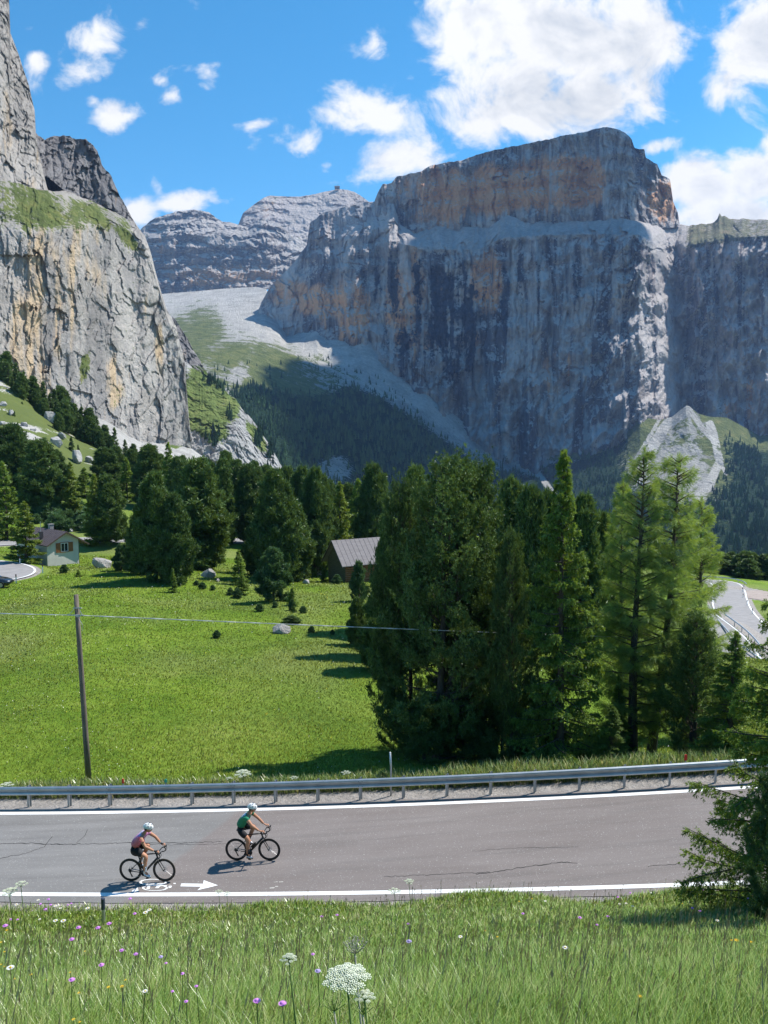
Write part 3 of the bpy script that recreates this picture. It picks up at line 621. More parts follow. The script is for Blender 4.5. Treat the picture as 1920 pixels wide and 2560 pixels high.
# ---- the cumulus that drifts in front of the sun and shades the valley floor and its forest
cl_c = Vector((25, 2000, 0))+SUN_DIR*4100
rs = np.random.RandomState(4); mb = MB()
cv_ = []; cf_ = []; off_ = 0
for k in range(40):
    a = k*2.4; q = math.sqrt((k+.5)/40); bm = bmesh.new(); bmesh.ops.create_icosphere(bm, subdivisions=4, radius=1.0)
    cc = np.array([v.co[:] for v in bm.verts]); ff = np.array([[v.index for v in f.verts] for f in bm.faces]); bm.free()
    rr_ = rs.uniform(95, 150)*(1.1-.4*q); cc = cc*(1+.28*fbm(cc[:, 0]*1.5+k, cc[:, 1]*1.5, cc[:, 2]*1.5, 4))[:, None]
    cc = cc*rr_*np.array([1, 1.2, .7]); cc[:, 2] = np.maximum(cc[:, 2], -60)+rs.uniform(0, 60)*(1-q)
    cc += np.array([350*q*math.cos(a), 620*q*math.sin(a), 0]); cv_.append(cc+np.array(cl_c)); cf_.append(ff+off_); off_ += len(cc)
cmat, cnt, cb = new_mat('cloud_white'); cb.inputs['Base Color'].default_value = (.85, .86, .88, 1); cb.inputs['Roughness'].default_value = 1; cb.inputs['Specular IOR Level'].default_value = 0
o = np_mesh('cloud', np.vstack(cv_), [np.vstack(cf_)], cmat, True); tag(o, 'white cumulus drifting over the valley and shading its forest', 'cloud', None, 'stuff')
# summit hut
hx = at(843, 473, 4455); m_ = MB(); m_.box((0, 0, 6), (26, 14, 12)); m_.prism([(-9, 12), (9, 12), (0, 17)], 'x', -14, 14)
m2_ = MB(); m2_.tube([(4, 0, 12), (4, 0, 26)], .8, 5)
hut = empty('summit_hut', hx, 0, 'tiny mountain hut on top of the farthest pale summit', 'hut')
m_.build('wall', plain('hut_wall', (.16, .15, .15)), hut); m2_.build('mast', plain('hut_mast', (.2, .2, .2)), hut)
# ================================================================ near ground
# main road: near line and far line of the carriageway as functions of x
def rd_Y(x): return 21.24-0.098*np.clip(x, -26, 26)
def rd_z(x):
    xc = np.clip(x, -14, 14)
    base = -12.1+0.0731*xc+0.0012*xc*xc
    sl = np.where(x > 14, 0.0731+0.0024*14, 0.0731-0.0024*14)
    return base+np.where(np.abs(x) > 14, (x-xc)*sl, 0)
def rd_W(x): return 5.3+0.02*np.clip(x, -14, 14)
CTRL = []
def cp(px, py, Y): a, b = ray(px, py); CTRL.append((float(a)*Y, Y, float(b)*Y))
def cz(x, Y, z): CTRL.append((x, Y, z))
# bank under the photographer
for xx in (-14, -8, -4, 0, 4, 8, 14):
    k = 0.072*xx*.6
    cz(xx*.5, 0, -1.45+k*.1); cz(xx*.6, 3, -2.55+k*.25); cz(xx*.8, 6, -4.25+k*.5); cz(xx, 12, -7.75+k*.9); cz(xx, 17, -10.35+k*1.5); cz(xx, 19.3, -11.6+k*1.6)
cz(11.5, 15, -8.1); cz(0, -6, 1.0); cz(-14, -6, .8); cz(14, -6, 1.4)
for xx in (-30, -22, -15, -10, -5, 0, 5, 10, 15, 22, 30):
    y0 = float(rd_Y(xx)); z0 = float(rd_z(xx)); w_ = float(rd_W(xx))
    cz(xx, y0-0.6, z0-.04); cz(xx, y0+w_*.5, z0+.02); cz(xx, y0+w_+1.6, z0-.15)
    cz(xx, y0+w_+5, z0-.75)
for px, py, Y in [(1100, 1902, 33.5), (1000, 1905, 33.3), (1250, 1900, 33.5), (1400, 1902, 33), (1640, 1893, 33.8), (1800, 1893, 33.3), (400, 1900, 35.2), (400, 1800, 41), (400, 1700, 48.5), (400, 1600, 59), (400, 1500, 74), (380, 1450, 86), (250, 1417, 97), (330, 1432, 94), (100, 1900, 34.5), (100, 1800, 40), (100, 1650, 52), (100, 1550, 64), (60, 1475, 79),
                  (120, 1440, 90), (20, 1430, 91), (150, 1422, 97), (700, 1900, 35.5), (700, 1750, 44.5), (700, 1600, 60), (650, 1530, 71), (750, 1500, 78), (850, 1462, 92), (860, 1447, 101), (700, 1470, 88), (600, 1462, 88), (500, 1452, 88),
                  (950, 1600, 62), (900, 1750, 45), (1050, 1850, 38.5), (1150, 1700, 50), (0, 1388, 106), (90, 1398, 108), (250, 1392, 112), (0, 1358, 117), (220, 1351, 123), (400, 1352, 127), (600, 1353, 132), (800, 1363, 128),
                  (0, 1325, 130), (120, 1325, 133), (180, 1318, 136), (0, 1250, 155), (120, 1255, 152), (0, 1150, 190), (120, 1160, 186), (0, 1060, 215), (110, 1100, 215), (190, 1150, 215), (0, 985, 240), (110, 1045, 245), (200, 1100, 250), (60, 985, 258), (0, 945, 262),
                  (270, 1128, 262), (350, 1160, 270), (450, 1185, 285), (540, 1192, 300), (300, 1180, 215), (400, 1230, 190), (500, 1240, 190), (560, 1290, 160), (600, 1250, 205), (700, 1262, 205), (780, 1290, 170), (900, 1310, 160),
                  (1050, 1330, 150), (700, 1235, 300), (900, 1300, 260),
                  (1200, 1500, 80), (1300, 1600, 62), (1400, 1700, 49), (1500, 1750, 46), (1600, 1780, 45), (1750, 1800, 44), (1900, 1780, 46), (1750, 1650, 62), (1900, 1650, 70),
                  (1800, 1600, 100), (1890, 1590, 106), (1930, 1640, 92), (1850, 1520, 130), (1850, 1480, 150), (1800, 1445, 175), (1900, 1462, 168), (1960, 1500, 150), (1300, 1440, 120), (1500, 1440, 140), (1900, 1445, 195), (1700, 1430, 200), (1300, 1380, 200)]:
    cp(px, py, Y)
for x_, y_, z_ in [(-190, 60, -10), (-190, 120, -8), (-190, 200, 8), (-200, 300, 30), (160, 60, -32), (190, 120, -48), (-60, -6, 3), (60, -6, 2), (-60, 12, -9), (60, 12, -4.5), (-80, 25, -15.5), (80, 22, -7), (-90, 40, -15), (80, 45, -18), (240, 300, -110), (100, 330, -110), (0, 360, -90), (-60, 380, -50), (-185, 400, 5), (-100, 400, -20), (-140, 320, 8)]:
    cz(x_, y_, z_)
_C = np.array(CTRL)
def _warp(x, y):            # compress distance so that control points are evenly spread
    r = np.log(np.maximum(y+12, 1)/12); return np.stack([np.asarray(x)/(np.asarray(y)+12)*2.2, r], -1)
_W = _warp(_C[:, 0], _C[:, 1])
def _phi(d2): return np.where(d2 > 1e-12, d2*np.log(np.maximum(d2, 1e-12)), 0)*.5
_n = len(_C)
_A = np.zeros((_n+3, _n+3)); _d2 = ((_W[:, None]-_W[None])**2).sum(-1)
_A[:_n, :_n] = _phi(_d2)+np.eye(_n)*2e-4; _A[:_n, _n] = 1; _A[:_n, _n+1:] = _W; _A[_n, :_n] = 1; _A[_n+1:, :_n] = _W.T
_sol = np.linalg.solve(_A, np.concatenate([_C[:, 2]/(_C[:, 1]+12), np.zeros(3)]))
def rbf(x, y):
    x = np.atleast_1d(np.asarray(x, float)); y = np.atleast_1d(np.asarray(y, float)); sh = x.shape
    q = _warp(x.ravel(), y.ravel()); out = np.zeros(len(q))
    for s in range(0, len(q), 20000):
        qq = q[s:s+20000]; d2 = ((qq[:, None]-_W[None])**2).sum(-1)
        out[s:s+20000] = _phi(d2)@_sol[:_n]+_sol[_n]+qq@_sol[_n+1:]
    return (out.reshape(sh))*(y+12)
# minor roads as polylines of (px, py, Y) -> world; width
def poly_from(pts):
    return np.array([[float(ray(px, py)[0])*Y, Y, float(ray(px, py)[1])*Y] for px, py, Y in pts])
def smooth_poly(P, n=60):
    t = np.linspace(0, len(P)-1, n); i = np.clip(t.astype(int), 0, len(P)-2); f = t-i
    Pm = np.vstack([2*P[0]-P[1], P, 2*P[-1]-P[-2]])
    p0, p1, p2, p3 = Pm[i], Pm[i+1], Pm[i+2], Pm[i+3]; f = f[:, None]
    return .5*((2*p1)+(-p0+p2)*f+(2*p0-5*p1+4*p2-p3)*f**2+(-p0+3*p1-3*p2+p3)*f**3)
UPPER = smooth_poly(poly_from([(-160, 1362, 112), (-40, 1360, 115), (90, 1354, 118), (220, 1349.5, 122), (400, 1350, 127), (520, 1351.5, 130), (600, 1352.5, 131), (720, 1357, 131), (800, 1361, 130), (900, 1366, 126), (1000, 1375, 120)]), 90)
HAIR = smooth_poly(poly_from([(-160, 1406, 100), (-60, 1409, 98), (0, 1417, 95.3), (24, 1428, 92), (12, 1440, 88.7), (-40, 1450, 86), (-120, 1460, 84)]), 90)
LOWER = smooth_poly(poly_from([(1700, 1456, 174), (1770, 1455, 172), (1810, 1459, 168), (1822, 1474, 158), (1824, 1495, 145), (1830, 1520, 131), (1850, 1550, 118), (1885, 1585, 106), (1930, 1625, 95), (2010, 1680, 84)]), 90)
LOWER2 = smooth_poly(poly_from([(1740, 1530, 118), (1775, 1556, 112), (1808, 1585, 104), (1835, 1620, 95), (1862, 1680, 82)]), 60)
PARK = smooth_poly(poly_from([(1846, 1478, 156), (1880, 1484, 152), (1930, 1492, 148), (2000, 1500, 146)]), 30)
def road_blend(H, X, Y, P, half, soft):
    # distance in plan to the polyline, height of the nearest point
    best = np.full(X.shape, 1e9); zz = np.zeros(X.shape)
    sel = (X > P[:, 0].min()-20) & (X < P[:, 0].max()+20) & (Y > P[:, 1].min()-20) & (Y < P[:, 1].max()+20)
    if not sel.any(): return H, best
    xs, ys = X[sel], Y[sel]; b = np.full(xs.shape, 1e9); z = np.zeros(xs.shape)
    for a, c in zip(P[:-1], P[1:]):
        v = c[:2]-a[:2]; t = np.clip(((xs-a[0])*v[0]+(ys-a[1])*v[1])/(v@v+1e-9), 0, 1)
        d = np.hypot(xs-a[0]-t*v[0], ys-a[1]-t*v[1]); m = d < b
        b = np.where(m, d, b); z = np.where(m, a[2]+t*(c[2]-a[2]), z)
    best[sel] = b; zz[sel] = z
    k = 1-sstep(half, half+soft, best)
    return H*(1-k)+(zz-.03)*k, best
NEAR_ROADS = [(UPPER, 3.6, 4), (HAIR, 3.2, 3), (LOWER, 3.6, 5), (LOWER2, 3.0, 3), (PARK, 5, 4)]
def Hraw(x, y, noise=True):
    x = np.asarray(x, float); y = np.asarray(y, float)
    H = rbf(x, y).reshape(x.shape)
    if noise:
        k = sstep(30, 50, y)
        H = H+k*(fbm(x/9, y/9, .5, 3)*.55+fbm(x/2.2, y/2.2, 2.5, 2)*.07)+(1-sstep(19.5, 21, y))*(fbm(x/1.6, y/1.6, 4.5, 3)*.07)
        k2 = sstep(150, 200, y)*(1-sstep(-10, 30, x)); H = H+k2*(fbm(x/14, y/14, 6.5, 4)*1.6+fbm(x/40, y/40, 7.5, 2)*1.0)
    # main road bench
    yn = rd_Y(x); wd = rd_W(x); zr = rd_z(x)
    k = sstep(-1.1, -.45, y-yn)*(1-sstep(wd+1.7, wd+3.2, y-yn))
    H = H*(1-k)+(zr-.016)*k
    return H
def Hmap(x, y, noise=True):
    H = Hraw(x, y, noise); dmin = np.full(np.shape(H), 1e9)
    for P, half, soft in NEAR_ROADS:
        H, d = road_blend(H, np.asarray(x, float), np.asarray(y, float), P, half, soft); dmin = np.minimum(dmin, d-half)
    return H, dmin
def H1(x, y): return float(Hmap(np.array([x]), np.array([y]))[0][0])
nc, nr = 520, 620
tt = np.linspace(0, 1, nr); Yrow = -6+(np.exp(tt*np.log((520+14)/8.))*8-8)
uu = np.linspace(-.78, .78, nc)
XX = uu[None, :]*(Yrow[:, None]+11); YYg = np.repeat(Yrow[:, None], nc, 1)
HH, DR = Hmap(XX, YYg)
far_k = sstep(330, 500, YYg); HH = HH-far_k*90
# ring of far ground out to the horizon, under the mountain slopes
ext_Y = np.array([700, 1200, 2500, 6000, 20000.]); ex = uu[None, :]*(ext_Y[:, None]+11)*1.3
eh = np.full(ex.shape, -330.)
XX = np.vstack([XX, ex]); YYg = np.vstack([YYg, np.repeat(ext_Y[:, None], nc, 1)]); HH = np.vstack([HH, eh]); DR = np.vstack([DR, np.full(ex.shape, 1e3)])
nr2 = len(XX); idx = np.arange(nr2*nc).reshape(nr2, nc)
q = np.stack([idx[:-1, :-1], idx[:-1, 1:], idx[1:, 1:], idx[1:, :-1]], -1).reshape(-1, 4)
yn = YYg-rd_Y(XX)
verge = sstep(-1.15, -.5, yn)*(1-sstep(rd_W(XX)+1.15, rd_W(XX)+1.65, yn+.25*perlin(XX/1.1, YYg/1.1, 0)))
shld = 1-sstep(-.4, .5, DR)
# cover: R gravel, G dry/pale grass, B broken rock, A 1
PXg = 960+F*(XX/np.maximum(YYg, 1)); 
rocky = (sstep(190, 215, YYg)*(1-sstep(-20, 0, XX+60))*sstep(-.05, .25, fbm(XX/16-YYg/30, YYg/16, 3.3, 4)+.05))
zc = np.zeros(XX.shape+(4,)); zc[..., 0] = np.clip(np.maximum(verge, shld), 0, 1)
zc[..., 1] = np.clip(fbm(XX/10, YYg/14, 8.8, 4)*2.2+.40, 0, 1)*sstep(30, 60, YYg)*(1-.0*YYg); zc[..., 1] = np.maximum(zc[..., 1], .85*sstep(150, 190, YYg)*(1-sstep(-40, -10, XX))); zc[..., 2] = rocky*.9; zc[..., 3] = 1-.6*sstep(140, 175, YYg)*(1-sstep(-40, -10, XX))
m, nt, b = new_mat('meadow_ground'); co = obj_co(nt)
at_ = nt.n('ShaderNodeAttribute', attribute_name='cover'); sp_ = nt.n('ShaderNodeSeparateColor'); nt.link(at_.outputs['Color'], sp_.inputs[0])
n_a = nt.noise(co, .16, 6, .6, .3); n_b = nt.noise(co, 1.9, 6, .7); n_c = nt.noise(co, 9, 5, .7)
f_ = nt.m('ADD', nt.m('MULTIPLY', n_a, .45), nt.m('MULTIPLY', n_b, .35)); f_ = nt.m('ADD', f_, nt.m('MULTIPLY', n_c, .2))
c = nt.ramp(f_, [(.36, (.055, .12, .008)), (.47, (.120, .200, .018)), (.55, (.175, .255, .028)), (.66, (.26, .30, .07))])
c = nt.mix(nt.m('MULTIPLY', sp_.outputs[1], .6), c, (.20, .22, .085))
c = nt.mix(nt.m('MULTIPLY', nt.sm(at_.outputs['Alpha'], .9, .5), .75), c, (.085, .105, .035))
rkc = nt.ramp(n_b, [(.3, (.28, .27, .25)), (.7, (.5, .48, .45))])
rf = nt.sm(nt.m('ADD', sp_.outputs[2], nt.m('MULTIPLY', nt.m('SUBTRACT', n_b, .5), 1.4)), .55, .7); c = nt.mix(rf, c, rkc)
n_d = nt.noise(co, 38, 4, .8)
gv = nt.ramp(nt.m('ADD', nt.m('MULTIPLY', n_d, .7), nt.m('MULTIPLY', n_b, .3)), [(.35, (.16, .145, .13)), (.5, (.33, .30, .275)), (.62, (.50, .47, .44))])
gf = nt.sm(nt.m('ADD', sp_.outputs[0], nt.m('MULTIPLY', nt.m('SUBTRACT', n_c, .5), .8)), .4, .6); c = nt.mix(gf, c, gv)
nt.link(c, b.inputs['Base Color']); b.inputs['Roughness'].default_value = .9; b.inputs['Specular IOR Level'].default_value = .1
bump(nt, b, nt.m('ADD', n_c, nt.m('MULTIPLY', n_b, 2.0)), .9, .12)
ground = np_mesh('ground', np.stack([XX, YYg, HH], -1).reshape(-1, 3), [q], m, True, {'cover': zc.reshape(-1, 4)})
tag(ground, kind='structure')
# ---------------------------------------------------------------- main road
def strip_mesh(name, fy0, fy1, x0, x1, n, dz, mat, kind='structure', m_=4, parent=None):
    xs = np.linspace(x0, x1, n); ts = np.linspace(0, 1, m_)
    X = np.repeat(xs[None], m_, 0); Y = np.array([fy0(xs)*(1-t)+fy1(xs)*t for t in ts])
    Z = rd_z(X)+dz+0.0*Y
    i = np.arange(m_*n).reshape(m_, n); q = np.stack([i[:-1, :-1], i[:-1, 1:], i[1:, 1:], i[1:, :-1]], -1).reshape(-1, 4)
    o = np_mesh(name, np.stack([X, Y, Z], -1).reshape(-1, 3), [q], mat, True, parent=parent)
    if kind: tag(o, kind=kind)
    return o
m, nt, b = new_mat('asphalt'); co = obj_co(nt)
sx = nt.n('ShaderNodeSeparateXYZ'); nt.link(co, sx.inputs[0])
n1_ = nt.noise(co, 60, 3, .9); n2_ = nt.noise(mapped(nt, co, (.25, 1.4, 1)), 1.1, 5, .6); n3_ = nt.noise(mapped(nt, co, (.12, 2.2, 1)), 1.6, 4, .6)
# seam between the older grey surface and the newer reddish one runs obliquely across
seam = nt.m('ADD', sx.outputs[0], nt.m('ADD', nt.m('MULTIPLY', nt.m('SUBTRACT', sx.outputs[1], 24.0), -.42), nt.m('MULTIPLY', nt.m('SUBTRACT', n2_, .5), .5)))
sf = nt.sm(seam, -6.25, -5.95)
old = nt.ramp(n2_, [(.3, (.165, .158, .152)), (.7, (.225, .216, .208))]); new = nt.ramp(n2_, [(.3, (.168, .143, .133)), (.7, (.208, .182, .171))])
c = nt.mix(sf, old, new)
tr = nt.sm(n3_, .5, .66); c = nt.mix(nt.m('MULTIPLY', tr, .22), c, (.09, .085, .08))
spk = nt.sm(nt.noise(co, 23, 2, .9), .62, .70); c = nt.mix(nt.m('MULTIPLY', spk, .75), c, (.50, .49, .47))
spd = nt.sm(n1_, .3, .42, 1, 0); c = nt.mix(nt.m('MULTIPLY', spd, .45), c, (.06, .055, .05))
nt.link(c, b.inputs['Base Color']); b.inputs['Roughness'].default_value = .82; b.inputs['Specular IOR Level'].default_value = .35
bump(nt, b, n1_, .8, .01); ASPH = m
road = strip_mesh('road', lambda x: rd_Y(x)-.42+.06*perlin(x*.9, 0., 1.), lambda x: rd_Y(x)+rd_W(x)+.38+.07*perlin(x*.8, 5., 1.), -60, 60, 500, 0.0, ASPH, m_=8)
m, nt, b = new_mat('road_paint'); co = obj_co(nt)
nn = nt.noise(co, 30, 5, .75); wn = nt.noise(co, 4, 4, .6)
c = nt.ramp(nt.m('ADD', nt.m('MULTIPLY', nn, .6), nt.m('MULTIPLY', wn, .4)), [(.36, (.42, .41, .40)), (.46, (.78, .78, .77))])
nt.link(c, b.inputs['Base Color']); b.inputs['Roughness'].default_value = .6; PAINT = m
strip_mesh('edge_line', lambda x: rd_Y(x)-.10, lambda x: rd_Y(x)+.085, -60, 60, 300, .005, PAINT, m_=2)
strip_mesh('edge_line', lambda x: rd_Y(x)+rd_W(x)-.11, lambda x: rd_Y(x)+rd_W(x)+.085, -60, 60, 300, .005, PAINT, m_=2)
# old faded strip beyond the rail at the left
FADED = plain('faded_paint', (.55, .53, .48), (.3, .28, .26), 14, .8)
strip_mesh('edge_line', lambda x: rd_Y(x)+rd_W(x)+1.18+.05*(x+14)*.2, lambda x: rd_Y(x)+rd_W(x)+1.36+.05*(x+14)*.2, -24, -8.6, 80, -.04, FADED, m_=2)
CRACK = plain('crack_filler', (.035, .033, .032), rough=.9)
def crack(pts, wd, seed):
    P = [at(px, py, 1.0) for px, py in pts]; out = []
    for k in range(len(pts)-1):
        n = max(3, int(abs(pts[k+1][0]-pts[k][0])/4))
        for t in np.linspace(0, 1, n, endpoint=False):
            px = pts[k][0]*(1-t)+pts[k+1][0]*t; py = pts[k][1]*(1-t)+pts[k+1][1]*t+2.2*float(perlin(px/11, seed, .5))+1.2*float(perlin(px/3.5, seed, 1.5))
            a, b_ = ray(px, py); Y = 24.0
            for _ in range(12): Y = float(rd_z(float(a)*Y))/float(b_)
            out.append((float(a)*Y, Y, float(rd_z(float(a)*Y))+.004))
    o = np.array(out); d = np.gradient(o[:, :2], axis=0); d /= np.linalg.norm(d, axis=1)[:, None]+1e-9
    nrm = np.stack([-d[:, 1], d[:, 0]], -1); w2 = wd*(.45+.55*np.abs(perlin(o[:, 0]*1.7, seed, 3.)*2))*.5
    L = o.copy(); L[:, :2] += nrm*w2[:, None]; Rr = o.copy(); Rr[:, :2] -= nrm*w2[:, None]
    n = len(o); i = np.arange(n-1); q = np.stack([i, i+n, i+n+1, i+1], -1)
    return np.vstack([L, Rr]), q
cv = []; cf = []; off = 0
for s_, (pts, wd) in enumerate([([(-20, 2110), (60, 2108), (130, 2111), (250, 2109), (330, 2107), (440, 2108), (560, 2104)], .045), ([(-10, 2148), (60, 2134), (110, 2118), (135, 2085)], .035), ([(190, 2108), (212, 2090), (222, 2066)], .025),
        ([(1190, 2185), (1240, 2180), (1330, 2165), (1400, 2157), (1435, 2157), (1448, 2162)], .035), ([(960, 2192), (1100, 2186), (1230, 2180)], .025), ([(1620, 2166), (1700, 2160), (1780, 2156), (1850, 2152)], .03), ([(330, 2108), (420, 2112), (560, 2110), (650, 2104)], .02), ([(1180, 2128), (1300, 2120), (1450, 2118)], .015)]):
    v, f = crack(pts, wd, s_*3.7); cv.append(v); cf.append(f+off); off += len(v)
o = np_mesh('road_crack', np.vstack(cv), [np.vstack(cf)], CRACK, True); tag(o, kind='structure')
# painted arrow and bicycle symbol
def ground_px(px, py, dz=.006):
    a, b_ = ray(px, py); Y = 24.0
    for _ in range(14): Y = float(rd_z(float(a)*Y)+dz)/float(b_)
    return (float(a)*Y, Y, float(rd_z(float(a)*Y))+dz)
def flat_poly(name, polys, mat=PAINT):
    mb = MB()
    for p in polys:
        mb.add([ground_px(*q) for q in p], [tuple(range(len(p)))])
    o = mb.build(name, mat); tag(o, kind='structure'); return o
Z3 = lambda x, y: (260+x/3.456, 1980+y/3.456)      # coordinates read in a 3.456x enlargement
flat_poly('arrow_marking', [[Z3(668, 790), Z3(855, 793), Z3(850, 818), Z3(660, 815)], [Z3(862, 762), Z3(985, 806), Z3(806, 848), Z3(853, 806)]])
def ringpoly(cx_, cy_, rx, ry, w_, a0=0, a1=360, n=22):
    out = []
    for k in range(n):
        t0 = R(a0+(a1-a0)*k/n); t1 = R(a0+(a1-a0)*(k+1)/n)
        f = lambda t, s: Z3(cx_+(rx*s)*math.cos(t), cy_+(ry*s)*math.sin(t))
        out.append([f(t0, 1), f(t1, 1), f(t1, 1-w_), f(t0, 1-w_)])
    return out
flat_poly('bicycle_marking', ringpoly(425, 779, 120, 28, .16)+ringpoly(440, 828, 112, 26, .16)+
          [[Z3(330, 792), Z3(520, 788), Z3(520, 796), Z3(330, 800)], [Z3(400, 800), Z3(545, 805), Z3(540, 813), Z3(400, 810)], [Z3(375, 812), Z3(400, 812), Z3(395, 836), Z3(365, 838)], [Z3(470, 800), Z3(500, 800), Z3(470, 830), Z3(440, 830)],
           [Z3(560, 810), Z3(588, 810), Z3(578, 828), Z3(556, 828)], [Z3(245, 850), Z3(290, 825), Z3(300, 860), Z3(240, 866)], [Z3(600, 786), Z3(622, 786), Z3(618, 794), Z3(600, 794)]])
# scuffed bits of paint further right
flat_poly('worn_marking', [[Z3(1465, 776), Z3(1500, 772), Z3(1500, 778), Z3(1468, 782)], [Z3(1510, 774), Z3(1550, 772), Z3(1548, 778), Z3(1512, 781)], [Z3(1480, 812), Z3(1505, 812), Z3(1500, 820), Z3(1478, 820)], [Z3(1430, 826), Z3(1475, 822), Z3(1470, 832), Z3(1432, 834)]], FADED)
# ---------------------------------------------------------------- minor roads
ASPH2 = plain('pale_asphalt', (.30, .285, .28), (.23, .22, .215), .9, .85, detail=6)
PINKG = plain('pink_gravel', (.40, .33, .29), (.28, .23, .20), 1.2, .9, detail=8)
def ribbon(name, P, half, dz, mat, lo=None, hi=None):
    P = P.copy(); d = np.gradient(P[:, :2], axis=0); d /= np.linalg.norm(d, axis=1)[:, None]+1e-9
    nrm = np.stack([-d[:, 1], d[:, 0]], -1)
    lo = -half if lo is None else lo; hi = half if hi is None else hi
    A = P.copy(); A[:, :2] += nrm*lo; B = P.copy(); B[:, :2] += nrm*hi; A[:, 2] += dz; B[:, 2] += dz
    n = len(P); i = np.arange(n-1); q = np.stack([i, i+n, i+n+1, i+1], -1)
    o = np_mesh(name, np.vstack([A, B]), [q[:, ::-1]], mat, True); tag(o, kind='structure'); return o
for P, h_ in ((UPPER, 3.0), (HAIR, 2.8), (LOWER, 3.0), (LOWER2, 2.4)):
    ribbon('road', P, h_, .05, ASPH2)
    ribbon('edge_line', P, h_, .075, PAINT, -h_+.1, -h_+.34)
    ribbon('edge_line', P, h_, .075, PAINT, h_-.34, h_-.1)
ribbon('parking_area', PARK, 4.5, .03, PINKG)
# ================================================================ trees
BARK = plain('conifer_bark', (.11, .085, .065), (.05, .04, .032), 6, .95, bumpd=.02, sc=(3, 3, .6))
PINE_N = needle_mat('stone_pine_needles', (.026, .058, .016), (.12, .19, .05), .24, .5)
PINEB_N = needle_mat('blue_pine_needles', (.035, .080, .034), (.10, .19, .075), .30, .5)
SPRUCE_N = needle_mat('spruce_needles', (.045, .095, .018), (.22, .33, .05), .40, .5)
YELLOW_N = needle_mat('yellow_spruce_needles', (.07, .12, .018), (.24, .32, .05), .40, .5)
LARCH_N = needle_mat('larch_needles', (.12, .20, .055), (.28, .40, .11), .50, .5)
def tufts(pos, dirs, length, width, k, rs, spread=.75, up=0.0):
    """k thin needle blades fanning from each point"""
    n = len(pos); N = n*k
    p = np.repeat(pos, k, 0); d = np.repeat(dirs, k, 0)+rs.normal(0, spread, (N, 3)); d[:, 2] += up
    d /= np.linalg.norm(d, axis=1)[:, None]+1e-9
    s = np.cross(d, rs.normal(0, 1, (N, 3))); s /= np.linalg.norm(s, axis=1)[:, None]+1e-9
    L = np.repeat(np.broadcast_to(length, (n,)), k)*rs.uniform(.6, 1.2, N); w_ = width*rs.uniform(.7, 1.3, N)
    a = p-s*w_[:, None]*.5; b = p+s*w_[:, None]*.5; m = p+d*(L*.55)[:, None]; t = p+d*L[:, None]
    V = np.stack([p, m-s*w_[:, None]*.5, t, m+s*w_[:, None]*.5], 1).reshape(-1, 3)
    i = np.arange(N)*4; F_ = np.stack([i, i+1, i+2, i+3], -1)
    tint = np.repeat(np.clip(np.repeat(rs.rand(n), k)*.7+rs.rand(N)*.3, 0, 1), 4)
    return V, F_, tint
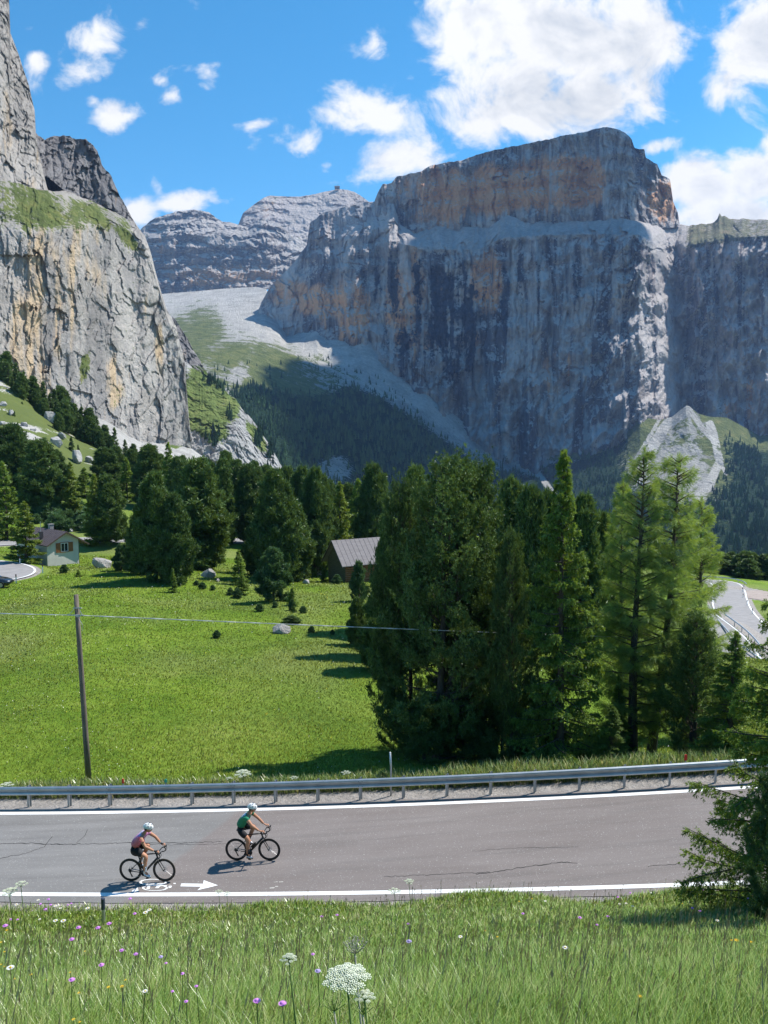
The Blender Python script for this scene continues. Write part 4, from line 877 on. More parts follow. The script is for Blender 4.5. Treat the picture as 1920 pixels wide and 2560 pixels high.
def conifer(name, kind, H, Rr, seed, nbr, dens, tl, tw, k, needle, limbs=True, tops=1, bare=.05, lean=0.0, stems=1):
    """tapered trunk with limbs + crown of needle tufts; returns root Empty"""
    rs = np.random.RandomState(seed); TB = MB(); POS = []; DIR = []; LEN = []
    def trunk_at(t, st=0): 
        ox = st*Rr*.28; return np.array([lean*H*t+ox*min(1, t*3)*1.0+.03*H*math.sin(t*5+seed)*.3, .02*H*math.sin(t*4+seed*2)*.3+ox*.3, H*t])
    for st in range(stems):
        r0 = H*.016+.05
        Hs = 1.0 if st == 0 else .93
        TB.tube([trunk_at(t*Hs, st) for t in np.linspace(-.02, .98, 9)], [max(.012, r0*(1-t*.95)) for t in np.linspace(0, 1, 9)], 7)
    for i in range(nbr):
        st = i % stems
        u = (i+rs.rand())/nbr
        t = bare+(1-bare)*u**.92
        az = rs.rand()*2*math.pi
        if kind == 'pine':
            rr = Rr*min(1.0, (1.03-t)**.72*1.18)*(.82+.18*float(sstep(0, .3, t)))*rs.uniform(.72, 1.12); el = R(rs.uniform(-12, 26)+25*t); curve = .35
        elif kind == 'spruce':
            rr = Rr*((1.02-t)**.9)*1.06*rs.uniform(.72, 1.15)*(.8+.2*float(sstep(0, .12, t))); el = R(rs.uniform(-22, 2)+35*t*t); curve = .12
        else:
            rr = Rr*((1.03-t)**.62)*1.05*rs.uniform(.55, 1.15)*(.55+.45*float(sstep(0, .35, t))); el = R(rs.uniform(-6, 14)+22*t); curve = .05
        rr = max(rr, .05*Rr); s_in = 0
        base = trunk_at(min(t, .98), st)
        ns = 5; bp = []
        hd = np.array([math.cos(az), math.sin(az), 0]); 
        for s in np.linspace(0, 1, ns):
            z = math.tan(el)*rr*s*.9+curve*rr*s*s*(1 if kind != 'spruce' else .9)
            side = .12*rr*math.sin(s*3+az*3)
            bp.append(base+hd*rr*s+np.array([-hd[1], hd[0], 0])*side+np.array([0, 0, z]))
        bp = np.array(bp)
        if limbs: TB.tube(list(bp), [max(.006, H*.0028*(1-s)+.006) for s in np.linspace(0, 1, ns)], 4, caps=False)
        # lateral twigs
        nt_ = max(3, int(dens*rr/Rr*(1.15 if kind == 'larch' else 1)))
        s0 = .2 if kind == 'pine' else .05
        ss = s0+(1-s0)*rs.rand(nt_)**.75
        seg = np.clip((ss*(ns-1)).astype(int), 0, ns-2); f = ss*(ns-1)-seg
        pb = bp[seg]*(1-f[:, None])+bp[seg+1]*f[:, None]
        sgn = np.where(rs.rand(nt_) < .5, -1, 1); lat = np.array([-hd[1], hd[0], 0])[None]*sgn[:, None]
        tl_ = (rr*(.34 if kind != 'larch' else .55)*(1.12-ss)+.10*Rr)*rs.uniform(.3, 1.0, nt_)
        td = lat*.8+hd[None]*.7+rs.normal(0, .25, (nt_, 3))
        if kind == 'spruce': td[:, 2] -= .45+.3*rs.rand(nt_)
        elif kind == 'pine': td[:, 2] += .35
        else: td[:, 2] += rs.uniform(-.5, .35, nt_)
        td /= np.linalg.norm(td, axis=1)[:, None]
        m_ = 3 if kind != 'larch' else 5
        if kind == 'pine':
            bs = tl*.75
            for q_ in range(4):
                POS.append(pb+td*tl_[:, None]+rs.normal(0, bs*.55, (nt_, 3))); DIR.append(td*.45+np.array([0, 0, .8])); LEN.append(np.full(nt_, tl))
            m_ = 1
        for q_ in range(m_):
            fr = (q_+rs.rand(nt_))/m_
            POS.append(pb+td*(tl_*fr)[:, None]); DIR.append(td*(.8 if kind == 'pine' else .9)+np.array([0, 0, .55 if kind == 'pine' else -.15])); LEN.append(np.full(nt_, tl))
        # outer tuft cluster (pine brushes)
        if kind == 'pine':
            nn = max(2, int(dens*.35)); c_ = bp[-1]+rs.normal(0, 1, (nn, 3))*np.array([.07, .07, .10])*Rr*.8
            POS.append(c_); DIR.append(np.tile(hd*.3+np.array([0, 0, .8]), (nn, 1))); LEN.append(np.full(nn, tl*1.15))
    top = trunk_at(1.0); nn = int(dens*1.5)
    sp_h = .10 if kind == 'pine' else .06
    for st in range(stems):
        tp = trunk_at(1.0 if st == 0 else .93, st)
        POS.append(tp+np.stack([rs.normal(0, Rr*(.10 if kind == 'pine' else .03), nn), rs.normal(0, Rr*(.10 if kind == 'pine' else .03), nn), -rs.rand(nn)*H*sp_h], -1)); DIR.append(np.tile([0, 0, 1.0], (nn, 1))); LEN.append(np.full(nn, tl))
    POS = np.concatenate(POS); DIR = np.concatenate(DIR); LEN = np.concatenate(LEN)
    V, F_, tint = tufts(POS, DIR, LEN, tw, k, rs, .7 if kind == 'pine' else (.45 if kind == 'spruce' else .28))
    root = empty(name, (0, 0, 0))
    TB.build('trunk', BARK, root, True)
    np_mesh('crown', V, [F_], needle, False, {'tint': tint}, root)
    root['_h'] = H; root['_r'] = Rr
    return root
def place(proto, px, Y, py_top, rad=None, label=None, group=None, cat=None, rz=None, sink=.1, first=False, name=None, py_base=None):
    a, b = ray(px, py_top); x = float(a)*Y; ztop = float(b)*Y
    z = H1(x, Y)-sink
    h = max(ztop-z, .4, (rad or 0)*1.6 if (proto['_h'] < 2 or cat == 'bush') else 0)/proto['_h']
    r = (rad*.92/proto['_r']) if rad else h*1.1
    o = proto if not proto.get('_used') else copy_tree(proto)
    proto['_used'] = 1
    o.location = (x, Y, z); o.rotation_euler = (0, 0, random.uniform(0, 6.28) if rz is None else rz); o.scale = (r, r, h)
    for k_ in ('group', 'label', 'category'):
        if k_ in o and o is not proto: del o[k_]
    if '_used' in o and o is not proto: del o['_used']
    tag(o, label, cat, group)
    if name: o.name = name
    return o
random.seed(5)
# ---- near group behind the guardrail
pA = conifer('stone_pine', 'pine', 12, 3.3, 11, 200, 40, .15, .032, 8, PINE_N, tops=3, bare=.0, stems=2)
place(pA, 1105, 34, 1168, 3.0, 'tall broad stone pine, left half of the big dark clump behind the guardrail', cat='tree', rz=.4)
pB = conifer('stone_pine', 'pine', 12, 2.9, 23, 190, 38, .15, .032, 8, PINE_N, bare=.01, stems=2)
place(pB, 1203, 35.3, 1178, 2.15, 'tall stone pine left of the bright green spruce, right half of the big dark clump', cat='tree', rz=2.0)
place(pB, 1285, 33, 1345, 1.25, 'shorter stone pine at the foot of the bright green spruce behind the rail', cat='tree', rz=4.0)
place(pA, 1028, 36, 1222, 1.75, 'dark stone pine on the left flank of the big clump, low branches over the meadow', cat='tree', rz=3.1)
DARK_N = needle_mat('shaded_pine_needles', (.020, .046, .013), (.105, .165, .045), .22, .5)
pS = conifer('stone_pine', 'pine', 4, 1.6, 27, 80, 34, .15, .030, 8, PINE_N, bare=.0)
for px_, Y_, pt_, r_, l_ in [(1062, 33.2, 1742, 1.3, 'low dark pine under the left side of the big clump behind the guardrail'), (1160, 34.2, 1765, 1.4, 'low dark pine between the trunks in the middle of the big clump'),
                             (1258, 33.6, 1735, 1.3, 'low dark pine under the right side of the big clump behind the guardrail'), (1352, 33.4, 1770, 1.1, 'low dark pine at the left foot of the bright green spruce')]:
    place(pS, px_, Y_, pt_, r_, l_, cat='tree')
sA = conifer('spruce', 'spruce', 12, 2.7, 31, 215, 84, .15, .030, 7, SPRUCE_N, bare=.01)
place(sA, 1412, 32, 1130, 2.2, 'tall bright green spruce with a bare spiky top between the stone pines and the larches', cat='tree', rz=1.0)
place(sA, 1532, 31.2, 1768, .95, 'low young spruce in front of the larch trunks behind the guardrail', cat='tree', rz=3.0)
lA = conifer('larch', 'larch', 12, 2.2, 41, 150, 74, .24, .010, 3, LARCH_N, bare=.06)
place(lA, 1605, 34, 1124, 2.2, 'light green larch with a straight dark trunk, nearer the bright green spruce', cat='tree', rz=.5)
lB = conifer('larch', 'larch', 12, 2.4, 43, 160, 74, .24, .010, 3, LARCH_N, bare=.08, lean=.075)
o = place(lB, 1652, 34.6, 1140, 2.5, 'light green larch leaning right with its trunk bent at the foot', cat='tree', rz=0)
place(lA, 1560, 37.5, 1205, 1.6, 'slim light green larch half hidden behind the straight-trunked larch', cat='tree', rz=2.5)
place(lA, 1758, 40, 1245, 1.9, 'light green larch standing just left of the lower road bend', cat='tree', rz=4.2)
place(sA, 1548, 34, 1690, .75, 'small bluish young conifer between the spruce and the first larch trunk', cat='tree', rz=5.0)
place(pA, 1745, 32, 1548, 1.5, 'dense dark stone pine right of the larches, below the lower road', cat='tree', rz=1.2)
place(sA, 1838, 30, 1580, 1.5, 'yellowish green spruce right of the dense stone pine, near the right edge', cat='tree', rz=2.2)
# near spruce at the right edge, on the bank
sN = conifer('spruce', 'spruce', 6.5, 2.2, 57, 150, 105, .085, .015, 7, SPRUCE_N, bare=.01)
place(sN, 1995, 15.2, 1385, 2.1, 'near dark spruce on the bank at the right edge, its branches hanging over the road', cat='tree', rz=.3)
pN = conifer('young_pine', 'pine', 3, .8, 59, 50, 44, .08, .012, 7, PINEB_N, bare=.02)
place(pN, 1962, 13.0, 1890, .62, 'young bluish pine in front of the near spruce at the right edge', cat='tree', rz=.3)
# ---- middle distance, one by one
mP = [conifer('stone_pine', 'pine', 10, 2.6, 100+i, 150, 30, .42, .085, 6, PINE_N, limbs=False, bare=.0, stems=1+(i == 2)) for i in range(3)]
mS = [conifer('spruce', 'spruce', 10, 2.0, 110+i, 110, 26, .36, .075, 5, SPRUCE_N, limbs=False, bare=.02) for i in range(2)]
mY = conifer('yellow_green_spruce', 'spruce', 10, 2.2, 120, 110, 26, .36, .075, 5, YELLOW_N, limbs=False, bare=.02)
mB_ = conifer('blue_green_pine', 'pine', 6, 2.0, 130, 90, 30, .26, .055, 7, PINEB_N, limbs=False, bare=.0)
P0, P1, P2 = mP; S0, S1 = mS
ROW = 'conifers along the upper road and meadow edge'
LIST = [
 (P1, 937, 108, 1175, 3.0, 'dark round-topped stone pine rising right behind the wooden barn'),
 (P0, 968, 57, 1300, 1.25, 'narrow dark stone pine overlapping the right end of the barn roof'),
 (P2, 948, 52, 1480, 1.5, 'low dark stone pine whose shadow falls on the meadow left of the big clump'),
 (mB_, 897, 78, 1409, .95, 'small bluish green pine standing in front of the barn wall'),
 (P1, 1042, 66, 1189, 2.2, 'stone pine peeping between the dark round pine and the big clump'),
 (P0, 1277, 62, 1221, 2.1, 'stone pine with a flat round top in the gap left of the bright green spruce'),
 (P2, 1322, 60, 1238, 1.8, 'stone pine close behind the left side of the bright green spruce'),
 (P0, 1368, 64, 1250, 2.0, 'stone pine behind the middle of the bright green spruce'),
 (P1, 1460, 60, 1258, 2.1, 'stone pine behind the right side of the bright green spruce'),
 (P2, 1505, 62, 1300, 1.9, 'stone pine between the bright green spruce and the straight larch, farther back'),
 (S0, 8, 120, 1158, 3.0, 'tall spruce at the left edge above the roadside pines'),
 (P2, 34, 150, 1071, 4.2, 'broad dark stone pine at the left edge, highest crown behind the small house'),
 (P0, 98, 142, 1109, 4.3, 'broad dark stone pine behind the small house, second from the left edge'),
 (mY, 60, 99, 1256, 2.4, 'yellowish green spruce covering the left end of the small house'),
 (mY, 174, 142, 1158, 2.5, 'slim yellowish spruce on the bushy slope above the small house'),
 (mY, 236, 118, 1189, 2.4, 'yellowish green spruce right of the small house beside the upper road'),
 (P1, 268, 119, 1198, 3.0, 'stone pine directly behind the roadside boulder'),
 (P1, 385, 85, 1196, 2.7, 'big full stone pine in the meadow right of the small house'),
 (P2, 432, 84, 1246, 2.1, 'stone pine joined to the right side of the big meadow pine'),
 (P0, 348, 92, 1290, 1.9, 'stone pine filling the left side of the big meadow pine'),
 (mB_, 301, 94, 1366, 1.0, 'small cone-shaped pine beside the roadside boulder'),
 (S1, 431, 79, 1421, .55, 'tiny young spruce at the foot of the big meadow pine'),
 (P2, 257, 175, 1124, 3.3, None), (S0, 315, 165, 1147, 2.4, None), (P0, 373, 160, 1121, 3.6, None), (S1, 420, 158, 1109, 2.7, None), (P1, 445, 150, 1150, 2.8, None),
 (P0, 492, 101, 1163, 4.0, 'massive stone pine between the big meadow pine and the pale roadside rock'),
 (P1, 460, 110, 1168, 2.6, 'stone pine touching the left side of the massive pine'),
 (P2, 508, 128, 1158, 2.9, None), (P1, 556, 126, 1160, 2.7, 'stone pine standing left of the pale roadside rock'), (P0, 563, 170, 1136, 2.8, None),
 (P2, 592, 150, 1158, 2.9, None), (P0, 618, 128, 1172, 2.6, 'stone pine right behind the pale roadside rock'), (P2, 636, 142, 1162, 2.3, 'slim stone pine with a rounded tip against the pale rib'),
 (P1, 688, 93, 1188, 3.0, 'tallest dark stone pine in the middle of the tree row, behind the round little pine'), (P0, 728, 96, 1262, 2.7, 'stone pine on the right side of the tallest middle pine'), (P2, 648, 99, 1290, 2.0, 'stone pine on the left side of the tallest middle pine'),
 (P2, 718, 128, 1178, 2.6, None), (P1, 752, 124, 1178, 2.6, None), (P1, 786, 103, 1184, 2.5, 'stone pine just left of the barn gable'), (P0, 806, 108, 1202, 2.1, 'stone pine directly behind the barn gable'),
 (mY, 848, 116, 1208, 2.7, 'lighter green spruce behind the barn roof'), (P2, 872, 134, 1216, 2.7, None), (S0, 893, 128, 1200, 2.6, None),
 (mB_, 682, 76, 1379, 1.75, 'round bushy little pine in the meadow before the tree row'),
 (S1, 596, 86, 1378, 1.15, 'small dark spruce left of the round bushy little pine'), (S0, 604, 80, 1438, .9, 'smaller spruce below the small dark spruce'),
 (P2, 728, 66, 1540, .75, 'dark little pine growing from the grey rock outcrop'), (S1, 731, 73, 1470, .7, 'thin young spruce right of the round bushy little pine'),
 (S0, 735, 70, 1515, .35, 'sapling between the thin young spruce and the dark little pine'), (S1, 810, 96, 1420, .65, 'sapling left of the barn in the sunny grass'),
 (S0, 196, 89, 1425, .5, 'lone shrubby pine on the grass below the small house'),
 (P2, 891, 60, 1500, .8, 'short pine in the shade left of the big clump'),
 (P0, 550, 190, 1170, 2.6, None), (P1, 490, 200, 1150, 2.8, None), (P2, 820, 150, 1205, 2.6, None), (P1, 670, 150, 1172, 2.6, None), (S0, 530, 165, 1168, 2.2, None),
 (P1, 330, 200, 1128, 2.8, None), (P2, 290, 190, 1120, 2.7, None), (S1, 210, 160, 1170, 2.3, None), (P0, 135, 165, 1130, 2.9, None), (P1, 400, 190, 1140, 2.8, None),
]
for (pr, px, Y, pt, rad, lb) in LIST:
    c_ = 'tree'
    if lb: place(pr, px, Y, pt, rad, lb, ROW, c_)
    else: place(pr, px, Y, pt, rad, 'dark conifer in the far line of trees against the cliff foot and valley', 'conifers in the far tree line', c_)
# low bushes on the meadow
shr = conifer('dwarf_pine_bush', 'pine', 1.3, .6, 140, 36, 12, .22, .030, 7, PINEB_N, limbs=False, bare=0)
for px, Y, pt, rad, lb in [(506, 82, 1474, .6, None), (532, 81, 1487, .45, None), (491, 84, 1464, .45, None), (593, 78, 1482, .75, 'low pine bush below the smaller spruce'), (575, 79, 1474, .6, None), (687, 72, 1505, .45, None),
                       (758, 70, 1526, .55, None), (649, 70, 1534, .6, None), (779, 63, 1594, .45, None), (542, 61, 1612, .5, None), (831, 63, 1582, .3, None), (730, 71, 1500, .5, None), (842, 92, 1444, .9, 'rounded green bush at the foot of the barn'),
                       (160, 92, 1426, .8, None)]:
    place(mB_, px, Y, pt, rad*.72, lb or 'small green pine bush dotted in the open meadow', 'small bushes in the meadow', 'bush', sink=.05)
for i_ in range(30):
    px = random.uniform(70, 235); Y = random.uniform(131, 150); zb = H1(float(ray(px, 1300)[0])*Y, Y)
    b_ = zb/Y; rr_ = random.uniform(.7, 1.6)
    v_ = (-b_*CP-SP)/(CP-b_*SP); py_ = 1280+F*v_
    place(shr, px, Y, py_-random.uniform(8, 17), rr_, 'leafy green bush among the pale rocks above the upper road', 'bushes above the upper road', 'bush', sink=.1)
# ---- left hillside
hP = [conifer('mountain_pine', 'pine', 10, 2.5, 200+i, 80, 12, .62, .16, 6, PINE_N, limbs=False, bare=.02) for i in range(2)]
hS = [conifer('mountain_spruce', 'spruce', 10, 2.0, 210+i, 80, 13, .6, .14, 5, PINE_N, limbs=False, bare=.02) for i in range(2)]
HILL = 'conifers on the left hillside'
for px, Y, pt, lb in [(14, 262, 883, 'tallest pine on the left hillside skyline at the picture edge'), (40, 258, 909, None), (81, 256, 944, None), (107, 258, 956, None), (150, 262, 970, None), (168, 262, 982, 'slender spruce rising above its neighbours on the hillside skyline'), (185, 262, 1014, None), (204, 262, 1019, None), (221, 262, 1025, None),
                  (240, 264, 1042, None), (260, 265, 1066, None), (285, 258, 1071, 'pointed spruce in front of the pale scree'), (312, 268, 1100, None), (333, 270, 1112, None), (0, 262, 900, None), (60, 258, 930, None), (95, 254, 965, None), (125, 256, 985, None), (135, 258, 975, None), (142, 250, 1030, None), (30, 250, 940, None), (50, 250, 965, None),
                  (36, 228, 1028, 'lone pine on the grass below the skyline trees at the left edge'), (121, 226, 1089, 'little lone spruce among the hillside boulders'), (178, 224, 1092, 'lone pine beside the large hillside boulder'), (55, 244, 1005, None), (145, 240, 1034, None), (163, 228, 1106, None), (195, 226, 1112, None), (20, 262, 925, None),
                  (160, 256, 1005, None), (215, 256, 1060, None), (200, 258, 1045, None), (232, 258, 1075, None), (250, 258, 1090, None), (270, 256, 1105, None), (180, 258, 1030, None), (75, 258, 960, None), (300, 255, 1125, None), (325, 255, 1135, None), (350, 262, 1128, None), (380, 262, 1138, None), (398, 262, 1150, None), (345, 240, 1150, None), (365, 230, 1158, None), (10, 175, 1130, None), (62, 180, 1120, None)]:
    pr = random.choice(hP+hS)
    if lb and 'spruce' in lb: pr = hS[0]
    place(pr, px, Y, pt, None, lb or 'dark conifer packed in the wooded strip climbing the left hillside', HILL, 'tree', sink=.6)
for i_ in range(64):
    t_ = i_/45; px = 4+t_*330+random.uniform(-8, 8); Y = random.uniform(248, 262)
    sky_ = np.interp(px, [0, 14, 40, 81, 107, 150, 185, 221, 260, 312, 360], [905, 890, 912, 948, 962, 975, 1016, 1030, 1070, 1104, 1130])
    place(random.choice(hP+hS), px, Y, sky_+random.uniform(10, 62), None, 'dark conifer packed in the wooded strip climbing the left hillside', HILL, 'tree', sink=.6)
for px, Y, pt in [(1690, 200, 1392), (1735, 195, 1400), (1812, 188, 1388), (1828, 190, 1384), (1845, 186, 1392), (1862, 184, 1382), (1880, 186, 1386), (1897, 188, 1398), (1915, 184, 1390), (1870, 180, 1400), (1800, 186, 1398), (1782, 190, 1395), (1760, 190, 1392), (1935, 182, 1395)]:
    place(random.choice(hP), px, Y, pt, 3.0, 'dark pine in the short row behind the lower road bend', 'pines behind the lower road bend', 'tree', sink=.3)
# ================================================================ guardrail and roadside things
GALV = plain('galvanised_steel', (.50, .53, .55), (.36, .39, .41), 2.2, .42, metal=.75, detail=6, sc=(1, 1, 1), spec=.5)
GALVP = plain('galvanised_post', (.42, .44, .46), (.30, .32, .34), 5, .5, metal=.6)
DARKM = plain('dark_bolt', (.06, .06, .065), rough=.5, metal=.5)
def rail_Y(x): return rd_Y(x)+rd_W(x)+.50
def rail_z(x): return rd_z(x)-.02
gr = empty('guardrail', (0, float(rail_Y(0)), float(rail_z(0))), 0, 'long galvanised steel guardrail along the far side of the road', 'guardrail')
gx, gy, gz = gr.location
prof = [(-.000, .00), (-.045, .02), (-.045, .055), (.012, .085), (.012, .115), (-.045, .145), (-.045, .195), (.012, .225), (.012, .255), (-.045, .285), (-.045, .32), (.0, .335)]
prof = [(-.002, .0), (-.05, .03), (-.062, .065), (-.045, .10), (.008, .135), (.008, .175), (-.045, .21), (-.062, .245), (-.05, .28), (-.002, .31)]
xs = np.linspace(-30, 21.5, 190); V = []
th = .004
for x in xs:
    for (dy_, dz_) in prof: V.append((x-gx, float(rail_Y(x))+dy_-.05-gy, float(rail_z(x))+.46+dz_-gz))
    for (dy_, dz_) in prof[::-1]: V.append((x-gx, float(rail_Y(x))+dy_-.05+.006-gy, float(rail_z(x))+.46+dz_-gz))
n = len(xs); m = 2*len(prof); idx = np.arange(n*m).reshape(n, m); nx_ = np.roll(idx, -1, 1)
q = np.stack([idx[:-1], idx[1:], nx_[1:], nx_[:-1]], -1).reshape(-1, 4)
beam = np_mesh('rail_beam', V, [q], GALV, False, parent=gr)
post_me = None; splice = MB()
k = 0; x = 12.3+1.455*6
while x > -29:
    mb = MB(); y = float(rail_Y(x)); z = float(rail_z(x))
    c_ = (0, 0, 0)
    if post_me is None:
        mb.box((0, .03, .37), (.006, .10, .84)); mb.box((-.03, -.018, .37), (.055, .005, .84)); mb.box((.03, .078, .37), (.055, .005, .84)); mb.box((0, -.03, .62), (.09, .03, .2)); mb.box((0, -.108, .615), (.03, .012, .03))
        p = mb.build('post', GALVP, gr); post_me = p.data
    else:
        p = bpy.data.objects.new('post', post_me); COL.objects.link(p); p.parent = gr
    p.location = (x-gx, y-gy, z-gz)
    if k % 3 == 0:
        sp = MB()
        for dx in (-.06, .06):
            for dz_ in (.07, .24): sp.ball((x-gx+dx, y-gy-.118, z-gz+.46+dz_), .013, 6, 4)
        sp.build('splice_bolt', DARKM, gr)
    x -= 1.455; k += 1
RED = plain('red_reflector', (.75, .05, .03), (.6, .03, .02), rough=.4); GREEN = plain('green_marker', (.05, .45, .3), rough=.4); WHITEP = plain('white_plastic', (.72, .73, .72), (.6, .61, .6), 6, .5); BLACKP = plain('black_band', (.02, .02, .025), rough=.5)
def marker(px, dz0, dz1, w_, mat, name, label, cat='marker', foot=GALVP):
    a, _ = ray(px, 1990); Y = 27.0
    for _ in range(6): Y = float(rail_Y(float(a)*Y))
    x = float(a)*Y
    r = empty(name, (x, Y+.06, float(rail_z(x))+.4), 0, label, cat)
    mb = MB(); mb.box((0, 0, dz0/2), (.04, .012, dz0)); mb.build('bracket', foot, r)
    mb = MB(); mb.prism([(-w_/2, dz0), (w_/2, dz0), (w_/2, dz1-.02), (w_/4, dz1), (-w_/4, dz1), (-w_/2, dz1-.02)], 'y', -.012, .012); mb.build('reflector', mat, r)
marker(307, .40, .56, .07, RED, 'reflector_marker', 'red reflector on top of the guardrail near the utility pole')
marker(414, .40, .52, .09, GREEN, 'small_sign', 'small green and white tag standing on the guardrail behind the riders', 'sign')
marker(1713, .40, .60, .09, RED, 'reflector_marker', 'red reflector on the guardrail beside the near spruce')
a, _ = ray(977, 1990); x = float(a)*27.9; Y = float(rail_Y(x))+.25
o = empty('marker_pole', (x, Y, float(rail_z(x))), 0, 'tall pale metal post rising behind the middle of the guardrail', 'post')
mb = MB(); mb.tube([(0, 0, -.1), (0, 0, 1.0), (-.03, 0, 1.5)], .032, 8); mb.build('shaft', GALV, o, True)
mb = MB(); mb.ball((-.031, 0, 1.5), (.034, .034, .05), 8, 6); mb.build('cap', WHITEP, o, True)
# near edge marker (stub post in the grass)
px0 = 258; a, b_ = ray(px0, 2272); Yb = 20.0; x = float(a)*Yb
o = empty('stub_post', (x, Yb, H1(x, Yb)), 0, 'short metal stub post in the grass on the near side of the road', 'post')
mb = MB(); mb.tube([(0, 0, -.1), (0, 0, .42)], .045, 10); mb.build('shaft', GALV, o)
mb = MB(); mb.tube([(0, 0, .42), (0, 0, .70)], .050, 10); mb.tube([(0, 0, .70), (.008, 0, .715)], [.050, .03], 10); mb.build('cap', plain('blue_black_cap', (.04, .055, .09), rough=.35), o)
# drain marker painted ring on the verge
# ---------------------------------------------------------------- delineator posts by the bend
def delineator(px, py, Y, label, h=.95, grp=None):
    a, b_ = ray(px, py); x = float(a)*Y; z = H1(x, Y)
    r = empty('delineator_post', (x, Y, z), 0, label, 'road post', grp)
    mb = MB(); mb.prism([(-.06, -.05), (.06, -.05), (0, .07)], 'z', -.1, h*.72); mb.build('shaft', WHITEP, r)
    mb = MB(); mb.prism([(-.062, -.052), (.062, -.052), (0, .072)], 'z', h*.72, h); mb.build('top_band', plain('dark_red_band', (.09, .02, .025), rough=.5) if grp is None else BLACKP, r)
    return r
delineator(50, 1405, 97.5, 'black and white road post at the back of the left hairpin')
delineator(107, 1423, 91, 'black and white road post just outside the hairpin curve')
delineator(41, 1456, 84, 'black and white road post nearest the parked car')
for px, py, Y in [(1856, 1482, 154), (1857, 1499, 146), (1867, 1520, 135), (1880, 1538, 124)]:
    delineator(px, py, Y, 'dark topped road post on the inside of the lower road bend', grp='posts along the lower bend')
# guardrails of the lower road
def far_rail(P, off, label, h=.75):
    P = P.copy(); d = np.gradient(P[:, :2], axis=0); d /= np.linalg.norm(d, axis=1)[:, None]+1e-9
    nrm = np.stack([-d[:, 1], d[:, 0]], -1); P[:, :2] += nrm*off
    r = empty('guardrail', tuple(P[0]), 0, label, 'guardrail'); O = P[0]
    mb = MB(); mb.tube([tuple(p-O+np.array([0, 0, h-.12])) for p in P], .11, 6); mb.build('rail_beam', GALV, r)
    acc_ = 0; last = P[0]
    for p in P:
        if np.linalg.norm(p-last) > 4:
            mb = MB(); mb.box(tuple(p-O+np.array([0, .18, h/2-.1])), (.08, .1, h)); mb.build('post', GALVP, r); last = p
far_rail(LOWER[:26], 3.5, 'curved guardrail round the back of the lower road bend')
far_rail(LOWER[52:88], -3.6, 'guardrail on the near side of the lower road below the larches')
far_rail(LOWER2[10:50], 2.7, 'guardrail between the two strips of lower road')
# ---------------------------------------------------------------- utility pole and cable
WOODP = plain('weathered_pole', (.20, .165, .135), (.10, .08, .065), 5, .95, bumpd=.02, sc=(4, 4, .35))
pY = 31.4; pb_ = at(222, 1955, pY); pt_ = at(190, 1487, pY)
pb_.z = H1(pb_.x, pY)-.1
pole = empty('utility_pole', pb_, 0, 'slightly leaning weathered wooden utility pole in the meadow behind the rail', 'utility pole')
d_ = pt_-pb_; mb = MB(); mb.tube([d_*t for t in (0, .25, .5, .75, 1.0)], [.115, .108, .10, .092, .086], 12); mb.build('shaft', WOODP, pole, True)
wa = at(190, 1538, pY)-pb_
mb = MB(); mb.box((wa.x+.1, wa.y-.09, wa.z+.30), (.30, .03, .05)); mb.build('bracket', GALVP, pole); mb = MB(); mb.box((wa.x+.11, wa.y-.10, wa.z), (.16, .05, .10)); mb.build('bracket', GALVP, pole)
mb = MB(); mb.tube([(wa.x+.16, wa.y-.1, wa.z+.3), (wa.x+.25, wa.y-.1, wa.z+.05), (wa.x+.38, wa.y-.1, wa.z)], .012, 5); mb.tube([(wa.x-.0, wa.y-.1, wa.z+.3), (wa.x-.2, wa.y-.1, wa.z+.07), (wa.x-.35, wa.y-.1, wa.z+.03)], .012, 5)
mb.tube([(wa.x+.1, wa.y-.11, wa.z-.05), (wa.x+.28, wa.y-.11, wa.z-.35), (wa.x+.26, wa.y-.11, wa.z-.6)], .008, 5); mb.build('tie_wire', GALVP, pole)
CABLE = plain('cable_sheath', (.62, .63, .62), (.45, .46, .46), 3, .45, spec=.5)
c0_ = at(-260, 1527, 33.5); c1_ = at(190, 1538, pY-.13/1); c2_ = at(1640, 1596, 35.0); c1_.y -= .0
def sag(a, b, s, n=40): return [a.lerp(b, t)+Vector((0, 0, -s*4*t*(1-t))) for t in np.linspace(0, 1, n)]
cab = empty('overhead_cable', c1_, 0, 'pale twisted overhead cable running from the wooden pole into the pines', 'cable')
for nm_, a, b, sg in (('span', c0_, c1_, .05), ('span', c1_, c2_, .18)):
    mb = MB(); pts = sag(a, b, sg*.15, 90 if a is c1_ else 30)
    for ph in (0, math.pi):
        mb.tube([p-c1_+Vector((0, math.sin(i*.9+ph)*.011, math.cos(i*.9+ph)*.011)) for i, p in enumerate(pts)], .0115, 5, caps=False)
    mb.build(nm_, CABLE, cab, True)
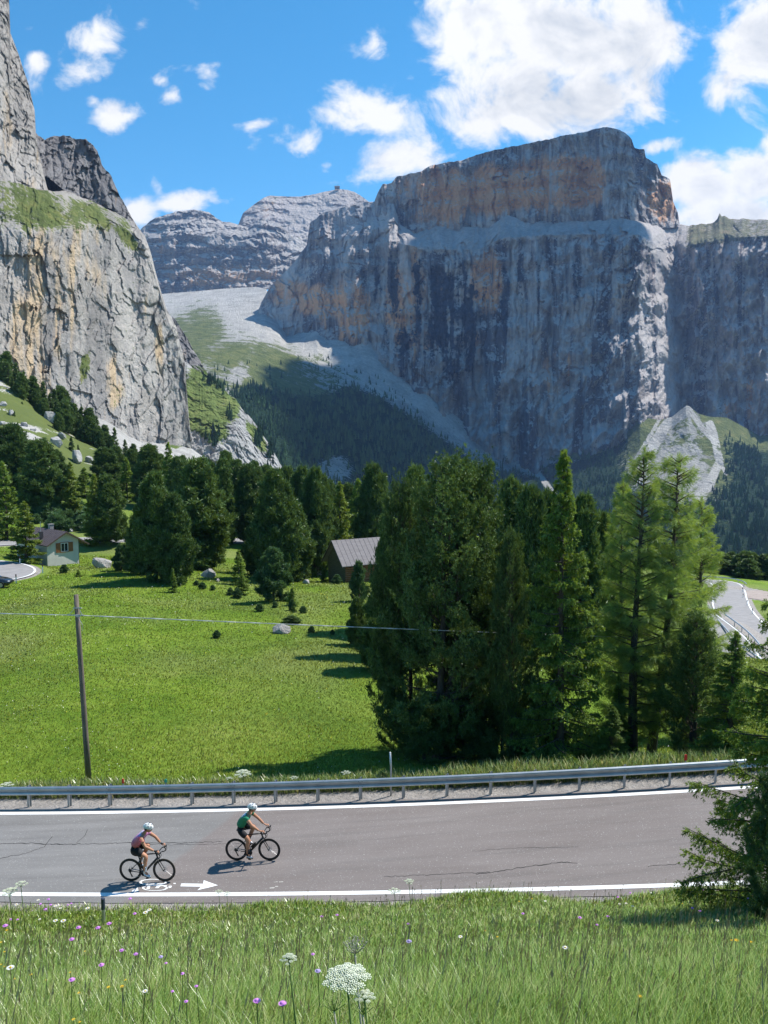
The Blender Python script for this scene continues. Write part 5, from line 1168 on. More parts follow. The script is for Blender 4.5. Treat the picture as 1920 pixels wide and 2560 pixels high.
# ---------------------------------------------------------------- small rendered house
def roof_metal(name, c1, c2, pitch, ax='x'):
    m, nt, b = new_mat(name); co = obj_co(nt); sx = nt.n('ShaderNodeSeparateXYZ'); nt.link(co, sx.inputs[0])
    n_ = nt.noise(mapped(nt, co, (3, .6, .6)), 2, 5, .6)
    nt.link(nt.ramp(n_, [(.3, c2), (.7, c1)]), b.inputs['Base Color']); b.inputs['Roughness'].default_value = .8; b.inputs['Specular IOR Level'].default_value = .15
    return m
STUCCO = plain('pale_green_render', (.58, .565, .53), (.50, .485, .455), 1.5, .9, bumpd=.01)
ROOFB = roof_metal('brown_metal_roof', (.125, .105, .11), (.085, .07, .075), .5)
SHUT = plain('orange_wood', (.33, .15, .06), (.20, .08, .03), 6, .6, sc=(1, 1, 6)); WFR = plain('white_frame', (.75, .75, .73), rough=.5)
GLASSD = plain('dark_window_glass', (.02, .03, .04), rough=.08, spec=.8); FASC = plain('dark_fascia', (.10, .07, .055), rough=.7)
Yh = 100.0
A = at(119, 1408, Yh); B_ = at(197, 1409, Yh+3)            # gable wall foot, left and right
gw = (B_-A).length; ang = math.atan2(B_.y-A.y, B_.x-A.x)
hs = empty('small_house', (A.x, A.y, H1(A.x, A.y)-.4), ang, 'small pale house with brown sheet roof and orange shutters by the hairpin', 'house')
z0 = hs.location.z
ez = float(ray(119, 1362)[1])*Yh-z0                    # eaves height at the left wall
er = float(ray(197, 1362)[1])*Yh-z0
rx_ = gw*.565; rzt = float(ray(163, 1331)[1])*Yh-z0    # ridge
ln = 8.2
sl_ = (rzt-.15-ez)/rx_; er = rzt-.15-sl_*(gw-rx_)
mb = MB(); mb.prism([(0, 0), (gw, 0), (gw, er), (rx_, rzt-.15), (0, ez)], 'y', 0, ln); mb.build('wall', STUCCO, hs)
rf = MB()
def slab(mb, p0, p1, y0, y1, t): mb.prism([p0, p1, (p1[0], p1[1]+t), (p0[0], p0[1]+t)], 'y', y0, y1)
dl = .30; drr = 1.55
slab(rf, (-dl, ez-sl_*dl+.003), (rx_, rzt-.147), -.55, ln+.4, .10); slab(rf, (rx_, rzt-.147), (gw+drr*.75, er-sl_*drr*.75+.003), -.55, ln+.4, .10)
for k in range(17):                                          # raised seams
    y = -.5+k*(ln+.85)/16
    rf.tube([(-dl, y, ez-sl_*dl+.12), (rx_, y, rzt-.025)], .03, 4); rf.tube([(rx_, y, rzt-.025), (gw+drr*.75, y, er-sl_*drr*.75+.12)], .03, 4)
roof = rf.build('roof', ROOFB, hs)
mb = MB(); mb.box((rx_+.5, ln*.55, rzt+.05), (.5, .5, .75)); mb.box((rx_+.5, ln*.55, rzt+.48), (.62, .62, .07)); mb.build('chimney', plain('grey_chimney', (.30, .29, .28)), roof)
mb = MB(); mb.box((rx_*.25, ln*.33, ez+.95), (.42, .42, .85)); mb.build('chimney', plain('dark_flue', (.05, .05, .055)), roof)
mb = MB(); mb.tube([(rx_*.3, ln*.36, ez+.9), (rx_*.3, ln*.36, ez+2.6)], .035, 6); mb.build('vent_pipe', GALV, roof)
mb = MB()
for s_, (xa, za, xb, zb) in enumerate(((-dl, ez-sl_*dl, rx_, rzt-.15), (rx_, rzt-.15, gw+drr*.75, er-sl_*drr*.75))):
    mb.prism([(xa, za-.06), (xb, zb-.06), (xb, zb+.11), (xa, za+.11)], 'y', -.59, -.553)
mb.build('bargeboard', FASC, hs)
wx0, wz0 = gw*.46, ez-1.12
ww_, wh_ = .95, 1.02
wn = MB(); fr = .07
for (cx_, cz_, sx_, sz_) in ((0, wh_/2, ww_, fr), (0, -wh_/2, ww_, fr), (-ww_/2+fr/2, 0, fr, wh_-fr), (ww_/2-fr/2, 0, fr, wh_-fr), (0, 0, fr*.8, wh_-fr)):
    wn.box((wx0+ww_*.35+cx_, -.035, wz0+wh_/2+.1+cz_), (sx_, .07, sz_))
wo = wn.build('window', WFR, hs)
mb = MB(); mb.box((wx0+ww_*.35, -.012, wz0+wh_/2+.1), (ww_-.1, .02, wh_-.1)); mb.build('pane', GLASSD, wo)
for s_ in (-1, 1):
    mb = MB(); cxs = wx0+ww_*.35+s_*(ww_/2+.33); mb.box((cxs, -.05, wz0+wh_/2+.1), (.60, .05, wh_+.16))
    for q_ in range(8): mb.box((cxs, -.082, wz0+.17+q_*.125), (.5, .02, .05))
    mb.build('shutter', SHUT, hs)
mb = MB(); mb.box((wx0+ww_*.35, -.06, wz0+.02), (ww_+.1, .14, .06)); mb.box((wx0+ww_*.35, -.04, wz0+wh_+.2), (ww_+.2, .07, .07)); mb.build('sill', SHUT, hs)
mb = MB(); mb.tube([(gw+drr*.75, -.5, er-sl_*drr*.75+.02), (gw+drr*.75, ln+.3, er-sl_*drr*.75)], .06, 6); mb.tube([(gw+drr*.6, .1, er-sl_*drr*.7), (gw+.08, .1, er-.9), (gw+.06, .1, .2)], .045, 6); mb.build('gutter', FASC, hs)
# ---------------------------------------------------------------- wooden barn
TIMB = plain('weathered_boards', (.20, .17, .10), (.09, .08, .05), 2.2, .95, bumpd=.03, sc=(.5, .5, 7)); TIMB2 = plain('red_brown_logs', (.26, .12, .05), (.12, .055, .025), 2, .9, bumpd=.03, sc=(.4, .4, 6))
ROOFG = roof_metal('grey_metal_roof', (.25, .225, .225), (.19, .17, .17), .5)
Yb = 96.0
Bl = at(821, 1444, Yb+1.2); Br = at(863, 1458, Yb-2.2)
# gable wall from Bl (far left) to Br (near corner); long side runs right from Br
gvec = (Br-Bl); gwid = math.hypot(gvec.x, gvec.y); ang = math.atan2(gvec.y, gvec.x)
bn = empty('wooden_barn', (Bl.x, Bl.y, min(H1(Bl.x, Bl.y), H1(Br.x, Br.y))-.3), ang, 'small wooden barn with a grey seamed metal roof beside the dark pines', 'barn')
z0 = bn.location.z
eh_ = float(ray(863, 1403)[1])*(Yb-2.2)-z0; rh_ = float(ray(829, 1352)[1])*(Yb-.5)-z0+.2
L_ = 8.0; mid = gwid*.5
mb = MB(); nlog = 15
mb.prism([(0, 0), (gwid, 0), (gwid, eh_), (mid, rh_-.2), (0, eh_)], 'y', 0, .16)      # gable, near-left face
for k in range(int(eh_/.22)): mb.box((gwid/2, -.012, .12+k*.22), (gwid-.02, .024, .19))
mb.build('wall', TIMB, bn)
mb = MB()
mb.prism([(.163, 0), (gwid-.003, 0), (gwid-.003, eh_-.02), (mid, rh_-.25), (.163, eh_-.02)], 'y', L_-.16, L_)
mb.box((.08, L_/2+.0815, eh_/2), (.156, L_-.163, eh_-.02))
mb.box((gwid-.08, L_/2+.0815, eh_/2), (.14, L_-.163, eh_-.02))
for k in range(int(eh_/.24)): mb.tube([(gwid-.01, .02, .13+k*.24), (gwid-.01, L_+.05, .13+k*.24)], .115, 8)
mb.build('wall', TIMB2, bn)
rf = MB(); sl_ = (rh_-.2-eh_)/mid; ov = .55
slab(rf, (-ov, eh_-sl_*ov+.01), (mid, rh_-.19), -.7, L_+.5, .07); slab(rf, (mid, rh_-.19), (gwid+ov, eh_-sl_*ov+.01), -.7, L_+.5, .07)
for k in range(16):
    y = -.66+k*(L_+1.12)/15
    rf.tube([(-ov, y, eh_-sl_*ov+.09), (mid, y, rh_-.11)], .025, 4); rf.tube([(mid, y, rh_-.11), (gwid+ov, y, eh_-sl_*ov+.09)], .025, 4)
rf.build('roof', ROOFG, bn)
mb = MB()
for s_ in (-1, 1):
    mb.prism([(mid+s_*(mid+ov), eh_-sl_*ov-.1), (mid, rh_-.30), (mid, rh_-.20), (mid+s_*(mid+ov), eh_-sl_*ov)], 'y', -.68, -.60)
mb.build('bargeboard', FASC, bn)
# ---------------------------------------------------------------- dark car at the left edge
CARP = plain('black_car_paint', (.012, .014, .018), rough=.18, spec=.8); TYRE = plain('tyre_rubber', (.02, .02, .02), rough=.85); RIMM = plain('alloy_rim', (.35, .36, .38), rough=.3, metal=.8)
cg = at(6, 1490, 80.0); ch = at(29, 1483, 79.5)
carY = 80.0; cxr = float(ray(29, 1480)[0])*carY           # nose of the car
car = empty('parked_car', (cxr-2.2, carY, H1(cxr-2.2, carY)), R(6), 'black parked car nosing in at the left picture edge beside the hairpin', 'car')
def car_body():
    # side profile stations along x (rear -2.2 .. nose 2.2): (x, z_low, z_belt, half width)
    st = [(-2.2, .35, .95, .72), (-2.0, .26, 1.0, .82), (-1.2, .24, 1.02, .89), (0, .22, 1.0, .9), (.9, .22, .98, .9), (1.5, .24, .88, .87), (2.0, .3, .74, .78), (2.2, .4, .62, .62)]
    V = []; 
    for x, zl, zb, hw in st:
        V += [(x, -hw*.92, zl), (x, -hw, zl+.15), (x, -hw, (zl+zb)/2+.06), (x, -hw*.93, zb-.03), (x, -hw*.7, zb), (x, hw*.7, zb), (x, hw*.93, zb-.03), (x, hw, (zl+zb)/2+.06), (x, hw, zl+.15), (x, hw*.92, zl)]
    m = 10; Fs = []
    for i in range(len(st)-1):
        for k in range(m): Fs.append((i*m+k, i*m+(k+1) % m, (i+1)*m+(k+1) % m, (i+1)*m+k))
    Fs.append(tuple(range(m))); Fs.append(tuple((len(st)-1)*m+k for k in range(m)[::-1]))
    mb = MB(); mb.add(V, Fs)
    cab_ = [(-1.75, .98, .74), (-1.1, 1.38, .62), (.1, 1.44, .60), (1.05, .97, .72)]
    V = []
    for x, z, hw in cab_: V += [(x, -hw, z), (x, hw, z)]
    return mb, cab_
mb, cb_ = car_body(); bo = mb.build('body', CARP, car, True)
mb = MB(); mb.prism([(-1.75, .97), (1.05, .96), (.12, 1.44), (-1.1, 1.40)], 'y', -.66, .66); mb.build('cabin', CARP, car)
mb = MB(); mb.prism([(-1.45, 1.02), (.78, 1.01), (.08, 1.37), (-1.0, 1.35)], 'y', -.668, .668); mb.build('side_window', GLASSD, car)
for sx_ in (-1.35, 1.4):
    for sy_ in (-1, 1):
        mb = MB(); mb.tube([(sx_, sy_*.72, .33), (sx_, sy_*.90, .33)], .33, 20); wv = mb.build('wheel', TYRE, car)
        mb = MB(); mb.tube([(sx_, sy_*.88, .33), (sx_, sy_*.912, .33)], .21, 16)
        for k in range(5): mb.box((0, 0, 0), (.03, .03, .01))
        mb.build('rim', RIMM, wv)
for sy_ in (-1, 1):
    mb = MB(); mb.ball((2.05, sy_*.58, .66), (.12, .14, .07), 10, 6); mb.build('headlight', plain('headlamp_glass', (.6, .62, .65), rough=.1, spec=.8), car, True)
# ---------------------------------------------------------------- boulders and rocks
ROCKM = rock_mat('boulder_rock', .9, base=((.26, .25, .235), (.45, .43, .41), (.60, .58, .56)), streak=.25, strata=.1, orange=(.45, .36, .26))
def boulder(px, py, Y, w_px, h_px, seed, label, group=None, depth=None, cat='boulder', z_up=None, darkness=None):
    a, b_ = ray(px, py); x = float(a)*Y; s = Y/F
    W_ = w_px*s; Hh = h_px*s; D = depth or W_*.7
    bm = bmesh.new(); bmesh.ops.create_icosphere(bm, subdivisions=4, radius=1.0)
    co_ = np.array([v.co[:] for v in bm.verts]); o3 = seed*3.17
    pl = fbm(co_[:, 0]*.9+o3, co_[:, 1]*.9, co_[:, 2]*.9, 3)*.55+fbm(co_[:, 0]*3+o3, co_[:, 1]*3, co_[:, 2]*3, 3, ridged=True)*.12+fbm(co_[:, 0]*9+o3, co_[:, 1]*9, co_[:, 2]*9, 3)*.05
    co_ = co_*(1+pl)[:, None]; rr_ = np.random.RandomState(seed)
    for _k in range(14):
        nv = rr_.normal(size=3); nv /= np.linalg.norm(nv); dd = co_@nv; lim = rr_.uniform(.55, .85); co_ = co_-np.maximum(dd-lim, 0)[:, None]*nv*.93
    co_ = np.clip(co_, -.95, .95)
    co_ = co_*np.array([W_/1.9, D/1.9, Hh/1.55])
    for v, c_ in zip(bm.verts, co_): v.co = c_
    me = bpy.data.meshes.new('boulder'); bm.to_mesh(me); bm.free()
    cv_ = me.attributes.new('cover', 'FLOAT_COLOR', 'POINT'); cv_.data.foreach_set('color', np.zeros(len(me.vertices)*4, np.float32))
    me.materials.append(ROCKM)
    z = H1(x, Y) if z_up is None else z_up
    o = bpy.data.objects.new('boulder', me); COL.objects.link(o)
    o.location = (x, Y, z+Hh*.30); o.rotation_euler = (0, 0, seed)
    tag(o, label, cat, group); return o
boulder(255, 1398, 97, 62, 34, 1, 'big mossy boulder right of the small house')
boulder(587, 1330, 138, 46, 62, 2, 'tall pale rock face beside the upper road between pines', cat='rock')
boulder(706, 1600, 63, 56, 26, 3, 'low grey rock outcrop in the meadow under the dark little pine', cat='rock')
boulder(523, 1424, 92, 46, 26, 4, 'dark cracked rock at the foot of the massive pine')
boulder(545, 1450, 87, 14, 9, 5, 'small grey stone in the grass left of the little spruces', cat='stone')
boulder(765, 1445, 92, 20, 13, 6, 'pale stone in the sunny grass left of the barn', cat='stone')
boulder(142, 1122, 218, 40, 26, 7, 'largest boulder on the left hillside, beside a lone pine')
boulder(192, 1147, 212, 36, 34, 8, 'steep grey boulder lower right of the largest hillside boulder')
boulder(153, 1096, 232, 24, 17, 9, 'pale boulder above the largest hillside boulder')
boulder(124, 1060, 246, 34, 30, 10, 'brownish crag high in the hillside woods')
boulder(222, 1140, 220, 28, 20, 11, 'pale flat boulder right of the steep grey boulder')
for i, (px, py, Y, w_, h_) in enumerate([(105, 1277, 146, 24, 15), (153, 1241, 156, 20, 14), (150, 1303, 134, 10, 8), (168, 1312, 133, 16, 18), (178, 1325, 131, 12, 9), (175, 1305, 134, 10, 9), (8, 1010, 232, 20, 12), (28, 1030, 228, 22, 14), (62, 1080, 222, 24, 12), (85, 1098, 220, 16, 8), (300, 1172, 210, 14, 10), (195, 1100, 228, 10, 7), (335, 1238, 165, 8, 7), (5, 1060, 215, 22, 10), (100, 1028, 248, 12, 6)]):
    boulder(px, py, Y, w_, h_, 20+i, 'small pale rock on the slope above the upper road', 'pale rocks on the left slope', cat='rock')
# outcrop of P0 shade stone by barn
boulder(795, 1415, 104, 40, 30, 52, 'shaded rock behind the left corner of the barn', cat='rock')
# ================================================================ bicycles and riders
FRAMEC = plain('black_carbon', (.018, .018, .02), rough=.32, spec=.5); TYREB = plain('black_tyre', (.022, .021, .02), rough=.8)
TYREG = plain('dusty_tyre', (.07, .06, .045), (.045, .04, .03), 9, .85); RIMC = plain('carbon_rim', (.02, .02, .022), rough=.35)
STEEL = plain('bright_steel', (.45, .46, .48), rough=.35, metal=.8); SPK = plain('spoke_steel', (.5, .51, .53), rough=.4, metal=.5)
SKIN = plain('sunlit_skin', (.50, .26, .165), (.42, .20, .12), 6, .55); HAIR = plain('dark_hair', (.03, .02, .015), rough=.8)
HELW = plain('white_helmet', (.80, .82, .82), rough=.35, spec=.5); HELD = plain('helmet_vent', (.03, .04, .07), rough=.6)
SHORTS = plain('black_lycra', (.012, .013, .018), rough=.7); GLOVE = plain('black_glove', (.015, .015, .016), rough=.8)
GLSS = plain('dark_glasses', (.01, .01, .012), rough=.1, spec=.8); BOTW = plain('clear_bottle', (.55, .58, .55), rough=.4); BOTB = plain('black_bottle', (.02, .02, .02), rough=.5)
def bicycle(loc, rz, pitch, crank, tyre, label, bottle, lean=0):
    """origin on the road under the rear hub, x forward, +y left. right side (-y) faces the camera"""
    r = empty('bicycle', loc, 0, label, 'bicycle'); r.rotation_euler = (lean, -pitch, rz)
    RH = Vector((0, 0, .335)); FH = Vector((1.0, 0, .335)); BB = Vector((.41, 0, .27)); ST = Vector((.255, 0, .80)); SAD = Vector((.205, 0, .955)); HT = Vector((.80, 0, .83)); HB = Vector((.838, 0, .70))
    mb = MB()
    mb.tube([BB, BB.lerp(HB, .5), HB], [.030, .034, .030], 10); mb.tube([BB, ST], [.022, .018], 8); mb.tube([ST+Vector((.01, 0, -.03)), HT], [.019, .022], 8); mb.tube([HB+Vector((.006, 0, -.03)), HT+Vector((-.006, 0, .03))], .026, 10)
    for s in (-1, 1):
        mb.tube([BB+Vector((-.02, s*.035, 0)), RH+Vector((.0, s*.062, 0))], [.014, .010], 6)
        mb.tube([ST+Vector((.045, s*.02, -.20)), RH+Vector((.0, s*.062, 0))], [.009, .008], 6)
    mb.tube([BB+Vector((0, -.045, 0)), BB+Vector((0, .045, 0))], .026, 10)
    mb.build('frame', FRAMEC, r, True)
    mb = MB(); mb.tube([ST, SAD+Vector((0, 0, -.04))], .014, 8); mb.build('seat_post', FRAMEC, r, True)
    mb = MB()
    for s in (-1, 1): mb.tube([HB+Vector((.008, s*.03, -.02)), HB+Vector((.03, s*.052, -.12)), FH+Vector((0, s*.056, 0))], [.016, .014, .010], 7)
    mb.build('fork', FRAMEC, r, True)
    mb = MB()
    V = [(-.13, .07), (-.10, .075), (-.02, .05), (.06, .022), (.145, .018), (.145, -.018), (.06, -.022), (-.02, -.05), (-.10, -.075), (-.13, -.07)]
    mb.prism(V, 'z', -.02, .02); so = mb.build('saddle', FRAMEC, r); so.location = SAD
    # bars: tops, hoods, drops
    bar = MB(); top = HT+Vector((.02, 0, .075)); bar.tube([HT+Vector((0, 0, .02)), top+Vector((-.0, 0, 0)), top+Vector((.075, 0, .0))], .017, 8)
    c = top+Vector((.085, 0, .0)); bar.tube([c+Vector((0, -.20, 0)), c+Vector((0, .20, 0))], .0145, 8)
    for s in (-1, 1):
        pts = [c+Vector((0, s*.20, 0)), c+Vector((.06, s*.205, -.0)), c+Vector((.095, s*.21, -.045)), c+Vector((.085, s*.212, -.10)), c+Vector((.035, s*.214, -.13)), c+Vector((-.03, s*.215, -.13))]
        bar.tube(pts, .0155, 8)
        bar.tube([c+Vector((.05, s*.205, .005)), c+Vector((.11, s*.206, .025)), c+Vector((.135, s*.206, .07))], [.02, .019, .016], 8)
    bar.build('handlebar', FRAMEC, r, True)
    for s in (-1, 1):
        mb = MB(); mb.tube([c+Vector((.125, s*.206, .03)), c+Vector((.135, s*.206, -.03)), c+Vector((.115, s*.206, -.09))], [.008, .007, .006], 6); mb.build('brake_lever', FRAMEC, r, True)
    for H_, nm in ((RH, 'rear'), (FH, 'front')):
        w_ = empty('wheel', (0, 0, 0)); w_.parent = r; w_.location = H_
        def ring(rad, mn, n=48): return [Vector((rad*math.cos(2*math.pi*k/n), 0, rad*math.sin(2*math.pi*k/n))) for k in range(n)]
        mb = MB(); mb.tube(ring(.322, 0), .0145, 8, closed=True); mb.build('tyre', tyre, w_, True)
        # deep rim
        mb = MB(); n = 48; V = []; 
        for k in range(n):
            a = 2*math.pi*k/n
            for rr_, y in ((.309, -.012), (.283, -.013), (.262, -.004), (.262, .004), (.283, .013), (.309, .012)): V.append((rr_*math.cos(a), y, rr_*math.sin(a)))
        Fs = [(i*6+j, i*6+(j+1) % 6, ((i+1) % n)*6+(j+1) % 6, ((i+1) % n)*6+j) for i in range(n) for j in range(6)]
        mb.add(V, Fs); mb.build('rim', RIMC, w_, True)
        mb = MB()
        for k in range(20):
            a = 2*math.pi*k/20; s = -1 if k % 2 else 1; a2 = a+.25*(1 if k % 4 < 2 else -1)
            mb.tube([(.022*math.cos(a2), s*.028, .022*math.sin(a2)), (.266*math.cos(a), 0, .266*math.sin(a))], .0016, 3, caps=False)
        mb.build('spokes', SPK, w_)
        mb = MB(); mb.tube([(0, -.055, 0), (0, -.03, 0), (0, .03, 0), (0, .055, 0)], [.014, .024, .024, .014], 10); mb.build('hub', FRAMEC, w_, True)
        mb = MB(); mb.tube(ring(.066, 0, 24), .007, 4, closed=True)
        for k in range(6):
            a = k*math.pi/3; mb.tube([(.018*math.cos(a), 0, .018*math.sin(a)), (.066*math.cos(a+.3), 0, .066*math.sin(a+.3))], .004, 4)
        d = mb.build('brake_disc', STEEL, w_); d.location = (0, .04, 0)
    mb = MB(); mb.tube([RH+Vector((0, -.028, 0)), RH+Vector((0, -.052, 0))], [.058, .03], 18); mb.build('cassette', BOTB, r, True)
    mb = MB(); mb.tube([RH+Vector((.0, -.05, -.03)), RH+Vector((.02, -.055, -.07)), RH+Vector((.055, -.055, -.155))], [.02, .016, .014], 6); mb.tube([RH+Vector((.055, -.048, -.155)), RH+Vector((.055, -.062, -.155))], .022, 10); mb.build('derailleur', BOTB, r, True)
    mb = MB(); mb.tube([BB+Vector((0, -.052, 0)), BB+Vector((0, -.060, 0))], .09, 26); 
    cr = Vector((math.cos(crank)*.17, 0, math.sin(crank)*.17))
    mb.tube([BB+Vector((0, -.066, 0)), BB+cr+Vector((0, -.075, 0))], [.018, .012], 6); mb.tube([BB+Vector((0, .066, 0)), BB-cr+Vector((0, .075, 0))], [.018, .012], 6); mb.build('crankset', FRAMEC, r, True)
    for s in (-1, 1):
        pc = BB+cr*(-s)+Vector((0, s*.115, 0)); mb = MB(); mb.box(pc, (.075, .075, .018)); mb.build('pedal', BOTB, r)
    mb = MB()
    mb.tube([BB+Vector((.0, -.056, .088)), RH+Vector((.0, -.045, .035))], .004, 4); mb.tube([BB+Vector((0, -.056, -.088)), RH+Vector((.055, -.055, -.175)), RH+Vector((.03, -.05, -.06))], .004, 4); mb.build('chain', STEEL, r)
    if bottle:
        q = BB.lerp(HB, .36)+Vector((-.045, 0, .035)); d = (HB-BB).normalized(); mb = MB(); mb.tube([q-d*.07, q+d*.075, q+d*.09, q+d*.12], [.036, .036, .02, .016], 12); mb.build('bottle', bottle, r, True)
    return r
def skinned(name, joints, edges, radii, mat, parent, sub=2, root=0):
    me = bpy.data.meshes.new(name); me.from_pydata([tuple(j) for j in joints], edges, []); me.update()
    o = bpy.data.objects.new(name, me); COL.objects.link(o)
    bpy.context.view_layer.objects.active = o
    sk = o.modifiers.new('skin', 'SKIN'); sk.use_smooth_shade = True; sk.branch_smoothing = .6
    for i, v in enumerate(me.skin_vertices[0].data):
        rr = radii[i]; v.radius = rr if hasattr(rr, '__len__') else (rr, rr); v.use_root = (i == root)
    if sub: ss = o.modifiers.new('sub', 'SUBSURF'); ss.levels = sub; ss.render_levels = sub
    dg = bpy.context.evaluated_depsgraph_get(); dg.update()
    m2 = bpy.data.meshes.new_from_object(o.evaluated_get(dg)); o.modifiers.clear(); o.data = m2; m2.name = name
    m2.polygons.foreach_set('use_smooth', [True]*len(m2.polygons))
    m2.materials.clear(); m2.materials.append(mat); o.parent = parent; bpy.data.meshes.remove(me)
    return o
def jersey_mat(name, c1, c2, c3, panel, z0, z1):
    """gradient-printed jersey: colours of the fabric itself with a pale back panel"""
    m, nt, b = new_mat(name); co = obj_co(nt); sx = nt.n('ShaderNodeSeparateXYZ'); nt.link(co, sx.inputs[0])
    n = nt.noise(co, 9, 3, .6, 1.5)
    f = nt.m('ADD', nt.sm(sx.outputs[2], z0, z1, 0, 1, 'LINEAR'), nt.m('MULTIPLY', nt.m('SUBTRACT', n, .5), .5))
    c = nt.ramp(f, [(.1, c1), (.55, c2), (.95, c3)])
    if panel:
        (px_, pz_, rx2, rz2, pc) = panel
        q = nt.m('MULTIPLY', nt.sm(nt.m('ABSOLUTE', nt.m('SUBTRACT', sx.outputs[0], px_)), rx2*.9, rx2, 1, 0), nt.sm(nt.m('ABSOLUTE', nt.m('SUBTRACT', sx.outputs[2], pz_)), rz2*.9, rz2, 1, 0))
        q = nt.m('MULTIPLY', q, nt.sm(nt.m('ABSOLUTE', sx.outputs[1]), .12, .13, 1, 0))
        fig = nt.sm(nt.noise(co, 26, 1, .5), .5, .56)
        c = nt.mix(q, c, nt.mix(nt.m('MULTIPLY', fig, .7), pc, (.12, .15, .25)))
    nt.link(c, b.inputs['Base Color']); b.inputs['Roughness'].default_value = .7; return m
def person(loc, rz, pitch, label, J, jersey, sockc, shoec, gloves, lean=0, short_sleeve=.5):
    """J: joint positions in the bicycle frame (x forward, y left, z up)"""
    r = empty('person', loc, 0, label, 'person'); r.rotation_euler = (lean, -pitch, rz)
    v = {k: Vector(p) for k, p in J.items()}
    hip, ch, nk, hd = v['hip'], v['chest'], v['neck'], v['head']
    jn = [hip, hip.lerp(ch, .45)+Vector((-.035, 0, .035)), ch, nk, nk.lerp(hd, .45)]
    ed = [(0, 1), (1, 2), (2, 3), (3, 4)]; rad = [(.10, .09), (.09, .08), (.10, .08), (.07, .065), (.058, .058)]
    for s, sd_ in ((-1, 'r'), (1, 'l')):
        sh, el, wr = v['sh_'+sd_], v['el_'+sd_], v['wr_'+sd_]; hp, kn, an = v['hp_'+sd_], v['kn_'+sd_], v['an_'+sd_]
        b = len(jn); jn += [sh, sh.lerp(el, .5), el, el.lerp(wr, .35), wr]; rad += [.062, .054, .045, .047, .032]; ed += [(2, b), (b, b+1), (b+1, b+2), (b+2, b+3), (b+3, b+4)]
        b = len(jn); jn += [hp, hp.lerp(kn, .45), kn, kn.lerp(an, .35)+Vector((-.02, 0, 0)), an, v['toe_'+sd_].lerp(an, .4)]; rad += [.098, .088, .066, .064, .042, .034]; ed += [(0, b), (b, b+1), (b+1, b+2), (b+2, b+3), (b+3, b+4), (b+4, b+5)]
    body = skinned('body', jn, ed, rad, SKIN, r, 2)
    # head on the same figure: skull, jaw, nose, ears
    look = v.get('look', Vector((1, 0, -.35))).normalized(); side = look.cross(Vector((0, 0, 1))).normalized(); upv = side.cross(look).normalized()
    M = Matrix.Identity(4)
    for i_, ax in enumerate((look, -side, upv)):
        for k in range(3): M[k][i_] = ax[k]
    M.translation = hd
    mb = MB(); mb.ball((0, 0, 0), (.098, .076, .115), 18, 12, M)
    M2 = M @ Matrix.Translation((.035, 0, -.06)); mb.ball((0, 0, 0), (.062, .055, .068), 12, 8, M2)
    M3 = M @ Matrix.Translation((.105, 0, -.03)); mb.ball((0, 0, 0), (.022, .013, .025), 8, 6, M3)
    for s in (-1, 1): mb.ball((0, 0, 0), (.018, .010, .03), 8, 6, M @ Matrix.Translation((-.005, s*.078, -.02)))
    mb.build('head', SKIN, body, True)
    mb = MB(); mb.ball((0, 0, 0), (.015, .03, .006), 8, 5, M @ Matrix.Translation((.088, 0, -.082))); mb.build('mouth', plain('lip', (.32, .10, .08)), body, True)
    mb = MB(); mb.ball((0, 0, 0), (.088, .079, .08), 14, 10, M @ Matrix.Translation((-.03, 0, -.012))); mb.build('hair', HAIR, body, True)
    mb = MB()
    for s in (-1, 1): mb.ball((0, 0, 0), (.016, .034, .020), 10, 6, M @ Matrix.Translation((.086, s*.035, .005)))
    mb.tube([M @ Vector((.09, -.07, .005)), M @ Vector((.0, -.084, .0))], .005, 5); mb.tube([M @ Vector((.09, .07, .005)), M @ Vector((.0, .084, .0))], .005, 5); mb.build('glasses', GLSS, r, True)
    # helmet: shell with rows of vents
    hm_ = MB(); Vh = []; nu, nv = 28, 9
    for i in range(nv+1):
        th = (math.pi*.56)*i/nv
        for j in range(nu):
            ph = 2*math.pi*j/nu; c_, s_ = math.cos(ph), math.sin(ph)
            drop = .012*(1-c_)
            Vh.append(M @ Vector((-.008+.142*math.sin(th)*c_*(1.05 if c_ < 0 else 1), .104*math.sin(th)*s_, .035+.112*math.cos(th)-drop*(i/nv))))
    Fh = [(i*nu+j, i*nu+(j+1) % nu, (i+1)*nu+(j+1) % nu, (i+1)*nu+j) for i in range(nv) for j in range(nu)]
    hm_.add(Vh, Fh); hel = hm_.build('helmet', HELW, r, True)
    mb = MB()
    for k, (xa, ya, za) in enumerate([(.06, .03, .135), (.06, -.03, .135), (-.02, .045, .143), (-.02, -.045, .143), (.07, .075, .092), (.07, -.075, .092), (-.01, .094, .085), (-.01, -.094, .085), (-.09, .055, .105), (-.09, -.055, .105), (-.125, 0, .08), (.0, 0, .15)]):
        mb.ball((0, 0, 0), (.030, .009, .008), 8, 5, M @ Matrix.Translation((xa*.98, ya, za*.97)) @ Matrix.Rotation(math.atan2(ya, .09), 4, 'X'))
    mb.build('vents', HELD, hel, True)
    mb = MB()
    for s in (-1, 1): mb.tube([M @ Vector((.0, s*.086, .02)), M @ Vector((.02, s*.07, -.06)), M @ Vector((.04, 0, -.125))], .006, 5)
    mb.build('strap', FRAMEC, hel, True)
    # jersey (torso + short sleeves)
    jn = [hip.lerp(ch, -.02), hip.lerp(ch, .45)+Vector((-.035, 0, .035)), ch, nk.lerp(ch, .35)]; ed = [(0, 1), (1, 2), (2, 3)]; rad = [(.185, .165), (.19, .165), (.205, .165), (.115, .10)]
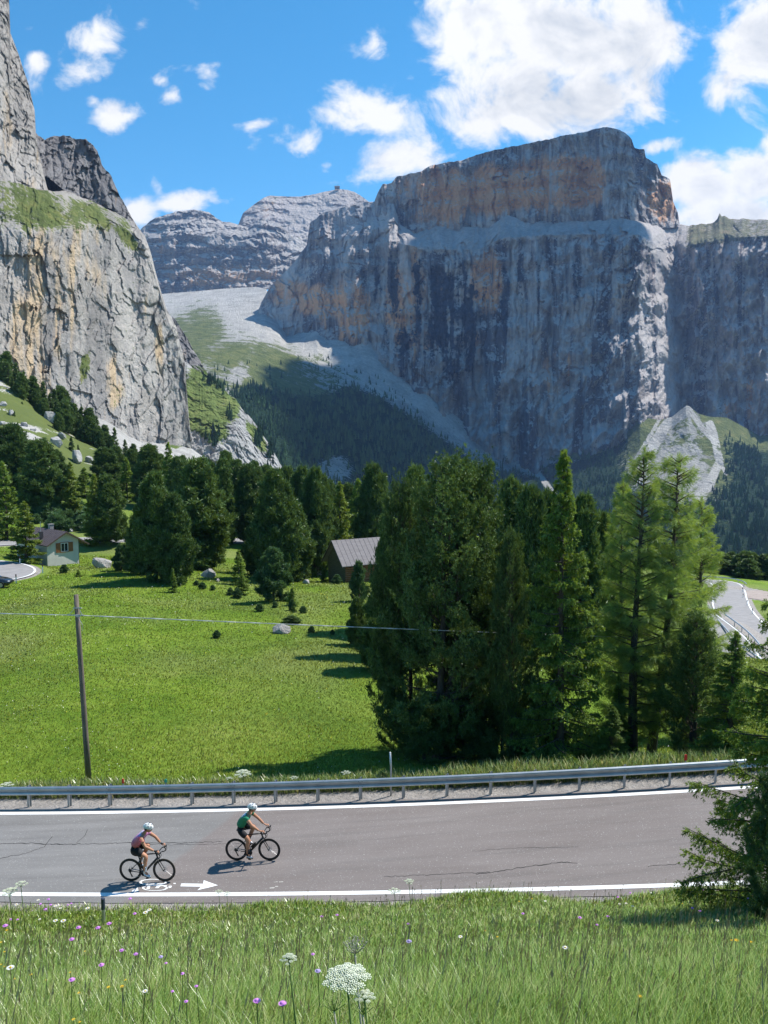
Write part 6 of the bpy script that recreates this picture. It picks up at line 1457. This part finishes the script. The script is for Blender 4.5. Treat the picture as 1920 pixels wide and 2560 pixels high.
    for sd_ in 'rl':
        sh, el = v['sh_'+sd_], v['el_'+sd_]; b = len(jn); jn += [sh, sh.lerp(el, short_sleeve*.9)]; rad += [.095, .074]; ed += [(2, b), (b, b+1)]
    skinned('jersey', jn, ed, rad, jersey, r, 2)
    jn = [hip.lerp(ch, .16), hip]; ed = [(0, 1)]; rad = [(.165, .15), (.185, .17)]
    for sd_ in 'rl':
        hp, kn = v['hp_'+sd_], v['kn_'+sd_]; b = len(jn); jn += [hp, hp.lerp(kn, .5), hp.lerp(kn, .80)]; rad += [.128, .108, .082]; ed += [(1, b), (b, b+1), (b+1, b+2)]
    skinned('shorts', jn, ed, rad, SHORTS, r, 2, 1)
    for sd_ in 'rl':
        kn, an, to = v['kn_'+sd_], v['an_'+sd_], v['toe_'+sd_]
        mb = MB(); mb.tube([kn.lerp(an, .62), kn.lerp(an, .85), an+(an-kn).normalized()*.03], [.047, .042, .042], 12); mb.build('sock', sockc, r, True)
        d = (to-an); d2 = Vector((d.x, d.y, d.z)); heel = an+Vector((-.045, 0, -.055)); fw = (to-heel).normalized(); up_ = (an-heel).normalized()
        skinned('shoe', [heel+up_*.012, heel.lerp(to, .35)+Vector((0, 0, .02)), heel.lerp(to, .7)+Vector((0, 0, .004)), to], [(0, 1), (1, 2), (2, 3)], [.038, .043, .038, .022], shoec, r, 2)
        mb = MB(); mb.tube([heel+Vector((0, 0, -.034)), heel.lerp(to, .5)+Vector((0, 0, -.03)), to+Vector((0, 0, -.018))], [.02, .026, .018], 8); mb.build('shoe_sole', BOTB, r, True)
        # hand closed over the brake hood
        wr = v['wr_'+sd_]; hh = v['hand_'+sd_]; sgn = -1 if sd_ == 'r' else 1; gm = GLOVE if gloves else SKIN
        jn = [wr, hh, hh+Vector((.035, 0, .008))]; ed = [(0, 1), (1, 2)]; rad = [(.026, .022), (.036, .024), (.034, .020)]
        if gloves:
            skinned('glove', jn, ed, [(a*1.05, b*1.05) for a, b in rad], GLOVE, r, 1)
        else:
            skinned('palm', jn, ed, rad, SKIN, body, 1)
        for fi, (yo, ln_) in enumerate(((-.027, .062), (-.009, .070), (.009, .066), (.027, .052))):
            b0_ = hh+Vector((.030, yo, .010)); mid_ = b0_+Vector((ln_*.55, sgn*.004, -.006)); tip = mid_+Vector((ln_*.16, sgn*.0, -.036)); tp2 = tip+Vector((-.018, 0, -.018))
            mb = MB(); mb.tube([b0_, mid_, tip, tp2], [.0105, .0100, .0090, .0070], 7); mb.build('finger', SKIN if not gloves or fi >= 0 else gm, body, True)
        tb = hh+Vector((.0, -sgn*.030, -.004)); mb = MB(); mb.tube([tb, tb+Vector((.030, -sgn*.012, -.016)), tb+Vector((.052, -sgn*.002, -.030))], [.0125, .0110, .0085], 7); mb.build('thumb', SKIN, body, True)
    return r
def on_road(px, py):
    x, Y, z = ground_px(px, py, 0); return Vector((x, Y, z+.003))
def bike_frame(pr, pf):
    """rear and front wheel contact pixels -> location, heading, pitch"""
    a = on_road(*pr); b = on_road(*pf); d = b-a; rz = math.atan2(d.y, d.x); pit = math.atan2(d.z, math.hypot(d.x, d.y)); return a, rz, pit, d.length
JR = {'hip': (.165, 0, 1.02), 'chest': (.44, 0, 1.33), 'neck': (.535, 0, 1.455), 'head': (.63, 0, 1.575), 'look': (1, .25, -.42)}
def joints(base, **kw): d = dict(base); d.update(kw); return d
# rider one (near, plum jersey)
pr_, pf_ = (280+405/8.295, 2040+1352/8.295), (280+1150/8.295, 2040+1358/8.295)
a, rz, pit, L_ = bike_frame(pr_, pf_); print('bike1', a, math.degrees(rz), L_)
rz1 = rz
bicycle(a, rz1, pit, R(-42), TYREG, 'black road bicycle with brownish tyres ridden by the person in plum jersey', None)
J1 = joints(JR, sh_r=(.47, -.19, 1.36), el_r=(.60, -.235, 1.14), wr_r=(.83, -.205, 1.005), hand_r=(.90, -.206, .985),
            sh_l=(.50, .19, 1.38), el_l=(.72, .235, 1.20), wr_l=(.86, .215, 1.03), hand_l=(.92, .208, .995),
            hp_r=(.18, -.10, .97), kn_r=(.555, -.115, .80), an_r=(.475, -.115, .325), toe_r=(.63, -.115, .195),
            hp_l=(.18, .10, .97), kn_l=(.57, .115, 1.02), an_l=(.235, .115, .50), toe_l=(.37, .115, .385))
PLUM = jersey_mat('plum_gradient_jersey', (.42, .13, .12), (.48, .15, .24), (.55, .26, .48), (.40, 1.43, .045, .10, (.62, .60, .78)), .98, 1.42)
person(a, rz1, pit, 'person in a plum pink cycling jersey and white helmet riding behind', J1, PLUM, plain('white_sock', (.75, .78, .82), rough=.8), plain('pale_blue_shoe', (.42, .60, .78), rough=.5), True)
# rider two (far, green jersey)
pr_, pf_ = (540+440/8.295, 2000+1254/8.295), (540+1150/8.295, 2000+1256/8.295)
a, rz, pit, L_ = bike_frame(pr_, pf_); print('bike2', a, math.degrees(rz), L_)
bicycle(a, rz, pit, R(-84), TYREB, 'black road bicycle with dark deep wheels ridden by the person in green jersey', BOTB)
J2 = joints(JR, hip=(.155, 0, 1.02), chest=(.42, 0, 1.35), neck=(.50, 0, 1.475), head=(.585, 0, 1.60), look=(1, .3, -.38),
            sh_r=(.44, -.19, 1.375), el_r=(.60, -.225, 1.17), wr_r=(.80, -.205, 1.005), hand_r=(.88, -.206, .985),
            sh_l=(.47, .19, 1.39), el_l=(.66, .225, 1.20), wr_l=(.83, .205, 1.025), hand_l=(.90, .206, .99),
            hp_r=(.17, -.10, .97), kn_r=(.43, -.115, .60+.10), an_r=(.375, -.115, .235), toe_r=(.52, -.115, .135),
            hp_l=(.17, .10, .98), kn_l=(.58, .115, 1.0), an_l=(.35, .115, .575), toe_l=(.48, .115, .475))
GREENJ = jersey_mat('green_jersey', (.015, .17, .09), (.015, .20, .105), (.02, .22, .115), (.33, 1.38, .075, .10, (.66, .70, .74)), .98, 1.42)
person(a, rz, pit, 'person in a green cycling jersey and white helmet riding ahead', J2, GREENJ, plain('black_sock', (.015, .015, .018), rough=.8), plain('white_shoe', (.68, .70, .76), rough=.4), False)
# ================================================================ grass and flowers
def blade_mat(name, stops, trans=.35):
    m = bpy.data.materials.new(name); m.use_nodes = True; m.node_tree.nodes.clear(); nt = NT(m.node_tree)
    gN = nt.n('ShaderNodeNewGeometry').outputs['Normal']; upN = nt.vm('NORMALIZE', nt.vm('ADD', nt.vm('MULTIPLY', gN, (.3, .3, .3)), (0, 0, 1.0)))
    a_ = nt.n('ShaderNodeAttribute', attribute_name='tint'); n = nt.noise(nt.n('ShaderNodeTexCoord').outputs['Object'], .55, 4)
    f = nt.m('ADD', nt.m('MULTIPLY', a_.outputs['Fac'], .72), nt.m('MULTIPLY', n, .38))
    c = nt.ramp(f, stops)
    d = nt.n('ShaderNodeBsdfDiffuse'); t = nt.n('ShaderNodeBsdfTranslucent'); g = nt.n('ShaderNodeBsdfGlossy'); g.inputs['Roughness'].default_value = .35
    nt.link(upN, d.inputs['Normal']); nt.link(c, d.inputs[0]); nt.link(nt.mix(1.0, c, (1.35, 1.2, .5), 'MULTIPLY'), t.inputs[0])
    s1 = nt.n('ShaderNodeMixShader'); s1.inputs[0].default_value = trans*.6; nt.link(d.outputs[0], s1.inputs[1]); nt.link(t.outputs[0], s1.inputs[2])
    s2 = nt.n('ShaderNodeMixShader'); s2.inputs[0].default_value = .06; nt.link(s1.outputs[0], s2.inputs[1]); nt.link(g.outputs[0], s2.inputs[2])
    o = nt.n('ShaderNodeOutputMaterial'); nt.link(s2.outputs[0], o.inputs[0]); return m
GRASSM = blade_mat('bank_grass', [(.10, (.09, .17, .028)), (.34, (.16, .275, .045)), (.58, (.25, .34, .075)), (.78, (.40, .41, .18)), (.95, (.50, .46, .28))])
MEADM = blade_mat('meadow_grass', [(.15, (.075, .140, .014)), (.45, (.148, .212, .022)), (.70, (.215, .272, .038)), (.95, (.32, .35, .10))])
def blades(name, x, y, z, h, w_, seed, mat, lean=.35, wind=(.25, -.05), label='grass', tintf=None):
    rs = np.random.RandomState(seed); n = len(x)
    az = rs.rand(n)*2*math.pi; ln = lean*rs.rand(n)+.05
    dx = np.cos(az)*ln+wind[0]*rs.rand(n); dy_ = np.sin(az)*ln+wind[1]
    sx_ = -np.sin(az); sy_ = np.cos(az)
    # faces turned mostly to be seen from anywhere
    P0 = np.stack([x, y, z-.02], -1); P1_ = P0+np.stack([dx*h*.35, dy_*h*.35, h*.55], -1); P2_ = P0+np.stack([dx*h, dy_*h, h*(1-.25*ln)], -1)
    S = np.stack([sx_, sy_, 0*sx_], -1)*w_[:, None]*.5
    V = np.stack([P0-S*.8, P0+S*.8, P1_+S, P1_-S, P2_], 1).reshape(-1, 3)
    i = np.arange(n)*5
    tint = rs.rand(n) if tintf is None else tintf
    o = np_mesh(name, V, [np.stack([i, i+1, i+2, i+3], -1), np.stack([i+3, i+2, i+4], -1)], mat, False, {'tint': np.repeat(tint, 5)})
    tag(o, label, 'grass', None, 'stuff'); return o
_hx = {}
def Hfast(x, y):
    """bilinear lookup in the ground grid"""
    x = np.asarray(x, float); y = np.asarray(y, float)
    t = np.log((y+6+8)/8.)/math.log((520+14)/8.)*(nr-1); u = (x/(y+11)+.78)/1.56*(nc-1)
    i = np.clip(t.astype(int), 0, nr-2); j = np.clip(u.astype(int), 0, nc-2); f = np.clip(t-i, 0, 1); g = np.clip(u-j, 0, 1)
    return HH[i, j]*(1-f)*(1-g)+HH[i+1, j]*f*(1-g)+HH[i, j+1]*(1-f)*g+HH[i+1, j+1]*f*g
HH = HH  # ground heights of the near grid
rs = np.random.RandomState(77)
N = 480000
u_ = rs.rand(N); Yg = 2.6*(22.6/2.6)**(u_**.82); Xg = rs.uniform(-.60, .70, N)*(Yg+1.2)
edge = rd_Y(Xg)-.45-.35*np.abs(perlin(Xg*1.3, 0*Xg, .7))-.1
ok = Yg < edge; Xg, Yg = Xg[ok], Yg[ok]; n = len(Xg)
cl = fbm(Xg/.55, Yg/.55, 3.0, 3); pat = fbm(Xg/3.2, Yg/2.2, 9.0, 3)
h = (.17+.16*rs.rand(n)+.13*np.clip(cl, -.5, 1))*(.85+.3*pat)*(1+.25*np.clip((Xg-6)/6, 0, 1))
w_ = np.maximum(.0034, Yg*.00085)*rs.uniform(.6, 1.3, n)
tint = np.clip(rs.rand(n)**1.3*.80+.16*pat+.10*sstep(14, 20, Yg), 0, 1)
blades('grass', Xg, Yg, Hfast(Xg, Yg), np.clip(h*.88, .07, .6), w_, 5, GRASSM, .68, (.28, -.05), 'tall wild meadow grass covering the bank below the camera', tint)
# dry seed stalks
N = 2400; u_ = rs.rand(N); Ys = 2.8*(20.6/2.8)**(u_**.7); Xs = rs.uniform(-.55, .55, N)*(Ys+1); ok = Ys < rd_Y(Xs)-.75; Xs, Ys = Xs[ok], Ys[ok]; n = len(Xs)
hs_ = rs.uniform(.30, .58, n); Zs = Hfast(Xs, Ys)
az = rs.rand(n)*6.28; ln = rs.uniform(.03, .28, n); D = np.stack([np.cos(az)*ln+.10, np.sin(az)*ln, np.ones(n)], -1)
B0 = np.stack([Xs, Ys, Zs], -1); T0 = B0+D*hs_[:, None]; S = np.stack([np.ones(n), np.zeros(n), np.zeros(n)], -1)*(np.maximum(.0010, Ys*.00020))[:, None]
hd_ = np.maximum(.003, Ys*.0005)[:, None]; M0 = B0+D*(hs_*.82)[:, None]; Sx = np.stack([np.ones(n), np.zeros(n), np.zeros(n)], -1)
V = np.stack([B0-S, B0+S, M0+S, M0-S, M0, M0+(T0-M0)*.45+Sx*hd_, T0, M0+(T0-M0)*.45-Sx*hd_], 1).reshape(-1, 3); i = np.arange(n)*8
STALK = blade_mat('seed_stalks', [(.2, (.42, .33, .20)), (.5, (.55, .48, .30)), (.8, (.42, .27, .20))], .2)
o = np_mesh('grass', V, [np.stack([i, i+1, i+2, i+3], -1), np.stack([i+4, i+5, i+6, i+7], -1)], STALK, False, {'tint': np.repeat(rs.rand(n), 8)}); tag(o, 'thin dry seed stalks standing above the bank grass', 'grass', None, 'stuff')
# meadow tufts beyond the road
N = 300000; u_ = rs.rand(N); Ym = 27.5*(112/27.5)**(u_**.9); Xm = rs.uniform(-.60, .68, N)*Ym
hmm, dmm = None, None
dist = Ym-(rd_Y(Xm)+rd_W(Xm)+1.35+.3*perlin(Xm, Ym, 2.))
ok = dist > 0
bad = np.zeros(N, bool)
for Pq, half, soft in NEAR_ROADS:
    for a_ in Pq[::2]: bad |= np.hypot(Xm-a_[0], Ym-a_[1]) < half+.9
ok &= ~bad; Xm, Ym = Xm[ok], Ym[ok]; n = len(Xm)
pt = fbm(Xm/5, Ym/5, 4.4, 4)*.6+fbm(Xm/10, Ym/14, 8.8, 4)*.9
blades('grass', Xm, Ym, Hfast(Xm, Ym), np.clip((.05+.10*rs.rand(n))*(1+.8*pt)+.0006*Ym, .03, .4), np.maximum(.010, Ym*.0007)*rs.uniform(.6, 1.4, n), 8, MEADM, .5, (.1, -.1), 'lush green grass of the meadow beyond the guardrail', np.clip(rs.rand(n)*.42+.62*pt+.26, 0, 1))
# tiny flowers sprinkled through the meadow beyond the road
N = 1500; Ym = 29*(100/29)**rs.rand(N); Xm = rs.uniform(-.55, .62, N)*Ym; ok = (Ym > rd_Y(Xm)+rd_W(Xm)+1.5) & (fbm(Xm/7, Ym/7, 1.1, 3) > -.1); Xm, Ym = Xm[ok], Ym[ok]; n = len(Xm)
Zm = Hfast(Xm, Ym)+.14+.0006*Ym; sz = (.0005*Ym*rs.uniform(.5, 1.3, n))[:, None]
P_ = np.stack([Xm, Ym, Zm], -1); V = np.stack([P_+np.array([1, 0, .2])*sz, P_+np.array([0, 1, .3])*sz, P_+np.array([-1, 0, -.2])*sz, P_+np.array([0, -1, -.3])*sz], 1).reshape(-1, 3); i = np.arange(n)*4
FLM = blade_mat('meadow_flowers', [(.45, (.75, .60, .05)), (.5, (.75, .76, .70))], .1)
o = np_mesh('flowers', V, [np.stack([i, i+1, i+2, i+3], -1)], FLM, False, {'tint': np.repeat(rs.rand(n), 4)}); tag(o, 'tiny white and yellow flowers sprinkled through the far meadow', 'flowers', None, 'stuff')
# ---------------------------------------------------------------- flowers
STEMG = plain('green_stem', (.10, .17, .04), rough=.7); PURP = plain('magenta_florets', (.62, .26, .68), (.46, .16, .54), 60, .7); WHT = plain('white_petals', (.78, .79, .76), rough=.6); YEL = plain('yellow_petals', (.80, .52, .02), rough=.6)
CREAM = plain('cream_florets', (.74, .76, .62), (.55, .60, .42), 90, .8, bumpd=.004); DRYS = plain('dry_umbel', (.42, .40, .32), rough=.8); LILAC = plain('lilac_florets', (.42, .34, .62), rough=.7)
def fl_root(name, px, py, Y, label, cat, grp=None, lift=None):
    """place a flower so that its head stands at distance Y on the ray of the photographed head"""
    p = at(px, py, Y); z = float(Hfast(np.array([p.x]), np.array([Y]))[0]); hgt = p.z-z
    return p, z, hgt
def y_for_head(px, py, hgt):
    a, b_ = ray(px, py); Y = np.linspace(2.2, 21, 400); z = Hfast(float(a)*Y, Y)+hgt-float(b_)*Y
    k = np.where(np.diff(np.sign(z)) != 0)[0]
    return float(Y[k[-1 if py < 2262 else 0]]) if len(k) else float(Y[np.argmin(np.abs(z))])
def knapweed(px, py, hgt, size, lb, mat=PURP, petals=16, cat='flower', grp='knapweed flowers on the bank', nm='knapweed', dome=.6):
    Y = y_for_head(px, py, hgt); p = at(px, py, Y); z = p.z-hgt
    r = empty(nm, (p.x, Y, z), random.uniform(0, 6), lb, cat, grp)
    mb = MB(); mb.tube([(-.03, .0, -.03), (-.01, .01, hgt*.5), (0, 0, hgt)], [.003, .0025, .002], 5); mb.build('stem', STEMG, r)
    mb = MB(); rr = size*1.15*Y/F/2
    for k in range(petals):
        a = 2*math.pi*k/petals; c_, s_ = math.cos(a), math.sin(a)
        mb.add([(0, 0, hgt-.1*rr), (rr*.6*math.cos(a-.25), rr*.6*math.sin(a-.25), hgt+rr*dome*.6), (rr*c_, rr*s_, hgt+rr*dome*.55), (rr*.6*math.cos(a+.25), rr*.6*math.sin(a+.25), hgt+rr*dome*.6)], [(0, 1, 2, 3)])
    if dome > .3: mb.ball((0, 0, hgt+rr*.25), (rr*.6, rr*.6, rr*.55), 8, 5)
    mb.build('flower_head', mat, r)
    if mat is WHT:
        mb = MB(); mb.ball((0, 0, hgt+rr*.1), (rr*.3, rr*.3, rr*.2), 8, 4); mb.build('disc', YEL, r)
    return r
# coordinates read from an enlargement of the lower left corner (4.1475x, origin 0,2180) etc
E1 = lambda x, y: (x/4.1475, 2180+y/4.1475)
for (x, y, s) in [(55, 565, 14), (815, 583, 13), (1017, 586, 13), (1132, 542, 13), (745, 706, 14), (1262, 820, 13), (1408, 858, 12), (1053, 972, 15), (746, 1127, 17), (472, 392, 9), (502, 288, 8), (418, 337, 8), (525, 345, 8), (738, 330, 6), (1397, 438, 10), (1350, 282, 9), (115, 495, 8), (182, 497, 7), (40, 200, 8), (705, 345, 6)]:
    knapweed(*E1(x, y), .38, s, 'round magenta knapweed head on a thin stem in the bank grass')
E3 = lambda x, y: (x/1.728, 1880+y/1.728)
for (x, y, s) in [(1390, 712, 8), (1456, 706, 8), (788, 960, 11), (848, 1014, 10), (745, 1036, 9), (804, 1080, 11), (717, 914, 8), (1352, 876, 10)]:
    knapweed(*E3(x, y), .36, s, 'round magenta knapweed head on a thin stem in the bank grass')
E4 = lambda x, y: (960+x/1.728, 1880+y/1.728)
for (x, y, s) in [(846, 718, 10), (967, 712, 8), (1010, 628, 7), (1332, 676, 8), (1440, 602, 8), (1384, 598, 7), (1412, 608, 6), (1365, 688, 7), (920, 748, 7), (600, 700, 8), (104, 744, 7), (1574, 634, 7), (1064, 610, 6)]:
    knapweed(*E4(x, y), .36, s, 'round magenta knapweed head on a thin stem in the bank grass')
knapweed(*E3(1110, 1080), .45, 21, 'large magenta knapweed low in the picture left of the cream umbel stems', grp=None)
knapweed(*E3(1220, 1092), .42, 22, 'large magenta knapweed directly under the smaller round cream umbel', grp=None)
for (x, y, s, ml) in [(1373, 950, 16, 'pale lilac flower just left of the big white umbel'), (695, 888, 12, 'pale lilac flower with a dark calyx in the middle of the bank')]:
    knapweed(*E3(x, y), .36, s, ml, LILAC, grp=None, nm='scabious')
knapweed(*E4(108, 822), .36, 15, 'pale lilac flower low on the bank right of the umbels', LILAC, grp=None, nm='scabious')
for (x, y, s) in [(575, 505, 12), (657, 507, 14), (909, 375, 11), (1508, 420, 13), (1549, 393, 12), (412, 490, 7), (170, 338, 9), (396, 290, 8), (575, 352, 9), (1505, 1235, 14), (630, 375, 7), (780, 358, 6)]:
    knapweed(*E1(x, y), .34, s, 'small white daisy with a yellow centre in the bank grass', WHT, 18, 'flower', 'daisies on the bank', 'daisy', .12)
knapweed(*E1(108, 992), .36, 20, 'largest white daisy near the left picture edge', WHT, 20, 'flower', None, 'daisy', .12)
for (x, y, s) in [(330, 798, 12), (783, 845, 15), (1018, 656, 7), (1046, 654, 7), (1074, 666, 7), (804, 598, 6), (1440, 728, 9), (697, 644, 7), (920, 590, 6), (1154, 608, 5)]:
    knapweed(*E4(x, y), .34, s, 'small white daisy with a yellow centre in the bank grass', WHT, 16, 'flower', 'daisies on the bank', 'daisy', .12)
for (x, y, s) in [(70, 604, 8), (322, 1065, 8), (152, 1108, 6), (1125, 1195, 10), (1266, 1188, 11), (1300, 1120, 7), (762, 1530, 10), (828, 1556, 8), (480, 1120, 5), (728, 1042, 6), (818, 1254, 8), (10, 730, 7), (47, 828, 6), (47, 984, 5), (10, 960, 6), (1573, 655, 4), (880, 822, 5), (1440, 520, 4)]:
    knapweed(*E1(x, y), .28, s, 'small bright yellow flower low in the bank grass', YEL, 9, 'flower', 'yellow flowers on the bank', 'buttercup', .3)
for (x, y, s) in [(490, 799, 7), (1522, 814, 13), (1502, 814, 8), (1584, 821, 10), (1106, 1056, 11), (1354, 620, 7), (1276, 658, 7), (640, 634, 5), (438, 772, 5), (584, 646, 5), (1290, 655, 5)]:
    knapweed(*E4(x, y), .30, s, 'small bright yellow flower low in the bank grass', YEL, 9, 'flower', 'yellow flowers on the bank', 'buttercup', .3)
def umbel(px, py, hgt, wpx, flat, lb, mat=CREAM, n=16, Y=None, dense=True, cat='flower', nm='hogweed', leaves=False, ratio=.35):
    Y = Y or y_for_head(px, py, hgt); p = at(px, py, Y); z = p.z-hgt; rs_ = np.random.RandomState(int(px))
    r = empty(nm, (p.x, Y, z), 0, lb, cat); rr = wpx*Y/F/2; hb = hgt-rr*(.75 if dense else .9)
    mb = MB(); mb.tube([(.06, .03, -.05), (.03, .01, hb*.5), (0, 0, hb)], [max(.005, rr*.07), max(.004, rr*.06), max(.003, rr*.05)], 7)
    head = MB(); rays_ = MB()
    for k in range(n):
        q = math.sqrt((k+.5)/n); a = k*2.39996; x, y = rr*q*math.cos(a)*.9, rr*q*math.sin(a)*.9
        zz = hgt-rr*ratio*q*q*(1 if dense else .3)+rs_.uniform(-.04, .04)*rr
        rays_.tube([(0, 0, hb), (x*.5, y*.5, (hb+zz)/2-.05*rr), (x, y, zz-.02*rr)], max(.0012, rr*.018), 4, caps=False)
        if dense:
            ur = rr*.24
            for j in range(26):
                b2 = math.sqrt((j+.5)/26)*ur; a2 = j*2.4+k
                head.ball((x+b2*math.cos(a2), y+b2*math.sin(a2), zz-.4*b2*b2/ur+rs_.uniform(-.05, .05)*ur), (ur*.19, ur*.19, ur*.14), 5, 3)
        else:
            for j in range(5): head.ball((x+rs_.uniform(-.10, .10)*rr, y+rs_.uniform(-.10, .10)*rr, zz+rs_.uniform(-.03, .03)*rr), rr*.035, 5, 3)
    if leaves:
        for s_, zf in ((1, .45), (-1, .30)):
            L = []
            for t in np.linspace(0, 1, 7): L.append((s_*(.02+.11*t), -.01, hb*zf+.05*math.sin(t*2.6)+(.02 if int(t*6) % 2 else -.01)))
            for t in np.linspace(1, 0, 7): L.append((s_*(.02+.10*t), .05*math.sin(t*3), hb*zf+.02*math.sin(t*2.6)))
            mb2 = MB(); mb2.add(L, [tuple(range(len(L)))]); mb2.build('leaf', plain('hogweed_leaf', (.12, .24, .03)), r)
    mb.build('stem', STEMG if dense else DRYS, r, True); rays_.build('rays', STEMG if mat is not DRYS else DRYS, r); head.build('flower_head', mat, r, True)
    return r
def line_umbel(px, py, wpx, lb, mat=CREAM, n=12, dense=True, Y=19.0):
    p = at(px, py, Y); z = float(Hfast(np.array([p.x]), np.array([Y]))[0]); umbel(px, py, max(.3, p.z-z), wpx, 0, lb, mat, n, Y, dense)
E2 = lambda x, y: (640+x/4.608, 2320+y/4.608)
umbel(*E2(1055, 500), .80, 120, 0, 'widest flat white umbel flower at the bottom centre', n=26, Y=2.7, ratio=.30)
umbel(*E2(1250, 745), .66, 56, 0, 'smaller white umbel lower right of the widest one', n=14, Y=2.65)
umbel(*E2(378, 300), .70, 44, 0, 'round domed cream umbel on a dark stem left of the widest one', n=18, Y=3.0, leaves=True, ratio=.75)
umbel(*E2(1140, 165), .85, 72, 0, 'dry spidery seed umbel rising above the widest white one', DRYS, 22, Y=2.95, dense=False, nm='dry_umbel')
umbel(*E2(1230, 880), .55, 66, 0, 'loose greenish yellow umbel at the bottom edge under the white ones', plain('green_umbel', (.42, .48, .16)), 16, Y=2.8, dense=False, nm='green_umbel')
umbel(*E2(900, 830), .55, 70, 0, 'loose greenish umbel left of the white umbel stems', plain('green_umbel', (.40, .46, .18)), 14, Y=2.8, dense=False, nm='green_umbel')
line_umbel(*E4(108, 552), 28, 'cream umbel seen against the near white line at the middle', n=12)
line_umbel(*E4(1326, 530), 26, 'dark seeded umbel against the asphalt near the right edge', plain('dark_umbel', (.06, .06, .035)), 12, dense=False)
line_umbel(*E4(1378, 540), 34, 'pale green umbel beside the dark seeded one at the right', plain('green_umbel', (.36, .42, .14)), 14)
line_umbel(*E4(45, 592), 32, 'low cream umbel against the near white line', n=10)
line_umbel(*E3(945, 598), 22, 'cream umbel overlapping the near line below the painted arrow', n=10)
line_umbel(*E3(980, 606), 20, 'lower cream umbel right beside the one below the painted arrow', n=9)
line_umbel(*E3(90, 562), 34, 'leaning white umbel over the near line at the left edge', n=10)
line_umbel(*E3(40, 592), 44, 'spreading white umbel at the left edge in front of the line', n=12)
# umbels and weeds behind the guardrail
def back_umbel(px, py, Y, wpx, lb, n=10):
    p = at(px, py, Y); z = float(Hfast(np.array([p.x]), np.array([Y]))[0]); umbel(px, py, max(.3, p.z-z), wpx, 0, lb, n=n, Y=Y)
back_umbel(607, 1926, 28.6, 44, 'large cluster of cream umbels behind the guardrail above the green rider', 16)
back_umbel(573, 1943, 28.4, 18, 'small cream umbel left of the large cluster behind the rail')
back_umbel(865, 1928, 28.2, 26, 'cream umbel standing alone behind the rail left of the tall pale post')
back_umbel(16, 1957, 28.8, 34, 'cream umbel behind the guardrail at the left edge')
back_umbel(1386, 1908, 28.3, 20, 'white umbel at the foot of the bright green spruce')
back_umbel(1590, 1901, 28.3, 24, 'white umbel at the foot of the larch trunks')
back_umbel(735, 1941, 28.4, 22, 'small cream umbel just peeping over the rail')
# weeds at the rail foot and under the trees
WEED = blade_mat('weeds', [(.2, (.07, .13, .03)), (.6, (.16, .24, .05)), (.9, (.36, .34, .16))])
N = 26000; Xw = rs.uniform(-14, 14, N); Yw = rd_Y(Xw)+rd_W(Xw)+1.15+np.abs(rs.normal(0, .9, N)); 
blades('grass', Xw, Yw, Hfast(Xw, Yw), rs.uniform(.15, .5, N)*(1+.4*(Xw > 2)), rs.uniform(.012, .03, N), 12, WEED, .6, (.05, -.1), 'taller weeds and grass right behind the guardrail', rs.rand(N))
# verge stones
N = 2600; Xv = rs.uniform(-15, 14, N); Yv = rd_Y(Xv)+rd_W(Xv)+rs.uniform(.35, 1.5, N)
sz = rs.uniform(.008, .03, N)*rs.uniform(.5, 1.6, N); Zv = rd_z(Xv)-.03
oc = np.array([(1, 0, 0), (0, 1, 0), (-1, 0, 0), (0, -1, 0), (0, 0, .8), (0, 0, -.4)], float)
V = (np.stack([Xv, Yv, Zv], -1)[:, None]+oc[None]*sz[:, None, None]*rs.uniform(.6, 1.4, (N, 6, 1))).reshape(-1, 3)
fc = np.array([(0, 1, 4), (1, 2, 4), (2, 3, 4), (3, 0, 4), (1, 0, 5), (2, 1, 5), (3, 2, 5), (0, 3, 5)]); Fv = (np.arange(N)[:, None, None]*6+fc[None]).reshape(-1, 3)
o = np_mesh('gravel', V, [Fv], plain('verge_stone', (.50, .48, .45), (.28, .27, .25), 3, .9), False); tag(o, 'pale loose gravel on the verge under the guardrail', 'gravel', None, 'stuff')
# ================================================================ labels by place for look-alikes that stand apart
_ORD = 'first second third fourth fifth sixth seventh eighth ninth tenth eleventh twelfth thirteenth fourteenth fifteenth sixteenth seventeenth eighteenth nineteenth twentieth twenty-first twenty-second twenty-third twenty-fourth'.split()
def number_off(group, text):
    os_ = sorted([o for o in COL.objects if o.parent is None and o.get('group') == group and 'look-alike' not in o], key=lambda o: o.location.x/max(o.location.y, 1))
    cand = [o for o in os_ if o['label'] in _SHARED]
    for k, o in enumerate(cand):
        if k < len(_ORD): o['label'] = text % _ORD[k]
_SHARED = {'dark conifer in the far line of trees against the cliff foot and valley', 'small green pine bush dotted in the open meadow', 'dark pine in the short row behind the lower road bend', 'dark topped road post on the inside of the lower road bend'}
number_off('conifers in the far tree line', '%s from the left of the far dark conifers standing before the valley')
number_off('small bushes in the meadow', '%s from the left of the small pine bushes dotting the open meadow')
number_off('pines behind the lower road bend', '%s from the left of the dark pines behind the lower road bend')
number_off('posts along the lower bend', '%s from the left of the dark road posts inside the lower bend')
HAZE_D = 0.46e-4
# ================================================================ air
hm = bpy.data.materials.new('haze'); hm.use_nodes = True; hm.node_tree.nodes.clear(); hn = NT(hm.node_tree)
pv = hn.n('ShaderNodeVolumePrincipled'); pv.inputs['Color'].default_value = (.36, .56, 1.0, 1); pv.inputs['Density'].default_value = HAZE_D
pv.inputs['Anisotropy'].default_value = 0.2
ho = hn.n('ShaderNodeOutputMaterial'); hn.link(pv.outputs[0], ho.inputs['Volume'])
hb = MB(); hb.box((0, 2900, 400), (9000, 6000, 1500)); hz = hb.build('haze', hm); tag(hz, kind='stuff', label='thin blue mountain haze filling the valley', cat='haze')
